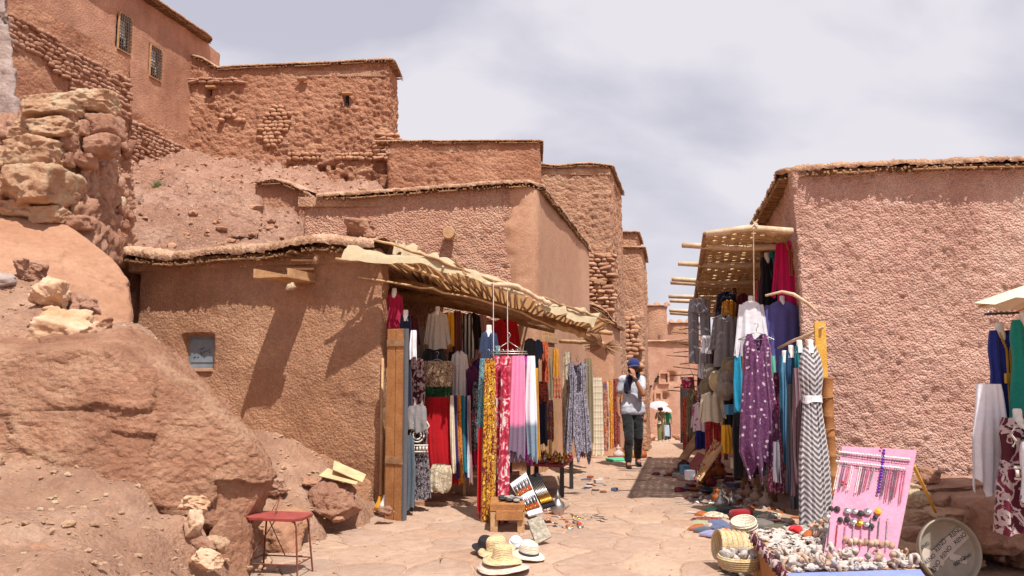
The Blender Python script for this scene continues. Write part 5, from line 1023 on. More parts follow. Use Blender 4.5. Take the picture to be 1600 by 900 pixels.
for j, v_ in enumerate((383, 412, 436, 441, 463, 470, 485, 489)):
    Yd = (1.42+.727)/((572-v_)/1244+.085)+.0; u = (1066, 1060, 1050, 1048, 1045, 1047, 1046, 1047)[j]; a = P(u, v_, Yd); b_ = Vector((ax1(Yd)+.25, Yd+.05, arz(ax1(Yd), Yd)-.03)); c = a.lerp(b_, .45)+Vector((0, 0, -.03))
    adopt(MB().tube([a, a.lerp(c, .5), c, c.lerp(b_, .5), b_], [.030, .034, .034, .036, .038], 8, jit=.08).obj('pole', M['pole'], smooth=True), AWR)
adopt(MB().tube([(ax0(8.5), 8.5, 3.02), ((ax0(8.5)+ax1(8.5))/2, 8.48, 3.08), (ax1(8.5), 8.5, 3.05)], .035, 8, jit=.1).obj('edge_pole', M['pole'], smooth=True), AWR)
adopt(MB().tube([(ax0(8.5), 8.5, 3.02), (ax0(12), 12, arz(ax0(12), 12)), (ax0(14.5), 14.5, arz(ax0(14.5), 14.5))], .03, 7, jit=.1).obj('edge_pole', M['cane_dark'], smooth=True), AWR)
for (x, yy) in ((2.75, 9.6), (3.0, 11.8), (3.3, 13.8)): adopt(MB().tube([(x+.35, yy, G(x, yy)), (x+.33, yy, 1.5), (x+.3, yy, arz(x+.3, yy))], .035, 8, jit=.08).obj('post', M['cane_dark'], smooth=True), AWR)
adopt(MB().tube([P(1177, 350, 8.45), P(1178, 470, 8.6)], .006, 5).obj('cord', M['pole']), AWR)
kn = MB()
for k in range(14): a = P(1179, 349, 8.45); d = Vector((random.uniform(-1, 1), random.uniform(-.4, .4), random.uniform(-1, 1)))*.05; kn.tube([a, a+d], .006, 4)
adopt(kn.obj('knot', M['cream'], kind='stuff'), AWR)
def pole_thing(name, label, cat, pts, r, mat, sm=True, grp=None):
    a = Vector(pts[0]); t = thing(name, label, cat, a, grp); adopt(MB().tube(pts, r, 9, jit=.06).obj('stick', M[mat], smooth=sm), t); return t
# frame of the right stall: bamboo screen, yellow board, hooked branch
def plain(o, label, cat, group=None):
    o['label'] = label; o['category'] = cat
    if group: o['group'] = group
    return o
BS = thing('bamboo_screen', 'upright bamboo screen strip beside the chevron dress, against the pebbly wall', 'screen', GP(1290, 7.75)); x0 = BS.location.x
rn = random.Random(4)
for k in range(2):
    c = MB(); hgt = 1.52-.03*k
    zs = np.linspace(0, hgt, 9); xx = (-.075, .045)[k]; r0 = (.05, .052)[k]; pts = []; rr = []
    for z in zs:
        for dz, q in ((-.012, 1), (0, 1.10), (.012, 1)): pts.append((xx+.01*math.sin(z*3+k), .0, min(hgt, max(0, z+dz)))); rr.append(r0*q)
    c.tube(pts, rr, 10); c.obj('bamboo_pole', M['doorwood'], BS, smooth=True)
MB().box((-.02, .03, .74), (.10, .008, .74)).obj('split_bamboo_panel', M['doorwood'], BS)
for z in (.35, .95, 1.25): MB().tube([(.11*math.cos(a), .062*math.sin(a), z+.01*a) for a in np.linspace(0, 6.28, 17)], .005, 4).obj('binding', M['cane_dark'], BS)
YB = thing('board', 'upright yellow board at the top of the bamboo screen', 'board', P(1284, 590, 7.8)); h = (590-503)/FPX*7.8
M['yellowwood'] = cane_mat('yellow_wood', hx('cf9a3e'), hx('deb25c')); MB().box((0, 0, h/2), (.055, .012, h/2)).obj('plank', M['yellowwood'], YB, bevel=.003); MB().lathe([(0, -.012), (.012, -.012), (.012, .0)], 8, (.02, -.012, h*.78), Rx).obj('nail', M['iron'], YB)
pole_thing('branch', 'pale crooked branch arching from the indigo robe to the pebbly wall', 'branch', [P(1196, 462, 8.3), P(1222, 456, 8.3), P(1240, 460, 8.25), P(1262, 474, 8.2), P(1281, 492, 8.2)], [.012, .018, .020, .018, .014], 'pole')
pole_thing('hanging_rail', 'rough stick rail carrying the row of blue dresses', 'rail', [P(1216, 544, 8.5), P(1240, 532, 8.2), P(1262, 524, 7.95), P(1286, 511, 7.75)], [.012, .016, .016, .014], 'pole')
gR = 'clothes hanging in the right stall'
for (k, nm, n, lb, c, b_, Yd, ex, kw) in [
    ('robe', 'fuchsia', 'kaftan', 'bright pink kaftan with gold braid, highest under the right awning', 'kaftan', (1208, 375, 1250, 478), 9.05, ('placket',), dict(sleeve=1.05)),
    ('dress', 'black', 'dress', 'black sleeveless dress high under the lattice awning', 'dress', (1182, 402, 1214, 480), 9.3, ('neck',), {}),
    ('robe', 'tealk', 'kaftan', 'teal kaftan tucked behind the bright pink one', 'kaftan', (1196, 392, 1222, 468), 9.3, (), {}),
    ('scarf', 'crimson', 'scarf', 'crimson cloth below the black sleeveless dress', 'scarf', (1182, 438, 1198, 480), 9.4, (), {}),
    ('robe', 'fuchsia', 'kaftan', 'fuchsia scrap of a kaftan hem behind the indigo robe neck', 'kaftan', (1222, 462, 1248, 490), 9.1, (), {}),
    ('trousers', 'greyt', 'trousers', 'light grey loose trousers at the left end of the right stall', 'trousers', (1072, 468, 1112, 566), 11.0, ('hanger',), {}),
    ('scarf', 'whiteb', 'shorts', 'white and grey patterned shorts over the grey trousers', 'shorts', (1094, 524, 1112, 552), 10.8, (), {}),
    ('scarf', 'whiteb', 'shirt', 'white shirt hem hanging below the grey trousers', 'shirt', (1090, 545, 1104, 590), 11.1, (), {}),
    ('robe', 'greyshirt', 'shirt', 'long grey collarless shirt in the right stall', 'shirt', (1110, 492, 1156, 574), 10.2, ('hanger',), dict(sleeve=.6)),
    ('robe', 'ochre', 'jacket', 'ochre jacket behind the long grey shirt', 'jacket', (1126, 468, 1152, 520), 10.7, (), {}),
    ('robe', 'navy', 'jacket', 'dark navy jacket hanging above the long grey shirt', 'jacket', (1118, 455, 1152, 520), 11.1, (), {}),
    ('robe', 'maroon', 'jacket', 'small dark maroon jacket left of the white tunic', 'jacket', (1150, 458, 1172, 510), 10.6, (), {}),
    ('robe', 'whiteb', 'tunic', 'white long-sleeved tunic with a necklace on a white neck form', 'tunic', (1150, 470, 1196, 556), 8.9, ('neck',), dict(sleeve=.95)),
    ('robe', 'indigo', 'robe', 'dusty indigo robe on a white neck form', 'robe', (1188, 470, 1256, 590), 8.95, ('neck',), dict(sleeve=.9)),
    ('sun', 'floral', 'dress', 'purple sundress with white flowers and a deep neckline', 'dress', (1150, 522, 1214, 714), 8.4, ('hanger',), dict(vneck=.22, ragged=.25, pl=6, amp=.022)),
    ('scarf', 'turq', 'dress', 'turquoise dress edge left of the purple floral sundress', 'dress', (1146, 556, 1160, 642), 8.9, (), {}),
    ('scarf', 'mint', 'dress', 'mint green dress edge right of the purple floral sundress', 'dress', (1200, 556, 1212, 640), 8.7, (), {}),
    ('trousers', 'black', 'trousers', 'black harem trousers hanging behind the floral sundress', 'trousers', (1142, 645, 1180, 742), 8.8, (), {}),
    ('skirt', 'black', 'skirt', 'black long skirt filling the gap under the floral sundress', 'skirt', (1168, 640, 1214, 738), 9.0, (), {}),
    ('dress', 'lblue', 'dress', 'light blue dress on the stick rail', 'dress', (1212, 556, 1240, 720), 8.45, ('neck',), {}),
    ('dress', 'burg', 'dress', 'burgundy embroidered kaftan low beside the floral sundress', 'kaftan', (1196, 618, 1222, 765), 8.35, (), {}),
    ('scarf', 'burg', 'dress', 'wine patterned dress edge behind the light blue dress', 'dress', (1207, 582, 1222, 650), 8.55, (), {}),
    ('dress', 'dblue', 'dress', 'dark denim-blue dress on the stick rail', 'dress', (1222, 548, 1250, 765), 8.2, ('neck',), dict(pl=7)),
    ('scarf', 'whiteb', 'dress', 'white dress panel below the burgundy kaftan', 'dress', (1206, 690, 1218, 752), 8.3, (), {}),
    ('dress', 'teald', 'dress', 'deep teal dress behind the chevron dress', 'dress', (1236, 540, 1262, 700), 8.0, ('neck',), {}),
    ('scarf', 'greyd', 'dress', 'dark grey dress hem hanging behind the denim-blue dress', 'dress', (1228, 600, 1246, 790), 8.15, (), {}),
    ('scarf', 'mauve', 'dress', 'mauve pinstriped dress against the chevron dress', 'dress', (1236, 575, 1258, 768), 7.95, (), dict(swing=-.04)),
    ('slip', 'chev', 'dress', 'grey and white chevron maxi dress on a white bust', 'dress', (1240, 540, 1292, 824), 7.6, ('neck', 'belt'), dict(mat2=M['whiteb'], pl=6, vneck=.1)),
    ('shirt', 'cream', 'shirt', 'off-white cotton top hanging low above the red trousers', 'top', (1092, 612, 1132, 658), 10.2, (), {}),
    ('shirt', 'whitepink', 'shirt', 'white top with pink embroidery on the left of the right stall', 'top', (1080, 628, 1108, 672), 10.6, (), {}),
    ('trousers', 'redpants', 'trousers', 'red patterned trousers below the off-white top', 'trousers', (1100, 655, 1128, 712), 10.4, (), {}),
    ('scarf', 'saffron', 'scarf', 'bright yellow scarf hanging from the stall post', 'scarf', (1126, 664, 1143, 706), 9.6, (), {}),
    ('scarf', 'rose', 'scarf', 'coral pink scarf beside the bright yellow one', 'scarf', (1138, 668, 1148, 700), 9.7, (), {}),
    ('scarf', 'blues', 'cloth', 'dark blue cloth on the sloping board at the stall end', 'cloth', (1086, 672, 1102, 700), 11.2, (), {}),
    ('scarf', 'plum', 'dress', 'dark plum dress hanging behind the hats', 'dress', (1112, 560, 1140, 650), 11.4, (), {}),
    ('scarf', 'maroonp', 'scarf', 'maroon patterned scarf behind the hanging hats', 'scarf', (1088, 575, 1112, 640), 11.8, (), {}),
    ('scarf', 'khaki', 'bag', 'brown woven bag strap cluster at the far end of the stall', 'bag', (1072, 590, 1086, 680), 12.6, (), {}),
    ('scarf', 'mosaic', 'rug', 'dark patterned rug hanging at the far end of the right stall', 'rug', (1078, 610, 1094, 700), 12.9, (), {}),
    ('scarf', 'charcoal', 'coat', 'charcoal coat in the shade behind the trousers', 'coat', (1110, 520, 1140, 600), 12.2, (), {}),
    ('scarf', 'maroon', 'coat', 'maroon coat in the shade behind the white tunic', 'coat', (1160, 520, 1200, 660), 10.2, (), {}),
    ('scarf', 'charcoal', 'coat', 'black coat in the shade between floral sundress and red trousers', 'coat', (1128, 590, 1156, 680), 10.6, (), {}),
    ('scarf', 'purple', 'dress', 'purple dress in the shade behind the floral sundress', 'dress', (1180, 560, 1224, 700), 9.6, (), {})]:
    garment(k, n, lb, c, b_, Yd, M[nm], gR, extra=ex, **kw)
for i, (nm, u0, u1, v0, v1, Yd, lb) in enumerate([('charcoal', 1062, 1074, 600, 690, 15.5, 'dark'), ('rugred', 1066, 1078, 620, 700, 14.2, 'red-brown'), ('blanket', 1078, 1086, 620, 668, 13.6, 'pale'), ('rugorange', 1070, 1080, 640, 705, 13.4, 'orange')]):
    garment('scarf', 'rug', lb+' hanging rug at the far left end of the right stalls', 'rug', (u0, v0, u1, v1), Yd, M[nm], gR)
# ---------------- hats, baskets, goods on the ground ----------------
def straw(name, c1, c2, sc=90):
    m, t, b = base_mat(name, .7); p = pos_node(t, True); s = N(t, 'ShaderNodeSeparateXYZ'); wire(t, p, s.inputs[0])
    w_ = mth(t, 'SINE', mth(t, 'MULTIPLY', s.outputs[2], sc*5)); v = N(t, 'ShaderNodeTexVoronoi', i_Scale=sc); wire(t, p, v.inputs['Vector'])
    wire(t, mixc(t, .35, ramp(t, noise(t, p, 12, 4, .6), [(.3, c1), (.7, c2)]), v.outputs['Color'], 'SOFT_LIGHT'), b.inputs['Base Color'])
    bp = N(t, 'ShaderNodeBump', i_Strength=.7, i_Distance=.006); wire(t, mth(t, 'ADD', mth(t, 'MULTIPLY', w_, .5), v.outputs['Distance']), bp.inputs['Height']); wire(t, bp.outputs[0], b.inputs['Normal']); return m
M['straw'] = straw('straw', hx('c6ab80'), hx('d8c29c')); M['straw_pale'] = straw('straw_pale', hx('d0c2ae'), hx('e6dccb')); M['straw_grey'] = straw('straw_grey', hx('8b8073'), hx('a3978a')); M['straw_pink'] = straw('straw_pink', hx('cfae9e'), hx('e2c8ba')); M['felt_black'] = flat('black_felt', hx('2a2629'), .95)
def hat_parts(R0, rh, h, crown='fedora', brim=.1, mat='straw', band=None, seed=0, parent=None, flare=.01):
    rn = random.Random(seed); n = 36; V = []
    cr = [(R0+brim, -flare), (R0+brim, .004-flare), (R0+brim*.5, .006), (R0, .008), (R0*.97, h*.5), (R0*.92, h*.85), (R0*.80, h), (R0*.45, h*(.86 if crown == 'fedora' else 1.04)), (0, h*(.80 if crown == 'fedora' else 1.05))]
    for r, z in cr:
        for j in range(n):
            th = 2*math.pi*j/n; wv = .010*math.sin(2*th+seed)*(r > R0*1.1)*(brim/.1); q = r*(1+.012*math.sin(3*th+seed)); zz = z+wv
            if crown == 'fedora' and z > h*.6: zz -= .012*abs(math.cos(th))**3
            V.append((q*math.cos(th), q*math.sin(th)*1.08, zz))
    o = link('crown', mesh_np('crown', V, grid_faces(len(cr), n, True)[:, ::-1], M[mat]), parent)
    if band: link('hat_band', MB().lathe([(R0*1.01, .012), (R0*1.015, .014), (R0*.995, h*.30), (R0*.98, h*.30)], 36, sy=1.08).mesh('hat_band', M[band], True), parent)
def hat(label, u, v, Yd, sz=1., tilt=(0, 0, 0), zoff=0, **k):
    p = GP(u, Yd); s = v is not None
    if s: p = P(u, v, Yd)
    t = thing('hat', label, 'hat', p, k.pop('group', None), tilt); hat_parts(parent=t, **k); t.scale = (sz*.86,)*3; return t
gH = 'hats laid out by the left stall'
hat('black felt hat lying left of the straw hats', 760, 856, 6.95, 1, (.2, .1, .4), R0=.095, rh=0, h=.10, brim=.05, mat='felt_black', seed=1, group=gH)
hat('straw fedora with a dark band behind the front straw hat', 776, 858, 6.85, 1.05, (.1, -.1, 0), R0=.10, rh=0, h=.11, brim=.08, mat='straw', seed=2, group=gH)
hat('flat wide pinkish straw brim under the front straw hat', 787, 884, 6.35, 1, (0, 0, 0), R0=.10, rh=0, h=.04, brim=.14, mat='straw_pink', seed=3, crown='round', group=gH)
hat('straw hat with a coiled crown, nearest the camera', 785, 874, 6.38, 1.05, (.03, .03, 0), R0=.088, rh=0, h=.115, brim=.085, mat='straw', crown='round', seed=4, group=gH)
hat('pale grey fedora with a dark navy band', 826, 866, 6.7, 1, (.12, .08, .3), R0=.098, rh=0, h=.115, brim=.06, mat='straw_pale', band='charcoal', seed=5, group=gH)
hat('white cap with a navy patch behind the straw fedora', 806, 846, 7.05, .7, (.5, 0, 0), R0=.08, rh=0, h=.05, brim=.02, mat='whiteb', crown='round', seed=7, group=gH)
gHR = 'hats laid out on the right of the street'
for i, (u, v, Yd, mt, lb, kw) in enumerate([
    (1168, 800, 7.55, 'whiteb', 'white embroidered skullcap on the ground by the right stall', dict(R0=.10, h=.075, brim=.005, crown='flat')), (1163, 818, 7.35, 'redhat', 'dark red fez below the white skullcap', dict(R0=.105, h=.08, brim=.005, crown='round')),
    (1165, 832, 7.15, 'straw_grey', 'grey-beige knitted cap below the dark red fez', dict(R0=.115, h=.09, brim=.01, crown='round')), (1172, 846, 6.95, 'straw_pale', 'pale knitted cap just above the lying basket', dict(R0=.105, h=.09, brim=.01, crown='round')),
    (1196, 812, 7.4, 'olive', 'olive brown felt hat in the middle of the hat row', dict(R0=.11, h=.09, brim=.04, crown='round')), (1218, 828, 7.15, 'greyc', 'grey brown felt hat at the front right of the hat row', dict(R0=.12, h=.09, brim=.05, crown='round')),
    (1192, 782, 7.9, 'greyc', 'grey felt hat behind the olive hat', dict(R0=.11, h=.08, brim=.05, crown='round')), (1212, 796, 7.7, 'olive', 'olive green cap beside the grey felt hat', dict(R0=.10, h=.08, brim=.05, crown='round')),
    (1200, 842, 6.95, 'straw_grey', 'grey straw basket hat beside the shell table corner', dict(R0=.09, h=.09, brim=.02, crown='flat')),
    (1158, 756, 8.35, 'redhat', 'big dark red felt hat at the back of the ground display', dict(R0=.13, h=.12, brim=.02, crown='round')), (1180, 768, 8.1, 'greyc', 'grey cap behind the other caps in the right display', dict(R0=.11, h=.07, brim=.03, crown='round')),
    (1236, 836, 7.1, 'brown_felt' if 'brown_felt' in M else 'khaki', 'tan cap by the knot of the chevron dress', dict(R0=.10, h=.07, brim=.02, crown='round'))]):
    p = P(u, v, Yd); zg = G(p.x, Yd); p.z = zg+.012
    t = thing('hat', lb, 'hat', p, gHR, (random.uniform(-.1, .1), random.uniform(-.15, .15), i)); hat_parts(parent=t, rh=0, mat=mt, seed=10+i, **kw)
for i, (u, v, Yd, mt, lb) in enumerate([(1122, 596, 10.0, 'straw', 'yellow straw hat hanging second in the row of hats'), (1135, 590, 9.9, 'straw_grey', 'pale brown straw hat hanging right of the yellow one'), (1107, 606, 10.4, 'khaki', 'brown leather hat hanging leftmost in the row'), (1134, 608, 9.8, 'straw_grey', 'beige hat hanging lowest beside the yellow straw hat'), (1142, 575, 9.9, 'khaki', 'brown hat hanging highest of the hats'), (1112, 585, 10.3, 'straw_grey', 'grey hat hanging behind the brown leather hat')]):
    t = thing('hat', lb, 'hat', P(u, v, Yd), 'hats hanging in the right stall', (1.45, .0, .3)); hat_parts(parent=t, R0=.085, rh=0, h=.09, brim=.045, mat=mt, seed=40+i, crown='round')
# cloth heaps
def heap(name, label, cat, u, v, Yd, w, d, h, mat, seed, grp=None):
    p = P(u, v, Yd); p.z = G(p.x, Yd)-.01; D, Fa = ico(5); Q = D*np.array([w/2, d/2, h]); Q[:, 2] = np.maximum(Q[:, 2], -.0); n = fbm(D*1.6+seed, 3); r = 1-np.abs(fbm(D*3.2+seed*2, 4)); V = D*np.array([w/2, d/2, h])*(1+.28*n+.25*(r-.75))[:, None]; V[:, 2] = np.maximum(V[:, 2], -.01)
    return link(name, mesh_np(name, V, Fa, M[mat]), None, p, (0, 0, seed), None, label, cat, grp)
for i, a in enumerate([('blue-grey cotton scarf heaped at the left of the display', 1122, 778, 8.0, .34, .28, .10, 'bluec'), ('lilac slippers and cloth piled in front of the blue-grey scarf', 1125, 800, 7.6, .22, .18, .05, 'lilac'), ('dark grey wool cloth heaped behind the hats', 1172, 770, 8.15, .5, .3, .08, 'greyc'), ('black and grey wool cloth heaped beside the white skullcap', 1186, 792, 7.75, .36, .24, .07, 'charcoal'),
                       ('brown grey cloth spread at the right back of the display', 1210, 776, 8.0, .42, .26, .06, 'olive'), ('knotted grey hem of the chevron dress on the ground', 1262, 826, 7.3, .30, .26, .13, 'bwprint'), ('lilac book wrapped in cloth beside the tan cap', 1226, 804, 7.55, .22, .14, .03, 'lilac'),
                       ('rust red cloth under the blue-grey scarf', 1134, 788, 7.8, .16, .12, .05, 'rugred'), ('dark patterned cloth behind the sandals', 1110, 762, 8.4, .5, .3, .05, 'mosaic'), ('beige and white cloth at the back by the black skirt', 1195, 750, 8.7, .5, .2, .05, 'rugcream'), ('crumpled sage green cloth at the street edge of the jumble', 1096, 772, 8.25, .30, .22, .05, 'sage'), ('beige scarf pile in the middle of the jumble', 1112, 752, 8.7, .34, .24, .06, 'rugcream'), ('charcoal bags heaped in the shade of the black trousers', 1140, 748, 8.9, .40, .26, .09, 'charcoal'), ('white printed cloth at the front of the jumble', 1092, 788, 7.95, .24, .18, .04, 'blanket'), ('brown leather bag lying flat in the jumble', 1108, 784, 8.0, .24, .18, .05, 'rugorange'), ('pale grey stone-coloured cloth right of the lilac book', 1244, 812, 7.5, .28, .2, .05, 'straw_grey'),
                       ('dusty maroon cloth under the hats at the back', 1140, 768, 8.3, .4, .3, .03, 'maroon')]): heap('cloth_heap', a[0], 'cloth', *a[1:], i+1, 'cloths heaped on the right ground display')
# small goods
M['brass'] = flat('brass', hx('c08a3a'), .35, .9, .5, .3); M['silver'] = flat('silver', hx('b5b0ac'), .35, .85, .5, .3); M['coral'] = flat('coral', hx('b5401f'), .5); M['leather'] = flat('leather', hx('a2582a'), .6); M['redlac'] = flat('red_lacquer', hx('7c2a34'), .5); M['greenlac'] = flat('turquoise', hx('3aa28c'), .5); M['shell'] = earth('shell', hx('9a8c84'), hx('b8aca4'), hx('cfc6c0'), .5, 0, 30, .004, local=True, speck=.1); M['shell_brown'] = earth('shell_brown', hx('8a6a55'), hx('ac8c76'), hx('cbb29e'), .5, 0, 25, .004, local=True); M['shell_grey'] = earth('shell_grey', hx('6e6764'), hx('8f8884'), hx('b5aeaa'), .5, 0, 25, .004, local=True); M['paint_green'] = flat('green_paint', hx('4fb083'), .6); M['fossil'] = earth('fossil', hx('8e7a6c'), hx('a8958a'), hx('c0afa4'), .8, 0, 20, .006, local=True)
def spiral_me(name, mat, turns=2.4, r0=.5, flatn=1.):
    mb = MB(); pts = []; rr = []
    for k in range(30):
        a = k/29*turns*6.283; R_ = r0*math.exp(-a*.16); pts.append((R_*math.cos(a), R_*math.sin(a), a*.025*flatn)); rr.append(R_*.47)
    mb.tube(pts, rr, 7, jit=.05); return mb.mesh(name, mat, True)
def cone_shell(mat):
    pr = [(0, -.6), (.10, -.45), (.26, -.15), (.36, .10), (.30, .2), (.24, .26), (.22, .3), (.14, .38), (.12, .42), (.06, .5), (0, .56)]; return MB().lathe(pr, 10).mesh('seashell', mat, True)
def scallop(mat):
    V = []; n = 13; m = 6
    for i in range(m):
        for j in range(n):
            a = -1.3+2.6*j/(n-1); r = .08+.5*i/(m-1); V.append((r*math.sin(a)*1.0, r*math.cos(a)-.25, .16*math.sin(math.pi*min(1, .15+.75*(1-i/(m-1))))*math.cos(a*.6)+.015*(-1)**j))
    V2 = [(x, y, -.02) for x, y, z in V]; return mesh_np('seashell', np.array(V), grid_faces(m, n), mat)
def small_rock(sd, mt):
    me = rock_me(sd, 3, M[mt]).copy(); me.transform(Matrix.Diagonal((.42, .36, .32, 1))); return me
SH = [cone_shell(M['shell']), cone_shell(M['shell_brown']), scallop(M['shell']), spiral_me('seashell', M['shell'], 2.2, .5, 3), small_rock(31, 'shell'), spiral_me('seashell', M['shell_brown'], 2.2, .5, 3), small_rock(33, 'shell_grey'), scallop(M['shell_grey'])]
SHW = ['white spindle', 'brown spindle', 'pale scallop', 'white coiled', 'white chunky', 'brown coiled', 'grey chunky', 'grey scallop']
# display table with shells: corners through real tabletop height
TZ = .42
def TP(u, v, z=TZ):
    ry = FPX*math.cos(PITCH)-(450-v)*math.sin(PITCH); rz_ = FPX*math.sin(PITCH)+(450-v)*math.cos(PITCH); t = (z-CZ)/rz_; return Vector(((u-800)*t, ry*t, z))
TB = thing('display_table', 'low table covered with shells at the bottom right, blue cloth on its near edge', 'table', (2.2, 5.2, 0))
ca, cb, cc_, cd = TP(1176, 832), TP(1290, 824), TP(1440, 893), TP(1232, 905)
ce = TP(1190, 1000); 
top = [ca, cb, cc_, TP(1440, 905), TP(1240, 908)]
def slabp(pts, th): 
    n = len(pts); return MB().add([Vector(p) for p in pts]+[Vector(p)-Vector((0, 0, th)) for p in pts], [tuple(range(n))[::-1], tuple(range(n, 2*n))]+[(i, (i+1) % n, (i+1) % n+n, i+n) for i in range(n)])
adopt(slabp(top, .03).obj('tabletop', M['wood']), TB)
for p in (ca, cb, cc_, TP(1240, 905)): q = p.lerp((ca+cc_)/2, .08); adopt(MB().box((q.x, q.y, .2), (.025, .025, .2)).obj('leg', M['wood']), TB)
adopt(MB().add([ca+Vector((0, 0, -.03)), TP(1240, 908)+Vector((0, 0, -.03)), TP(1240, 908)+Vector((0.02, 0, -.42)), ca+Vector((.02, 0, -.42))], [(0, 1, 2, 3)]).obj('side_panel', M['doorwood']), TB)
def tcloth():
    A, B = TP(1228, 897), TP(1438, 891); A2, B2 = TP(1236, 912), TP(1446, 906); n = 40; V = []
    for i in range(n+1):
        t = i/n; a, b_ = A.lerp(B, t), A2.lerp(B2, t); f = .012*math.sin(t*23)+.008*math.sin(t*57)
        V += [a+Vector((0, 0, .006)), a.lerp(b_, .5)+Vector((0, 0, .014+f*.3)), b_+Vector((0, -.02, .012)), b_+Vector((0, -.05+f, -.03)), b_+Vector((0, -.055+f*1.5, -.14)), b_+Vector((0, -.055+f*2, -.30))]
    return mesh_np('table_cloth', np.array([v[:] for v in V]), grid_faces(n+1, 6), M['bluecloth'])
o = link('table_cloth', tcloth()); plain(o, 'faded blue cloth hanging over the near edge of the shell table', 'cloth')
rc = MB(); 
for i in range(24): a = ca.lerp(TP(1240, 908), i/23.); rc.tube([a+Vector((0, 0, .01)), a+Vector((-.02, -.0, -.05-.01*(i % 2)))], .016, 5)
plain(rc.obj('red_cloth_edge', M['maroonp'], smooth=True), 'red and white cloth edging along the left side of the shell table', 'cloth')
rn = random.Random(12); cnt = 0
def in_poly(p, poly):
    c = False; n = len(poly)
    for i in range(n):
        a, b_ = poly[i], poly[(i+1) % n]
        if (a.y > p.y) != (b_.y > p.y) and p.x < (b_.x-a.x)*(p.y-a.y)/(b_.y-a.y)+a.x: c = not c
    return c
gsS = 'shells heaped on the low display table'
poly = [TP(1180, 834), TP(1290, 826), TP(1440, 890), TP(1236, 897)]
spots = []
while len(spots) < 285:
    u, v = rn.uniform(1180, 1440), rn.uniform(824, 897); p = TP(u, v)
    if in_poly(p, poly): spots.append((u, v, p))
spots.sort(key=lambda s: s[1])
for u, v, p in spots:
    near = (v-824)/66; big = rn.uniform(.045, .075)
    flatz = u < 1265+near*20 and v < 872
    me = SH[rn.choice([2, 2, 7])] if flatz else SH[rn.choice([0, 0, 1, 3, 3, 4, 5, 6])]
    zn = ('far left' if v < 846 else 'left front') if u < 1250 else (('back' if v < 852 else ('middle' if v < 874 else 'front')) if u < 1330 else 'right end')
    lb = SHW[SH.index(me)]+' shell at the '+zn+' of the low shell table'
    o = link('seashell', me, None, p+Vector((0, 0, .02+(.05*rn.random() if not flatz else .01))), (rn.uniform(-.5, .5) if flatz else rn.uniform(0, 6), rn.uniform(-.4, .4) if flatz else rn.uniform(0, 6), rn.uniform(0, 6)), (big*(1.15 if flatz else .95),)*3, lb, 'seashell', lb.replace(' shell at', ' shells at'))
grit = MB()
for k in range(1500):
    u, v = rn.uniform(1176, 1442), rn.uniform(822, 900); p = TP(u, v)
    if in_poly(p, poly): sx_ = rn.uniform(.010, .026); grit.add(D1*np.array([sx_, sx_*.8, sx_*.6])*(1+.2*np.random.randn(len(D1), 1))+np.array([p.x, p.y, p.z+.012+.02*rn.random()]), F1)
q_ = grit.obj('small_shells', M['shell'], smooth=False, kind='stuff'); q_['label'] = 'layer of small shells and chips covering the low shell table'
for i, (u, v, c, lb) in enumerate([(1243, 838, 'tassel', 'small red trinket lying at the back of the shell table'), (1262, 846, 'leather', 'orange brown carved trinket on the shell table'), (1274, 835, 'shell_brown', 'pinkish conch standing at the back of the shell table')]):
    p = TP(u, v); o = link('trinket', rock_me(34+i, 3, M[c]), None, p+Vector((0, 0, .04)), (0, 0, i), (.06, .04, .035), lb, 'trinket')
# straw baskets and stone goods in front of the table
def basket(label, u, v, Yd, r, h, tilt, mat='straw', open_=True, n=28):
    p = P(u, v, Yd); t = thing('basket', label, 'basket', p, None, tilt)
    pr = [(r*.1, 0), (r*.88, 0), (r*.93, h*.1)]+[(r*(.93+.10*k/8), h*(.1+.9*k/8)) for k in range(9)]+[(r*1.0, h*1.03), (r*.95, h), (r*.88, h*.12), (r*.1, h*.1)]
    MB().lathe(pr, n).obj('body', M[mat], t, smooth=True)
    for k in range(5): MB().lathe([(r*(.945+.10*k/5)+.000, h*(.2+.8*k/5)-.008), (r*(.945+.10*k/5)+.012, h*(.2+.8*k/5)), (r*(.945+.10*k/5), h*(.2+.8*k/5)+.008)], n).obj('rib', M[mat], t, smooth=True)
    return t
zb = TP(1160, 862, .0)
basket('straw basket lying on its side with its mouth to the left', 1172, 856, 6.45, .115, .27, (0, -1.45, .12)); basket('pale straw hat-shaped basket beside the lying one', 1165, 836, 6.75, .10, .13, (.25, -.2, 0), 'straw_pale')
bw = basket('shallow straw bowl filled with round white stones', 1156, 888, 5.75, .145, .09, (0, 0, 0)); c0 = bw.location
for k in range(15):
    a = k*2.4; r_ = .03+.10*math.sqrt(k/15); o = link('polished_stone', rock_me(35, 3, M['shell'] if k % 3 else M['shell_grey']), None, c0+Vector((r_*math.cos(a), r_*math.sin(a), .085+.02*(k < 5))), (k, k*2, k), (.035, .032, .03), 'round polished stone in the shallow straw bowl', 'stone', 'polished stones in the straw bowl')
for k in range(20):
    u, v = rn.uniform(1168, 1215), rn.uniform(862, 900); p = TP(u, v, .08+.16*rn.random()*(v < 885)); s = rn.uniform(.045, .075)
    link('fossil', spiral_me('fossil', M['fossil'], 2.6, .5, 1) if k == 0 else bpy.data.objects['fossil'].data, None, p, (rn.uniform(.6, 1.6), rn.uniform(-.5, .5), rn.uniform(0, 6)), (s*1.7,)*3, 'grey-brown coiled fossil in the heap left of the shell table', 'fossil', 'fossils heaped left of the shell table')
for k in range(9):
    u, v = rn.uniform(1118, 1168), rn.uniform(886, 900); p = TP(u, v, .05)
    o = link('stone_carving', rock_me(36, 3, M['shell_grey'] if k % 3 else M['iron']), None, p, (0, 0, k), (.05, .03, .03), 'dark grey polished carving at the bottom edge beside the straw bowl', 'carving', 'dark carvings by the straw bowl')
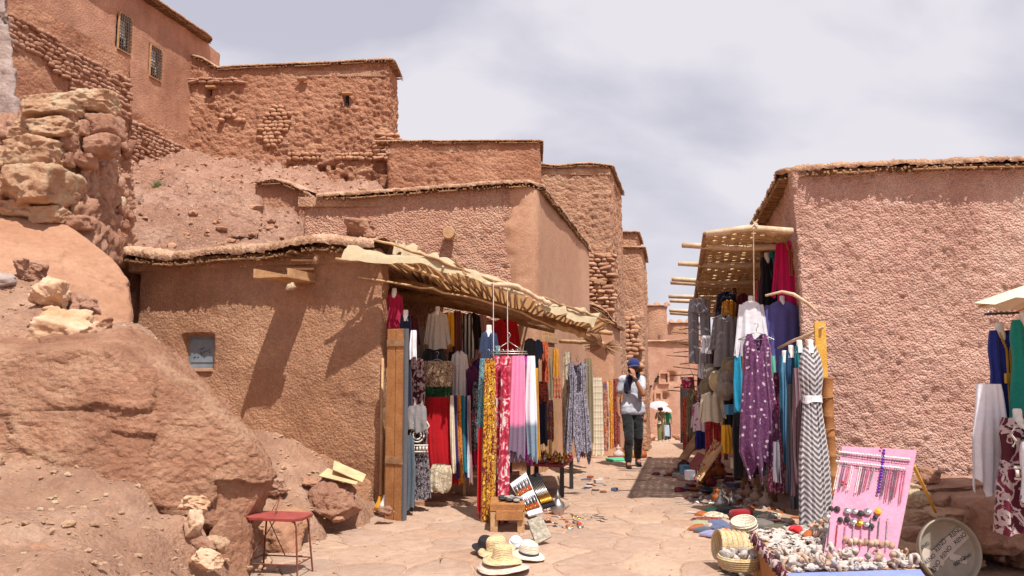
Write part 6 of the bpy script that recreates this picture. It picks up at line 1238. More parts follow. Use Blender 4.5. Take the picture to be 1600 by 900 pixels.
# sandals, necklaces and trinkets on the ground, right side
rn = random.Random(17)
def jumble(n, x0, y0, x1, y1, lab, grp, mats, sz, shapes, cat='trinket', name='trinket', zoff=0., poly_=None):
    for k in range(n):
        x, y = rn.uniform(x0, x1), rn.uniform(y0, y1); s = rn.uniform(*sz); sh = rn.choice(shapes); mt = rn.choice(mats)
        key = (sh, mt)
        if key not in _jm:
            if sh == 'ring': me = MB().tube([(.5*math.cos(a), .5*math.sin(a)*.8, .05*math.sin(a*3)) for a in np.linspace(0, 6.283, 15)], .09, 5, jit=.25).mesh(name, M[mt], True)
            elif sh == 'pot': me = MB().lathe([(0, 0), (.3, 0), (.45, .25), (.42, .5), (.18, .68), (.16, .8), (.24, .95), (.05, 1.0), (.06, 1.15), (0, 1.2)], 12).mesh(name, M[mt], True)
            elif sh == 'box': me = MB().box((0, 0, .2), (.5, .35, .2)).mesh(name, M[mt], bevel=.04)
            elif sh == 'lump': me = small_rock(37, mt)
            elif sh == 'shoe': me = None
            elif sh == 'strip': me = MB().tube([(-.7, 0, .05), (-.2, .2, .08), (.3, -.15, .06), (.7, .1, .05)], [.06, .09, .09, .05], 6).mesh(name, M[mt], True)
            elif sh == 'dish': me = MB().lathe([(0, .02), (.3, .02), (.5, .16), (.5, .19), (.28, .06), (0, .06)], 16).mesh(name, M[mt], True)
            _jm[key] = me
        me = _jm[key]; words_ = {'ring': 'bracelet', 'pot': 'little pot', 'box': 'little box', 'lump': 'lump of mineral', 'strip': 'bead string', 'dish': 'little dish'}[sh]; cw_ = {'brass': 'brass', 'silver': 'silver', 'coral': 'coral red', 'leather': 'brown', 'redlac': 'dark red', 'greenlac': 'turquoise', 'iron': 'dark iron', 'shell': 'pale', 'shell_brown': 'tan', 'shell_grey': 'grey', 'fossil': 'dull brown', 'paint_green': 'green', 'bluec': 'blue', 'yellow': 'yellow'}[mt]
        link(words_.split(' of ')[0].replace(' ', '_'), me, None, (x, y, G(x, y)+zoff+.012), (0, 0, rn.uniform(0, 6)), (s,)*3, cw_+' '+words_+' '+lab, words_.split(' of ')[0].replace('little ', ''), cw_+' '+words_+'s '+lab)
_jm = {}
A_, B_ = GP(1075, 10.2), GP(1160, 8.6)
jumble(70, 1.95, 8.2, 3.0, 9.8, 'in the ground jumble of the right stall', '', ['silver', 'greenlac', 'leather', 'shell', 'redlac', 'fossil', 'shell_grey', 'silver', 'fossil', 'leather'], (.10, .20), ['ring', 'strip', 'lump', 'strip'])
jumble(40, 2.05, 9.8, 2.9, 12.5, 'further along the right stalls', '', ['silver', 'redlac', 'leather', 'fossil', 'iron', 'shell_brown', 'bluec'], (.10, .2), ['strip', 'box', 'lump', 'dish'])
jumble(26, 2.0, 7.9, 2.6, 8.3, 'at the front of the right ground jumble', '', ['leather', 'shell', 'silver', 'fossil'], (.07, .13), ['strip', 'lump', 'ring'])
for k, (x0, y0, x1, y1, sh_, mts, sz) in enumerate([(2.15, 7.75, 2.75, 8.5, ['strip', 'ring', 'strip', 'dish'], ['fossil', 'shell', 'leather', 'silver', 'shell_grey'], (.08, .15)), (2.3, 9.0, 2.95, 10.2, ['strip', 'lump', 'pot', 'ring'], ['fossil', 'redlac', 'leather', 'shell_brown', 'silver'], (.09, .18)), (2.55, 10.4, 3.2, 13.0, ['box', 'pot', 'strip', 'lump'], ['leather', 'fossil', 'shell_brown', 'redlac', 'iron'], (.12, .24))]):
    jumble(46, x0, y0, x1, y1, ['in the front row of wares by the caps', 'in the thick of the wares under the black trousers', 'in the shaded wares along the far right stalls'][k], '', mts, sz, sh_)
# slippers
def slipper(label, u, v, Yd, mat, ang):
    p = P(u, v, Yd); p.z = G(p.x, Yd)+.012; t = thing('slipper', label, 'slipper', p, None, (0, 0, ang)); n = 20
    prf = [(-.13, .035), (-.10, .045), (-.04, .04), (.03, .045), (.09, .042), (.13, .02), (.15, .004)]; mb = MB()
    mb.add([(x, w_, 0) for x, w_ in prf]+[(x, -w_, 0) for x, w_ in prf[::-1]]+[(x, w_, .012) for x, w_ in prf]+[(x, -w_, .012) for x, w_ in prf[::-1]], [tuple(range(13, -1, -1)), tuple(range(14, 28))]+[(i, (i+1) % 14, (i+1) % 14+14, i+14) for i in range(14)])
    mb.obj('sole', M['leather'], t); V = []
    for i, (x, w_) in enumerate([(.0, .046), (.05, .046), (.09, .042), (.13, .024), (.155, .006)]):
        hh = (.05, .052, .045, .03, .02)[i]
        for j in range(9): a = math.pi*j/8; V.append((x, w_*math.cos(a), .01+hh*math.sin(a)))
    link('upper', mesh_np('upper', V, grid_faces(5, 9), M[mat]), t)
for a in [('tan leather slipper at the street edge of the display', 1098, 798, 7.9, 'leather', 3.4), ('orange edged sandal beside the tan slipper', 1112, 792, 7.95, 'fossil', 3.0), ('grey-blue slipper lying left of the lilac pile', 1108, 804, 7.75, 'greyf', 2.9), ('lilac slipper in front of the blue one', 1118, 810, 7.6, 'lilac', 3.0), ('second lilac slipper beside the white skullcap', 1130, 812, 7.55, 'lilac', 3.1), ('dark red slipper pointing at the street by the fez', 1144, 822, 7.3, 'redhat', 3.3), ('rust slipper near the knitted caps', 1150, 836, 7.1, 'redhat', 3.6)]: slipper(*a)
# leaning jewellery boards of the right stall
def lean_board(name, label, pts, mat, th=.02, grp=None, trim=None):
    p = [Vector(q) for q in pts]; nrm = (p[1]-p[0]).cross(p[3]-p[0]).normalized(); t = thing(name, label, 'display board', (min(q.z for q in p)*0+p[0].x, p[0].y, min(q.z for q in p)), grp)
    o = MB().add(p+[q-nrm*th for q in p], [(0, 1, 2, 3), (7, 6, 5, 4), (0, 4, 5, 1), (1, 5, 6, 2), (2, 6, 7, 3), (3, 7, 4, 0)]).obj('board', M[mat]); adopt(o, t); return t, p, nrm
def on_board(p, nrm, u, v, off=.0): return p[0].lerp(p[1], u).lerp(p[3].lerp(p[2], u), v)+nrm*off
def G3(u, v, Yd): q = P(u, v, Yd); q.z = max(q.z, G(q.x, Yd)+.02); return q
t, p, nr = lean_board('leaning_board', 'leaning wooden board covered with bead strings at the end of the right stall', [P(1083, 748, 9.6), P(1092, 750, 9.3), P(1130, 694, 9.6), P(1116, 686, 10.2)], 'wood')
for k in range(26):
    a = on_board(p, nr, random.random(), random.random(), .02 if nr.z > 0 else -.02)
    link('bead_string', MB().tube([a, a+Vector((random.uniform(-.03, .03), 0, -.04)), a+Vector((random.uniform(-.05, .05), 0, -.08))], .011, 5, jit=.4).mesh('bead_string', M[random.choice(['redlac', 'leather', 'silver', 'coral', 'brass'])], True), None, None, None, None, 'short bead string pinned on the leaning board of the right stall', 'necklace', 'bead strings on the right leaning board')
lean_board('leaning_board', 'dark leaning board behind the bead board at the street edge', [P(1060, 716, 11.6), P(1072, 718, 11.2), P(1102, 674, 11.4), P(1092, 668, 11.8)], 'cane_dark')
lean_board('leaning_board', 'pinkish low tray leaning between the two boards', [P(1072, 732, 10.6), P(1086, 735, 10.2), P(1104, 712, 10.3), P(1090, 706, 10.7)], 'redlac')
ST = thing('shop_shelf', 'rough wooden shelf in the shade behind the right ground display', 'shelf', (3.5, 10.2, 0))
for z in (.35, .75): MB().box((0, 0, z), (.55, .3, .02)).obj('board', M['cane_dark'], ST)
for s in (-1, 1):
    for q in (-1, 1): MB().box((s*.5, q*.25, .4), (.03, .03, .4)).obj('leg', M['cane_dark'], ST)
for i, (u, v, Yd, m_, lb) in enumerate([(1078, 742, 10.0, 'whiteb', 'small white box at the foot of the boards'), (1070, 734, 10.3, 'lblue', 'light blue box beside the white one'), (1150, 724, 9.6, 'cream', 'white carton in the shade under the black trousers'), (1140, 640, 9.8, 'lblue', 'clear blue water bottles hanging by the post')]):
    p = P(u, v, Yd); link('box', MB().box((0, 0, 0), (.05, .05, .06)).mesh('box', M[m_], bevel=.008), None, p, (0, 0, .3), None, lb, 'box')
BK = thing('hanging_basket', 'small red and white basket hanging from a wire at the stall end', 'basket', P(1074, 608, 12.0)); MB().lathe([(.07, 0), (.10, .18), (.095, .18), (.065, .01)], 14).obj('body', M['redp'], BK, smooth=True); MB().tube([(-.1, 0, .18), (0, 0, .42), (.1, 0, .18)], .005, 4).obj('handle', M['wire'], BK)
rb = thing('hooked_stick_rack', 'wall rack of bare hooked sticks at the far end of the right awning', 'rack', P(1078, 560, 12.5))
for k in range(12): z = .45-.09*k; MB().tube([(.2, 0, z), (0, -.05, z+.02), (-.18-.1*(k % 3), -.1, z+.05*(k % 2))], .008, 4).obj('stick', M['cane_dark'], rb)
# ---------------- left ground goods ----------------
LT = thing('low_table', 'low pink-topped table crowded with brass trinkets', 'table', (.55, 9.9, 0)); tz = .40
tp = [TP(822, 724, tz), TP(880, 727, tz), TP(896, 715, tz), TP(836, 713, tz)]
adopt(slabp(tp, .03).obj('tabletop', M['redlac']), LT)
for q in tp: c = q.lerp((tp[0]+tp[2])/2, .1); adopt(MB().box((c.x, c.y, .19), (.025, .025, .19)).obj('leg', M['iron']), LT)
rn = random.Random(23)
for k in range(100):
    u_, v_ = rn.random(), rn.random(); q = tp[0].lerp(tp[1], u_).lerp(tp[3].lerp(tp[2], u_), v_); mt = rn.choice(['brass', 'brass', 'brass', 'coral', 'silver', 'redlac']); sh = rn.choice(['pot', 'pot', 'dish', 'lump']); key = (sh, mt)
    if key not in _jm:
        _jm[key] = MB().lathe([(0, 0), (.3, 0), (.45, .25), (.42, .5), (.18, .68), (.16, .8), (.24, .95), (.05, 1.0), (.06, 1.15), (0, 1.2)], 10).mesh('trinket', M[mt], True) if sh == 'pot' else (MB().lathe([(0, .02), (.3, .02), (.5, .16), (.5, .19), (.28, .06), (0, .06)], 12).mesh('trinket', M[mt], True) if sh == 'dish' else small_rock(37, mt))
    s = rn.uniform(.035, .08); nmz = {'pot': 'little pot', 'dish': 'little dish', 'lump': 'rounded trinket'}[sh]; cz = {'brass': 'brass', 'coral': 'coral red', 'silver': 'silver', 'redlac': 'dark red'}[mt]
    link(nmz.replace(' ', '_').replace('rounded_trinket', 'round_ornament'), _jm[key], None, q+Vector((0, 0, .012 if sh != 'lump' else .03)), (0, 0, k), (s,)*3, '%s %s among the goods on the low pink-topped table' % (cz, nmz), 'brassware', '%s %ss on the low pink table' % (cz, nmz))
BX = thing('wooden_bench', 'low rough wooden bench under the ends of the long scarves', 'bench', TP(793, 830, 0)); bo = BX.location
MB().box((0, .12, .24), (.17, .22, .035)).obj('seat', M['doorwood'], BX, bevel=.006); MB().box((.02, -.11, .17), (.13, .015, .045)).obj('front_board', M['doorwood'], BX, bevel=.004)
for s in (-1, 1): MB().box((s*.13, -.06, .10), (.035, .035, .10)).obj('leg', M['wood'], BX, bevel=.004)
for s in (-1, 1): MB().box((s*.13, .28, .10), (.035, .035, .10)).obj('leg', M['wood'], BX, bevel=.004)
for k in range(14):
    link('iron_trinket', rock_me(37, 2, M['iron']) if k % 2 else rock_me(37, 2, M['shell_grey']), None, bo+Vector((random.uniform(-.12, .14), random.uniform(-.02, .3), .30)), (0, 0, k), (.04, .035, .02), 'dark flat stone trinket piled on the low wooden bench', 'trinket', 'stone trinkets on the bench')
def b3(uvs): return [P(*q) for q in uvs]
t, p, nr = lean_board('knife_board', 'white board of daggers leaning over the street side of the bench', b3([(826, 806, 7.9), (848, 800, 7.9), (822, 738, 8.25), (797, 756, 8.25)]), 'whiteb'); sg = .012 if nr.y < 0 else -.012
for k in range(9):
    for r_ in range(2):
        a = on_board(p, nr, .08+.105*k, .12+.44*r_, sg); b_ = on_board(p, nr, .06+.105*k, .45+.44*r_, sg); c = a.lerp(b_, .38)
        d = thing('dagger', 'small curved dagger fixed on the white board, %s row' % ('lower' if r_ == 0 else 'upper'), 'dagger', a, 'daggers on the white board, %s row' % ('lower' if r_ == 0 else 'upper'))
        adopt(MB().tube([a, c], [.010, .007], 6).obj('hilt', M[['brass', 'coral', 'leather'][k % 3]], smooth=True), d); adopt(MB().tube([c, c.lerp(b_, .6)+(b_-c).cross(nr)*.05, b_], [.008, .007, .001], 5).obj('blade', M['silver' if k % 2 else 'iron'], smooth=True), d)
t, p, nr = lean_board('knife_board', 'black board of daggers leaning behind the white one', b3([(848, 794, 8.2), (868, 788, 8.2), (842, 738, 8.6), (822, 744, 8.6)]), 'black'); sg = .012 if nr.y < 0 else -.012
for k in range(8):
    a = on_board(p, nr, .1+.11*k, .1, sg); b_ = on_board(p, nr, .1+.11*k, .75, sg)
    d = thing('dagger', 'brass hilted dagger on the black leaning board', 'dagger', a, 'daggers on the black board'); adopt(MB().tube([a, a.lerp(b_, .35)], .011, 6).obj('hilt', M['brass'], smooth=True), d); adopt(MB().tube([a.lerp(b_, .35), b_], [.009, .002], 5).obj('blade', M['silver'], smooth=True), d)
jumble(60, .30, 8.0, .72, 9.1, 'in the metalware by the leaning dagger boards', '', ['brass', 'silver', 'iron', 'leather', 'coral', 'silver'], (.04, .09), ['ring', 'strip', 'strip', 'lump'])
jumble(26, .62, 8.35, .95, 8.75, 'in the small silver heap at the street edge', '', ['silver', 'iron', 'shell_grey'], (.05, .09), ['ring', 'strip'])
jumble(14, .95, 10.3, 1.4, 11.6, 'on the ground beyond the pink-topped table', '', ['leather', 'bluec', 'shell', 'fossil'], (.07, .13), ['dish', 'box', 'strip'])
jumble(16, 1.9, 14.2, 2.5, 16.5, 'on the ground behind the walking man', '', ['coral', 'bluec', 'shell', 'leather', 'yellow'], (.12, .24), ['dish', 'box', 'pot'])
p_ = GP(963, 13.6); link('tray', MB().box((0, 0, .03), (.16, .10, .02)).mesh('tray', M['paint_green'], bevel=.01), None, p_, (.1, 0, .3), None, 'small green tray lying on the paving left of the walking man', 'tray'); link('tray', MB().box((0, 0, .05), (.16, .08, .012)).mesh('tray', M['redlac'], bevel=.01), None, p_+Vector((.05, .22, 0)), (0, 0, .2), None, 'small dark red tray behind the green one', 'tray')
TPot = thing('teapot', 'tall silver teapot standing by the black dagger board', 'teapot', GP(871, 8.75)); MB().lathe([(0, 0), (.05, 0), (.06, .02), (.085, .08), (.07, .13), (.03, .17), (.025, .19), (.035, .2), (.02, .22), (.008, .26), (0, .28)], 18).obj('body', M['silver'], TPot, smooth=True); MB().tube([(.07, 0, .07), (.12, 0, .10), (.13, 0, .16)], [.016, .011, .007], 7).obj('spout', M['silver'], TPot, smooth=True); MB().tube([(-.06, 0, .15), (-.12, 0, .14), (-.12, 0, .07), (-.075, 0, .05)], .008, 6).obj('handle', M['silver'], TPot, smooth=True)
M['lattice'] = earth('carved_mat', hx('7d7464'), hx('9a9080'), hx('b2a898'), .9, 0, 30, .01, local=True, gran=1, gs=60)
t, p, nr = lean_board('carved_panel', 'grey carved stone-like panel leaning in front of the bench', b3([(838, 850, 7.2), (862, 838, 7.3), (846, 805, 7.45), (824, 813, 7.35)]), 'lattice')
CHR = thing('small_chair', 'little wooden chair in the shade behind the red scarf', 'chair', GP(738, 9.9)); 
for s in (-1, 1): MB().box((s*.09, -.10, .26), (.018, .018, .26)).obj('leg', M['wood'], CHR); MB().box((s*.09, .12, .14), (.018, .018, .14)).obj('leg', M['wood'], CHR)
MB().box((0, 0, .28), (.12, .14, .014)).obj('seat', M['wood'], CHR); MB().box((0, -.10, .44), (.09, .012, .05)).obj('backrest', M['wood'], CHR)
# cardboard scraps by the broken rock
M['card'] = flat('cardboard', hx('c9ad85'), .9); M['orange_paint'] = flat('orange_edge', hx('d99a2e'), .8)
for i, (uvs, lb) in enumerate([([(520, 738, 8.1), (566, 758, 7.9), (572, 746, 8.15), (522, 724, 8.35)], 'upper cardboard scrap on the broken rock'), ([(498, 748, 8.1), (556, 762, 7.85), (562, 754, 8.0), (512, 736, 8.3)], 'lower cardboard scrap with an orange edge')]):
    q = b3(uvs); n_ = (q[1]-q[0]).cross(q[3]-q[0]).normalized(); o = MB().add([a+Vector((0, 0, .03)) for a in q]+[a-n_*.008+Vector((0, 0, .03)) for a in q], [(0, 1, 2, 3), (7, 6, 5, 4), (0, 4, 5, 1), (1, 5, 6, 2), (2, 6, 7, 3), (3, 7, 4, 0)]).obj('cardboard_sheet', M['card']); plain(o, lb, 'cardboard')
# red metal stool
SO = thing('metal_stool', 'rusty red metal stool with thin bent rod legs', 'stool', (-1.78, 6.25, G(-1.78, 6.25)))
M['redmetal'] = flat('red_rusty_metal', hx('9a4a44'), .6, .1, .3, .4, .3); M['rust'] = flat('rust', hx('7a4436'), .7, .2, .3, .3)
sw, sd_, hh = .20, .13, .44; V = []
st = MB(); rr_ = [(-.17, -.14), (-.215, -.10), (-.215, .06), (-.16, .14), (.17, .13), (.215, .09), (.215, -.09), (.17, -.14)]
st.add([(x, y, hh) for x, y in rr_]+[(x*.99, y*.99, hh-.022) for x, y in rr_], [tuple(range(8))[::-1], tuple(range(8, 16))]+[(i, (i+1) % 8, (i+1) % 8+8, i+8) for i in range(8)]); st.obj('seat', M['redmetal'], SO, bevel=.004)
for (x, y) in ((-.17, -.11), (-.16, .11), (.17, .11), (.18, -.11)):
    MB().tube([(x*.75, y, hh-.02), (x*.92, y, hh-.03), (x, y, hh-.07), (x*1.18, y*1.25, .02), (x*1.26, y*1.3, .0), (x*1.30, y*1.32, .02)], .0065, 6).obj('leg', M['rust'], SO, smooth=True)
for z, s_ in ((.12, 1.14),):
    MB().tube([(-.17*s_, -.11*s_, z), (.17*s_, -.11*s_, z)], .005, 5).obj('stretcher', M['rust'], SO); MB().tube([(-.17*s_, .11*s_, z), (.17*s_, .11*s_, z)], .005, 5).obj('stretcher', M['rust'], SO)
    for s in (-1, 1): MB().tube([(s*.17*s_, -.11*s_, z), (s*.17*s_, .11*s_, z)], .005, 5).obj('stretcher', M['rust'], SO)
MB().tube([(-.18, -.12, .14), (-.10, 0, .30), (-.06, .1, hh-.02)], .004, 5).obj('brace', M['rust'], SO); MB().tube([(.0, .1, .13), (-.12, .05, hh-.03)], .004, 5).obj('brace', M['rust'], SO); MB().tube([(-.13, .13, hh+.0), (-.09, .18, hh+.10), (.0, -.1, hh-.02)], .004, 5).obj('bent_rod', M['rust'], SO); SO.rotation_euler = (0, 0, -.18); SO.scale = (1.06, 1.06, 1.06)
# ---------------- people ----------------
M['skin'] = flat('skin', hx('a8745a'), .5, 0, .4, 0, .05); M['skin_dark'] = flat('skin_tan', hx('8f5f48'), .5, 0, .4, 0, .05)
M['tee'] = fabric('grey_tee', 'plain', 'bfc3cf'); M['track'] = fabric('track_black', 'plain', '27272c'); M['navycap'] = fabric('navy_cap', 'plain', '2b3468'); M['hair'] = flat('dark_hair', hx('1c1716'), .6, bump=.5); M['shoe'] = flat('navy_shoe', hx('23283c'), .6); M['oliveg'] = fabric('olive_jumpsuit', 'plain', '6f6a48'); M['greentop'] = fabric('green_top', 'plain', '1f7a52'); M['darktrouser'] = fabric('dark_trouser', 'plain', '3c3438')
M['orange'] = flat('orange_print', hx('e0542c'), .6); M['eye_white'] = flat('eye_white', hx('e5e0da'), .3); M['lens'] = flat('sunglass_lens', hx('151517'), .15, 0, .6); M['lip'] = flat('lip', hx('8a4a42'), .5); M['umb'] = fabric('white_umbrella', 'plain', 'bdb6bb'); M['lightbag'] = fabric('light_blue_bag', 'plain', 'b8c8dc')
def capsule(mb, a, b_, r0, r1, n=14):
    a, b_ = Vector(a), Vector(b_); d = b_-a; L = d.length
    if L < 1e-5: d = Vector((0, 0, 1))*1e-4
    t = d.normalized(); x = t.cross(Vector((0, 1, 0)) if abs(t.y) < .9 else Vector((1, 0, 0))).normalized(); y = t.cross(x); V = []; rings = []
    for k in range(6): th = math.pi/2*(1-k/5.); rings.append((a-t*r0*math.sin(th), r0*math.cos(th)))
    for k in range(6): th = math.pi/2*(k/5.); rings.append((b_+t*r1*math.sin(th), r1*math.cos(th)))
    for c, r in rings:
        r = max(r, .0004)
        for j in range(n): q = 2*math.pi*j/n; V.append(c+x*r*math.cos(q)+y*r*math.sin(q))
    m = len(rings); Fs = [(i*n+j, i*n+(j+1) % n, (i+1)*n+(j+1) % n, (i+1)*n+j) for i in range(m-1) for j in range(n)]; Fs += [tuple(range(n-1, -1, -1)), tuple((m-1)*n+j for j in range(n))]
    mb.add(V, Fs)
def ellip(mb, c, r):
    D, Fa = ico(3); mb.add(D*np.array(r)+np.array(c), [tuple(int(i) for i in f) for f in Fa])
def fused(name, caps, mat, parent, vox=.007, sm=4, **k):
    mb = MB()
    for c in caps:
        if len(c) == 4: capsule(mb, *c)
        else: ellip(mb, *c)
    o = mb.obj(name, mat, parent, smooth=True, **k); r = o.modifiers.new('r', 'REMESH'); r.mode = 'VOXEL'; r.voxel_size = vox; r.use_smooth_shade = True
    s = o.modifiers.new('s', 'SMOOTH'); s.factor = .6; s.iterations = sm; return o
def hand(caps, wrist, d, side, up, curl=.5):
    """palm and five separate bent fingers; d = direction of the fingers, side = towards the thumb, up = back of the hand"""
    w, d, s, u = Vector(wrist), Vector(d).normalized(), Vector(side).normalized(), Vector(up).normalized()
    for k in range(4): off = (k-1.5)*.019; capsule_ = (w+s*off*.5, w+d*.085+s*off, .014, .011); caps.append(capsule_)
    for k, L in enumerate((.062, .074, .078, .070)):
        off = (k-1.5)*.0205; p0 = w+d*.085+s*off; c1 = curl*.5; p1 = p0+(d*math.cos(c1)-u*math.sin(c1))*L*.5; c2 = curl*1.4; p2 = p1+(d*math.cos(c2)-u*math.sin(c2))*L*.32; c3 = curl*2.; p3 = p2+(d*math.cos(c3)-u*math.sin(c3))*L*.25
        caps += [(p0, p1, .0095, .0085), (p1, p2, .0085, .0078), (p2, p3, .0078, .0065)]
    t0 = w+d*.022+s*.024; t1 = t0+(s*.75+d*.6-u*.2).normalized()*.038; t2 = t1+(s*.25+d*.9-u*.35).normalized()*.032; caps += [(t0, t1, .013, .010), (t1, t2, .010, .008)]
def head_caps(c, s=1.):
    x, y, z = c; return [((x, y+.008*s, z+.030*s), (.076*s, .094*s, .092*s)), ((x, y-.022*s, z-.045*s), (.056*s, .062*s, .066*s)), ((x, y-.050*s, z-.085*s), (.026*s, .024*s, .022*s)), ((x, y-.092*s, z-.006*s), (x, y-.108*s, z-.036*s), .008*s, .014*s), ((x-.034*s, y-.060*s, z+.022*s), (.026*s, .026*s, .012*s)), ((x+.034*s, y-.060*s, z+.022*s), (.026*s, .026*s, .012*s)),
        ((x-.077*s, y+.008*s, z-.012*s), (.010*s, .020*s, .032*s)), ((x+.077*s, y+.008*s, z-.012*s), (.010*s, .020*s, .032*s)), ((x-.04*s, y-.05*s, z-.03*s), (.022*s, .028*s, .022*s)), ((x+.04*s, y-.05*s, z-.03*s), (.022*s, .028*s, .022*s))]
def person(label, loc, J, cloths, skin='skin', rot=0, vox=.006, sex=0, group=None):
    t = thing('person', label, 'person', loc, group, (0, 0, rot)); c = head_caps(J['head']); h = Vector(J['head']); nb = Vector(J['neck'])
    c += [(nb, h-Vector((0, .0, .05)), .056, .052), (nb-Vector((0, 0, .06)), nb, .09, .055)]
    for s in 'LR':
        sh, el, wr = J['sh'+s], J['el'+s], J['wr'+s]; c += [(sh, el, .052, .040), (el, Vector(el).lerp(Vector(wr), .35), .041, .040), (Vector(el).lerp(Vector(wr), .35), wr, .040, .024)]
        hp_, kn_, an = J['hip'+s], J['kn'+s], J['an'+s]; c += [(hp_, kn_, .080, .050), (kn_, Vector(kn_).lerp(Vector(an), .35), .046, .042), (Vector(kn_).lerp(Vector(an), .35), an, .040, .030), (an, Vector(an)+Vector(J.get('toe', (0, -.15, -.05))), .034, .028)]
        hand(c, wr, *J['hand'+s])
    c += [(J['shL'], J['shR'], .062, .062), ((J['hipL'][0], J['hipL'][1], J['hipL'][2]+.03), (J['hipR'][0], J['hipR'][1], J['hipR'][2]+.03), .09, .09)]
    mid = (Vector(J['hipL'])+Vector(J['hipR']))/2; ch = (Vector(J['shL'])+Vector(J['shR']))/2; c += [((ch.x, ch.y, ch.z-.12), (.155, .105, .18)), ((mid.x*.5+ch.x*.5, mid.y, (mid.z+ch.z)/2-.02), (.125, .09, .17)), ((mid.x, mid.y, mid.z+.04), (.15, .10, .12))]
    fused('body', c, M[skin], t, vox, 3)
    for s in (-1, 1):
        MBx = MB(); ellip(MBx, (h.x+s*.030, h.y-.078, h.z+.004), (.013, .008, .008)); MBx.obj('eye', M['eye_white'], t, smooth=True); MBy = MB(); ellip(MBy, (h.x+s*.030, h.y-.0845, h.z+.004), (.006, .004, .006)); MBy.obj('iris', M['hair'], t, smooth=True); MB().tube([(h.x+s*.014, h.y-.088, h.z+.022), (h.x+s*.034, h.y-.088, h.z+.028), (h.x+s*.05, h.y-.074, h.z+.020)], [.003, .004, .002], 5).obj('eyebrow', M['hair'], t, smooth=True)
    m_ = MB(); ellip(m_, (h.x, h.y-.088, h.z-.058), (.022, .008, .006)); m_.obj('mouth', M['lip'], t, smooth=True)
    return t, h
J = dict(head=(.035, -.03, 1.575), neck=(.02, .01, 1.43), shL=(-.145, .01, 1.385), elL=(-.205, .03, 1.10), wrL=(-.215, -.04, .86), shR=(.165, .01, 1.385), elR=(.145, -.20, 1.16), wrR=(.015, -.235, 1.42),
    hipL=(-.075, 0, .88), knL=(-.065, -.10, .48), anL=(-.075, -.06, .085), hipR=(.095, 0, .88), knR=(.095, -.02, .48), anR=(.115, .20, .115), handL=((.02, -.08, -1), (.1, -1, -.05), (-1, 0, 0), .45), handR=((-.25, .12, 1), (-.8, -.3, .0), (.4, -1, .1), .5))
gm = GP(988, 12.75); T, h = person('man in navy cap, pale grey t-shirt and black tracksuit trousers walking towards the camera, hand at face', gm, J, None)
T['label'] = 'man in navy cap, pale grey t-shirt and black trousers walking, hand at his face'
sh = [((J['shL']), (J['shR']), .066, .066), ((.01, .01, 1.25), (.165, .118, .20)), ((.01, .0, 1.08), (.150, .112, .20)), ((.01, .0, .97), (.158, .116, .13)), ((.02, .01, 1.42), (.09, .08, .04)), ((-.075, -.0, .95), (.10, .0, .95), .115, .115), ((-.075, -.0, .90), (.10, .0, .90), .118, .118)]
sh += [(J['shL'], Vector(J['shL']).lerp(Vector(J['elL']), .58), .062, .060), (J['shR'], Vector(J['shR']).lerp(Vector(J['elR']), .58), .062, .060)]
o = fused('t_shirt', sh, M['tee'], T, .008, 3); tx = bpy.data.textures.new('folds', 'CLOUDS'); tx.noise_scale = .09; dm = o.modifiers.new('d', 'DISPLACE'); dm.texture = tx; dm.strength = .018; dm.mid_level = .5
tr = []
for s in 'LR':
    a, b_, c = Vector(J['hip'+s]), Vector(J['kn'+s]), Vector(J['an'+s]); tr += [(a, b_, .098, .074), (b_, c+Vector((0, 0, .05)), .076, .060), (c+Vector((0, 0, .06)), c+Vector((0, 0, .02)), .046, .044)]
tr += [(Vector(J['hipL'])+Vector((0, 0, .04)), Vector(J['hipR'])+Vector((0, 0, .04)), .105, .105), ((-.03, 0, .85), (.05, 0, .85), .1, .1)]
o = fused('trousers', tr, M['track'], T, .008, 3); dm = o.modifiers.new('d', 'DISPLACE'); dm.texture = tx; dm.strength = .025; dm.mid_level = .5
for s in 'LR':
    a = Vector(J['an'+s]); pitch = -.05 if s == 'L' else -.09
    so_ = fused('shoe', [(a+Vector((0, .035, -.045)), a+Vector((0, -.06, -.048)), .040, .042), (a+Vector((0, -.06, -.048)), a+Vector((0, -.16, -.058)), .042, .032), (a+Vector((0, .01, .0)), a+Vector((0, .0, -.03)), .042, .042)], M['shoe'], T, .007, 2)
    MB().box((a.x, a.y-.06, a.z-.082), (.040, .135, .010)).obj('sole', M['lens'], T, bevel=.006)
cp = MB(); cp.lathe([(.092, -.0), (.100, .0), (.100, .03), (.090, .075), (.060, .108), (.02, .120), (0, .121)], 28, (h.x, h.y+.008, h.z+.028), sy=1.14); cp.obj('cap', M['navycap'], T, smooth=True)
V = []
for i in range(6):
    for j in range(13): a = math.pi*1.16+math.pi*.68*j/12; r = .090+.075*(i/5)*abs(math.sin((a-math.pi*1.16)/.68))**.5; V.append((h.x+r*.98*math.cos(a), h.y+.0+r*1.12*math.sin(a), h.z+.040-.030*(i/5)+.012*math.sin(a*1)*-1*(1-abs(math.cos(a)))))
link('cap_visor', mesh_np('cap_visor', V, grid_faces(6, 13), M['navycap']), T)
fused('hair', [((h.x, h.y+.045, h.z-.0), (.088, .075, .09)), ((h.x+.075, h.y+.03, h.z-.02), (h.x+.085, h.y+.02, h.z-.12), .028, .024), ((h.x-.06, h.y+.03, h.z-.02), (h.x-.05, h.y+.03, h.z-.10), .03, .03)], M['hair'], T, .008, 2)
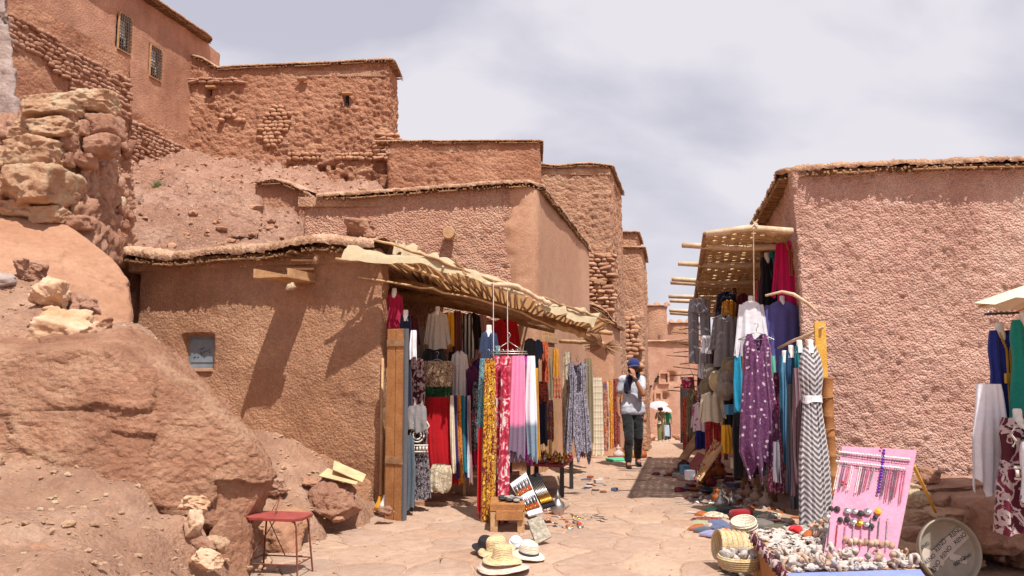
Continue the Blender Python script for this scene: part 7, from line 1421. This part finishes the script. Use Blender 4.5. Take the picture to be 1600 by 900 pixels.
fused('neck_scarf', [((h.x+.06, -.06, 1.46), (-.03, -.10, 1.42), .045, .05), ((-.03, -.11, 1.42), (-.09, -.135, 1.30), .055, .055), ((-.09, -.14, 1.32), (-.10, -.14, 1.20), .05, .04), ((-.05, -.13, 1.38), (-.06, -.14, 1.25), .04, .03), ((h.x+.07, .0, 1.50), (h.x+.09, .02, 1.40), .035, .03)], M['navy'], T, .008, 3)
w0, w1 = Vector(J['wrR']), Vector(J['elR']); q = w0.lerp(w1, .10); MB().tube([q, w0.lerp(w1, .20)], .031, 14).obj('watch_strap', M['lens'], T, smooth=True); ww = q.lerp(w1, .05)+Vector((.0, -.032, 0)); MB().lathe([(0, -.006), (.022, -.006), (.022, .006), (0, .007)], 14, ww, Matrix.Rotation(1.4, 3, 'X')).obj('watch_dial', M['iron'], T)
# orange curved mark on the thigh
mk = MB(); pts = [(.150, -.094, .800), (.158, -.090, .786), (.172, -.080, .782), (.190, -.062, .80)]; mk.tube(pts, [.004, .008, .006, .001], 5); mk.obj('thigh_mark', M['orange'], T, smooth=True)
# two women under white umbrellas, far down the street
J2 = dict(head=(.0, -.02, 1.56), neck=(.0, .01, 1.42), shL=(-.155, .01, 1.37), elL=(-.26, -.02, 1.12), wrL=(-.17, -.20, 1.27), shR=(.155, .01, 1.37), elR=(.22, .03, 1.10), wrR=(.24, -.06, .86), hipL=(-.08, 0, .88), knL=(-.085, -.08, .48), anL=(-.09, -.10, .085), hipR=(.08, 0, .88), knR=(.10, .02, .48), anR=(.12, .12, .10), handL=((.05, -.2, 1), (.8, -.2, 0), (0, -1, 0), .9), handR=((.0, -.1, -1), (-.1, -1, 0), (1, 0, 0), .6))
def woman(label, loc, topm, legm, olive, bagm=None, dz=0):
    T2, h = person(label, loc, J2, None, 'skin_dark', 0, .010)
    tp_ = [(J2['shL'], J2['shR'], .07, .07), ((0, 0, 1.24), (.165, .12, .19)), ((0, 0, 1.05), (.145, .11, .18)), ((0, 0, .92), (.165, .12, .14)), (J2['shL'], Vector(J2['shL']).lerp(Vector(J2['elL']), .7), .07, .062), (J2['shR'], Vector(J2['shR']).lerp(Vector(J2['elR']), .7), .07, .062)]
    fused('top', tp_, M[topm], T2, .012, 3); lg = []
    for s in 'LR': a, b_, c = Vector(J2['hip'+s]), Vector(J2['kn'+s]), Vector(J2['an'+s]); lg += [(a, b_, .11, .10), (b_, c+Vector((0, 0, .04)), .10, .095)]
    fused('trousers', lg, M[legm], T2, .012, 3)
    for s in 'LR': a = Vector(J2['an'+s]); fused('shoe', [(a+Vector((0, .03, -.04)), a+Vector((0, -.15, -.05)), .04, .034)], M['cream'], T2, .01, 1)
    rn = random.Random(5); hc = [((h.x, h.y+.03, h.z+.03), (.105, .10, .11))]
    for k in range(14): a = k*.9; hc.append(((h.x+.09*math.cos(a), h.y+.03+.06*math.sin(a), h.z+.04+.05*math.sin(a*1.7)), (.045, .045, .045)))
    fused('hair', hc, M['hair'], T2, .012, 1)
    return T2, h
gw = GP(1033, 40); Wm, h = woman('woman in an olive jumpsuit and sunglasses under a white umbrella', gw, 'oliveg', 'oliveg', True)
for s in (-1, 1): MB().lathe([(0, 0), (.030, 0), (.030, .006), (0, .008)], 16, (h.x+s*.034, h.y-.105, h.z+.0), Matrix.Rotation(math.pi/2, 3, 'X')).obj('sunglass_lens', M['lens'], Wm)
MB().tube([(-.14, -.12, 1.38), (0, -.16, 1.15), (.13, -.12, .95)], .010, 5).obj('bag_strap', M['cream'], Wm); bgm = thing('handbag', 'small white crossbody bag worn by the woman in olive', 'handbag', gw+Vector((-.12, -.2, .88))); MB().box((0, 0, .07), (.10, .04, .08)).obj('bag_body', M['cream'], bgm, bevel=.02)
gw2 = GP(1043, 41.5); woman('woman in a green top and dark trousers behind the one in olive', gw2, 'greentop', 'darktrouser', False)
def umbrella(label, hand_, top, r, tilt, ribs=8):
    U = thing('umbrella', label, 'umbrella', hand_); tp2 = Vector(top)-Vector(hand_); n = 32; V = []; m = 9
    Rt = Matrix.Rotation(tilt[0], 3, 'X') @ Matrix.Rotation(tilt[1], 3, 'Y')
    for i in range(m+1):
        for j in range(n): th = 2*math.pi*j/n; q = i/m; sc_ = 1-.05*(1-abs(math.cos(th*4)))*q; V.append(tp2+Rt @ Vector((r*q*sc_*math.cos(th), r*q*sc_*math.sin(th), -.30*r*q*q-.12*r*q**6)))
    link('canopy', mesh_np('canopy', np.array([v[:] for v in V]), grid_faces(m+1, n, True), M['umb']), U)
    MB().tube([(0, 0, -.08), tp2+Rt @ Vector((0, 0, .06))], .009, 6).obj('shaft', M['wire'], U)
    for k in range(ribs): th = 2*math.pi*k/ribs; MB().tube([tp2+Rt @ Vector((0, 0, -.01)), tp2+Rt @ Vector((r*.55*math.cos(th), r*.55*math.sin(th), -.12*r)), tp2+Rt @ Vector((r*math.cos(th), r*math.sin(th), -.42*r))], .004, 4).obj('rib', M['wire'], U)
umbrella('white umbrella held by the woman in olive, tilted to the left', gw+Vector((-.17, -.22, 1.28)), P(1027, 627, 39.8), .52, (.12, -.12)); umbrella('white umbrella of the woman in the green top, lower and to the right', gw2+Vector((-.17, -.22, 1.28)), P(1036, 634, 41.2), .50, (.10, .15))
o = garment('scarf', 'bag', 'light blue plastic bag carried by the woman in the green top', 'bag', (1037, 664, 1046, 681), 40.6, M['lightbag'])
# ---------------- pink jewellery board ----------------
q = [TP(1286, 872, .43), TP(1396, 884, .43), P(1432, 703, 5.30), P(1316, 697, 5.42)]; PBt, p, nr = lean_board('jewellery_board', 'bright pink cloth-covered board hung with necklaces, leaning behind the shells', q, 'pinkboard', .025)
sg = 1 if nr.y < 0 else -1; nr = nr*sg
def pb(u, v, off=.006): return p[0].lerp(p[1], u).lerp(p[3].lerp(p[2], u), v)+nr*off
def pixb(uu, vv, off=.006):
    tl, tr_, br, bl_ = (1316, 697), (1432, 703), (1396, 884), (1286, 872); t_ = (vv-700)/178.; xl = 1316+(1286-1316)*t_; xr = 1432+(1396-1432)*t_; return pb((uu-xl)/(xr-xl), 1-t_, off)
adopt(MB().box((0, 0, 0), (.001, .001, .001)).obj('tack', M['iron']), PBt)
def chain(name, label, pts, r, mt, grp, bead=1.):
    mb = MB(); L = 0; P_ = [Vector(a) for a in pts]
    for a, b_ in zip(P_[:-1], P_[1:]):
        n = max(1, int((b_-a).length/(r*1.9)))
        for k in range(n): c = a.lerp(b_, k/n); D_, F_ = ico(1); mb.add(D_*r*bead*random.uniform(.8, 1.15)+np.array(c), F_)
    return mb.obj(name, M[mt], smooth=True, label=label, cat='necklace', group=grp)
M['shell_white'] = flat('bead_white', hx('e4ded8'), .4); M['violet'] = flat('bead_violet', hx('5b2a9a'), .35); M['bead_pink'] = flat('bead_pink', hx('c9788c'), .4); M['bead_grey'] = flat('bead_grey', hx('6b6468'), .4); M['amber'] = flat('amber', hx('e0a020'), .35)
for vv, nm in ((712, 'upper'), (728, 'lower')): 
    o = chain('necklace', nm+' long horizontal garland of small shells on the pink board', [pixb(1312-(vv-712)*.3, vv, .012), pixb(1345, vv+2, .014), pixb(1380, vv+4, .014), pixb(1424-(vv-712)*.5, vv+6, .012)], .008, 'shell_white', None, 1.1)
    chain('necklace', nm+' grey bead row just under the shell garland', [pixb(1312-(vv-712)*.3, vv+4, .01), pixb(1345, vv+6, .012), pixb(1380, vv+8, .012), pixb(1424-(vv-712)*.5, vv+10, .01)], .005, 'bead_grey', None)
for i, (u0, vb, mt, lb) in enumerate([(1310, 775, 'shell_white', 'black and white bead strand at the far left'), (1317, 776, 'bead_grey', 'dark bead strand, second from the left'), (1325, 773, 'bead_pink', 'pink glass strand beside the orange beads'), (1331, 775, 'shell_white', 'white bead strand right of the orange beads'), (1344, 777, 'shell_white', 'white spiral bead strand in the middle left'), (1350, 777, 'bead_grey', 'white and grey strand in the middle left'), (1357, 772, 'bead_pink', 'pale pink strand in the middle'), (1364, 768, 'silver', 'silver chain strand left of the violet beads'),
     (1384, 780, 'bead_grey', 'dark grey chain right of the violet beads'), (1391, 784, 'bead_pink', 'plum strand with a silver pendant'), (1398, 786, 'bead_grey', 'thin grey strand, third from the right'), (1404, 778, 'bead_pink', 'light pink strand, second from the right'), (1412, 790, 'bead_pink', 'pink coral strand at the right side')]):
    for s in (0, 2.6): 
        if s == 0: pts_ = [pixb(u0, 734, .01), pixb(u0-4, 755, .012), pixb(u0-8, vb, .012)]
        else: pts_ += [pixb(u0-8+s*1.1, vb-2, .012), pixb(u0+s*1.2, 734, .01)]
    chain('necklace', lb+' of the pink board', pts_, .0042, mt, 'necklaces hanging on the pink board')
chain('necklace', 'thick violet stone necklace in the centre of the pink board', [pixb(1382, 706, .016), pixb(1379, 735, .016), pixb(1372, 778, .016)], .011, 'violet', None, 1.); chain('necklace', 'red clasp of the violet stone necklace at the top of the pink board', [pixb(1378, 702, .02), pixb(1386, 705, .02)], .010, 'coral', None); chain('necklace', 'small cluster of orange beads on the left of the pink board', [pixb(1317, 762, .016), pixb(1322, 765, .016), pixb(1316, 768, .016)], .009, 'coral', None)
def disc(label, uu, vv, r, mt):
    c = pixb(uu, vv, .008); Rq = nr.to_track_quat('Z', 'Y').to_matrix(); o = MB().lathe([(0, .010), (r*.35, .010), (r*.45, .006), (r*.85, .006), (r, .003), (r, -.003), (0, -.003)], 16, (0, 0, 0), Rq).obj('pendant', M[mt], smooth=True); o.location = c; plain(o, label, 'pendant', 'pendants on the pink board'); return o
for i, (uu, vv, r, mt, lb) in enumerate([(1298, 804, .016, 'iron', 'small dark'), (1308, 804, .019, 'iron', 'larger dark'), (1324, 806, .021, 'silver', 'silver filigree'), (1336, 806, .020, 'silver', 'thin silver'), (1345, 808, .020, 'iron', 'blackened'), (1356, 805, .024, 'silver', 'pale shell'), (1372, 803, .021, 'amber', 'bright amber yellow'), (1368, 812, .015, 'iron', 'small black'), (1292, 817, .020, 'silver', 'pink-grey'), (1313, 820, .017, 'iron', 'small dark lower'), (1324, 819, .019, 'iron', 'lower blackened'), (1334, 822, .021, 'silver', 'lower silver'), (1343, 823, .024, 'brass', 'large brass'), (1354, 824, .019, 'silver', 'round silver lower'), (1362, 826, .017, 'iron', 'lower dark right')]): disc(lb+' round pendant on the pink board, '+['left side', 'left of centre', 'centre', 'right of centre'][min(3, int((uu-1290)/24))], uu, vv, r, mt)
for i in range(8): chain('necklace', ['first', 'second', 'third', 'fourth', 'fifth', 'sixth', 'seventh', 'eighth'][i]+' from the left of the short strands in the bottom row of the pink board', [pixb(1296+13*i, 826 if i < 4 else 814, .010), pixb(1293+13*i, 862, .010)], .0048, ['bead_grey', 'coral', 'bead_pink', 'silver', 'bead_pink', 'bead_grey', 'bead_grey', 'silver'][i], 'short strands low on the pink board')
for i in range(10): 
    c = pixb(1322+8*i, 846+2*(i % 2), .018); o = MB().tube([c, c-Vector((0, 0, .02)), c-Vector((.01, 0, .05))], [.012, .018, .006], 7, jit=.2).obj('shell_fringe', M['shell_brown'], smooth=True); adopt(o, PBt)
st = pole_thing('prop_stick', 'thin yellowish stick propping the pink board from behind', 'stick', [P(1428, 728, 5.5), P(1462, 800, 6.3)], .012, 'yellowwood')
# ---------------- low stone wall, pan, mannequins on the right ----------------
RW = thing('low_stone_wall', 'low shaded wall of rough stones at the foot of the pebbly house', 'wall', GP(1490, 6.9))
for i, (u0, v0, u1, v1, Yd, mt) in enumerate([(1424, 750, 1530, 772, 7.1, 'stone_pink'), (1515, 752, 1600, 776, 7.1, 'stone_pink'), (1410, 765, 1446, 800, 6.9, 'stone'), (1440, 768, 1502, 802, 6.9, 'stone_pink'), (1495, 768, 1560, 806, 6.9, 'stone_pink'), (1446, 794, 1522, 828, 6.7, 'stone'), (1402, 795, 1448, 828, 6.8, 'stone'), (1400, 824, 1440, 858, 6.6, 'stone_pink'), (1398, 850, 1440, 885, 6.4, 'stone'), (1508, 780, 1582, 864, 6.5, 'stone_pink'), (1436, 825, 1480, 870, 6.7, 'stone_pink'), (1476, 822, 1520, 862, 6.8, 'stone_pink'), (1560, 770, 1640, 830, 6.9, 'stone_pink'), (1575, 820, 1660, 880, 6.6, 'stone_pink'), (1405, 756, 1430, 772, 7.0, 'stone')]):
    stone_at('stone', u0, v0, u1, v1, Yd, M[mt], RW, 1.3, 60+i, 5, random.uniform(-.1, .1))
for i in range(60):
    u, v = random.uniform(1400, 1640), random.uniform(760, 880); s = random.uniform(9, 20); stone_at('small_stone', u-s/2, v-s*.35, u+s/2, v+s*.35, 6.95-(v-760)/120*.45, M['stone_pink'] if random.random() < .6 else M['stone'], RW, 1.2, 30+i % 8, 3, random.uniform(-.3, .3))
adopt(hull_rock('earth_core', [(3.1, 7.0, 0), (3.1, 8.3, 0), (3.2, 7.2, .42), (3.2, 8.3, .45), (5.6, 7.0, 0), (5.6, 8.3, 0), (5.6, 7.2, .42), (5.6, 8.3, .45)], M['stone_pink'], d_rub, 5, 20), RW)
PN = thing('metal_pan', 'round grey metal pan with taped lettering leaning on the low stone wall', 'pan', (0, 0, 0)); pc = P(1479, 861, 5.85); PN.location = pc; r = 49/FPX*5.85
M['pan'] = flat('dull_zinc', hx('9a9284'), .6, .35, .4, .3, .15); M['tape'] = flat('worn_tape', hx('b9aea2'), .7, 0, .3, 0, .15); M['ink'] = flat('blue_black_ink', hx('2f2f3e'), .7)
Rp = Matrix.Rotation(math.radians(80), 3, 'X'); PN.rotation_euler = (math.radians(78), 0, .06)
MB().lathe([(0, 0), (r*.86, 0), (r*.90, .012), (r*.93, .05), (r*.985, .055), (r, .045), (r*.99, .03), (r*.94, -.012), (0, -.014)], 56).obj('pan_body', M['pan'], PN, smooth=True)
def strip(cx, cy, L, w_, a, z=.004):
    Rz = Matrix.Rotation(a, 3, 'Z'); c = Vector((cx, cy, z)); return MB().box(c, (L/2, w_/2, .0015), Rz).obj('tape_strip', M['tape'], PN)
S_ = r/49.
def px2(u, v): return ((u-1479)*S_, -(v-861)*S_)
for (u0, v0, u1, v1, w_) in ((1447, 880, 1513, 832, 22), (1440, 862, 1472, 876, 15), (1438, 874, 1462, 884, 12), (1482, 868, 1508, 876, 10)):
    a, b_ = px2(u0, v0), px2(u1, v1); strip((a[0]+b_[0])/2, (a[1]+b_[1])/2, math.hypot(b_[0]-a[0], b_[1]-a[1]), w_*S_, math.atan2(b_[1]-a[1], b_[0]-a[0]), .004+.002*random.random())
for (u, v, txt, a, s) in ((1498, 834, 'RENO', 34, 8), (1503, 843, 'RENO', 36, 8), (1470, 853, 'RENO', 42, 8), (1477, 863, 'RENO', 44, 8), (1450, 872, 'RENO', 35, 7), (1445, 853, 'RENO', 30, 6), (1456, 884, 'RENO', 50, 8), (1496, 876, 'RENO', 32, 7), (1509, 870, 'RENO', 30, 5)):
    cu = bpy.data.curves.new('lettering', 'FONT'); cu.body = txt; cu.size = s*S_*1.15; cu.align_x = 'CENTER'; cu.align_y = 'CENTER'; cu.extrude = .0004; cu.offset = .0003; cu.materials.append(M['ink']); c = px2(u, v); tmp = bpy.data.objects.new('tmp', cu); me = bpy.data.meshes.new_from_object(tmp); bpy.data.objects.remove(tmp); me.name = 'lettering'; ob = link('lettering', me, PN, (c[0], c[1], .0078), (0, 0, math.radians(a)))
gQ = 'dresses on display forms at the right edge'
garment('dress', 'dress', 'royal blue dress with gold neckline and belt at the right edge', 'dress', (1534, 516, 1590, 735), 5.7, M['blues'], gQ, extra=('neck', 'gold_belt', 'placket'))
garment('dress', 'dress', 'teal green dress with bead necklace at the right edge of the frame', 'dress', (1566, 500, 1634, 700), 5.5, M['greeng'], gQ, extra=('neck', 'placket'), mat2=M['coral'])
garment('scarf', 'shirt', 'white shirt draped beside the embroidered maroon dress', 'shirt', (1520, 600, 1570, 756), 5.55, M['whiteb'], gQ, swing=-.04, ragged=.08)
garment('dress', 'dress', 'maroon dress with white embroidery on a white bust at the right edge', 'dress', (1546, 652, 1634, 825), 5.3, M['maroonp'], gQ, extra=('neck', 'embroid'))
garment('scarf', 'shirt', 'white cloth hanging over the right side of the embroidered maroon dress', 'shirt', (1590, 690, 1640, 776), 5.15, M['whiteb'], gQ)
pole_thing('hanging_rail', 'dark metal rail with hooks above the blue and teal dresses', 'rail', [P(1538, 491, 5.6), P(1580, 489, 5.6), P(1700, 486, 5.6)], .008, 'iron')
for k in range(4): a = P(1546+9*k, 491, 5.6); plain(MB().tube([a+Vector((-.04, 0, .0)), a+Vector((.0, 0, .02)), a+Vector((.05, 0, -.005))], .005, 5).obj('hanger', M['wire'], smooth=True), ['leftmost', 'second', 'third', 'rightmost'][k]+' empty wire hanger bunched on the dark rail', 'hanger')
PS = thing('parasol', 'cream canvas parasol reaching in from the right edge', 'parasol', (4.55, 5.3, 0)); tz_ = P(1560, 470, 5.35).z; V = []; m = 8; n = 32; R_ = 1.28
for i in range(m+1):
    for j in range(n):
        th = 2*math.pi*j/n+.39; qd = i/m; k8 = math.cos(math.pi/8)/math.cos(((th-.39+math.pi) % (math.pi/4))-math.pi/8) ; rr = R_*qd*k8; V.append((rr*math.cos(th+math.pi/8*0), rr*math.sin(th), tz_+.42-.40*qd**1.2-(.03*math.sin(th*8)**2 if i == m else 0)))
link('canopy', mesh_np('canopy', V, grid_faces(m+1, n, True), M['creamc']), PS); MB().tube([(0, 0, 0), (0, 0, tz_+.5)], .025, 10).obj('pole', M['wood'], PS, smooth=True)
for k in range(8): th = .39+k*math.pi/4; MB().tube([(0, 0, tz_+.40), (R_*.98*math.cos(th), R_*.98*math.sin(th), tz_-.01)], .008, 5).obj('rib', M['wood'], PS)
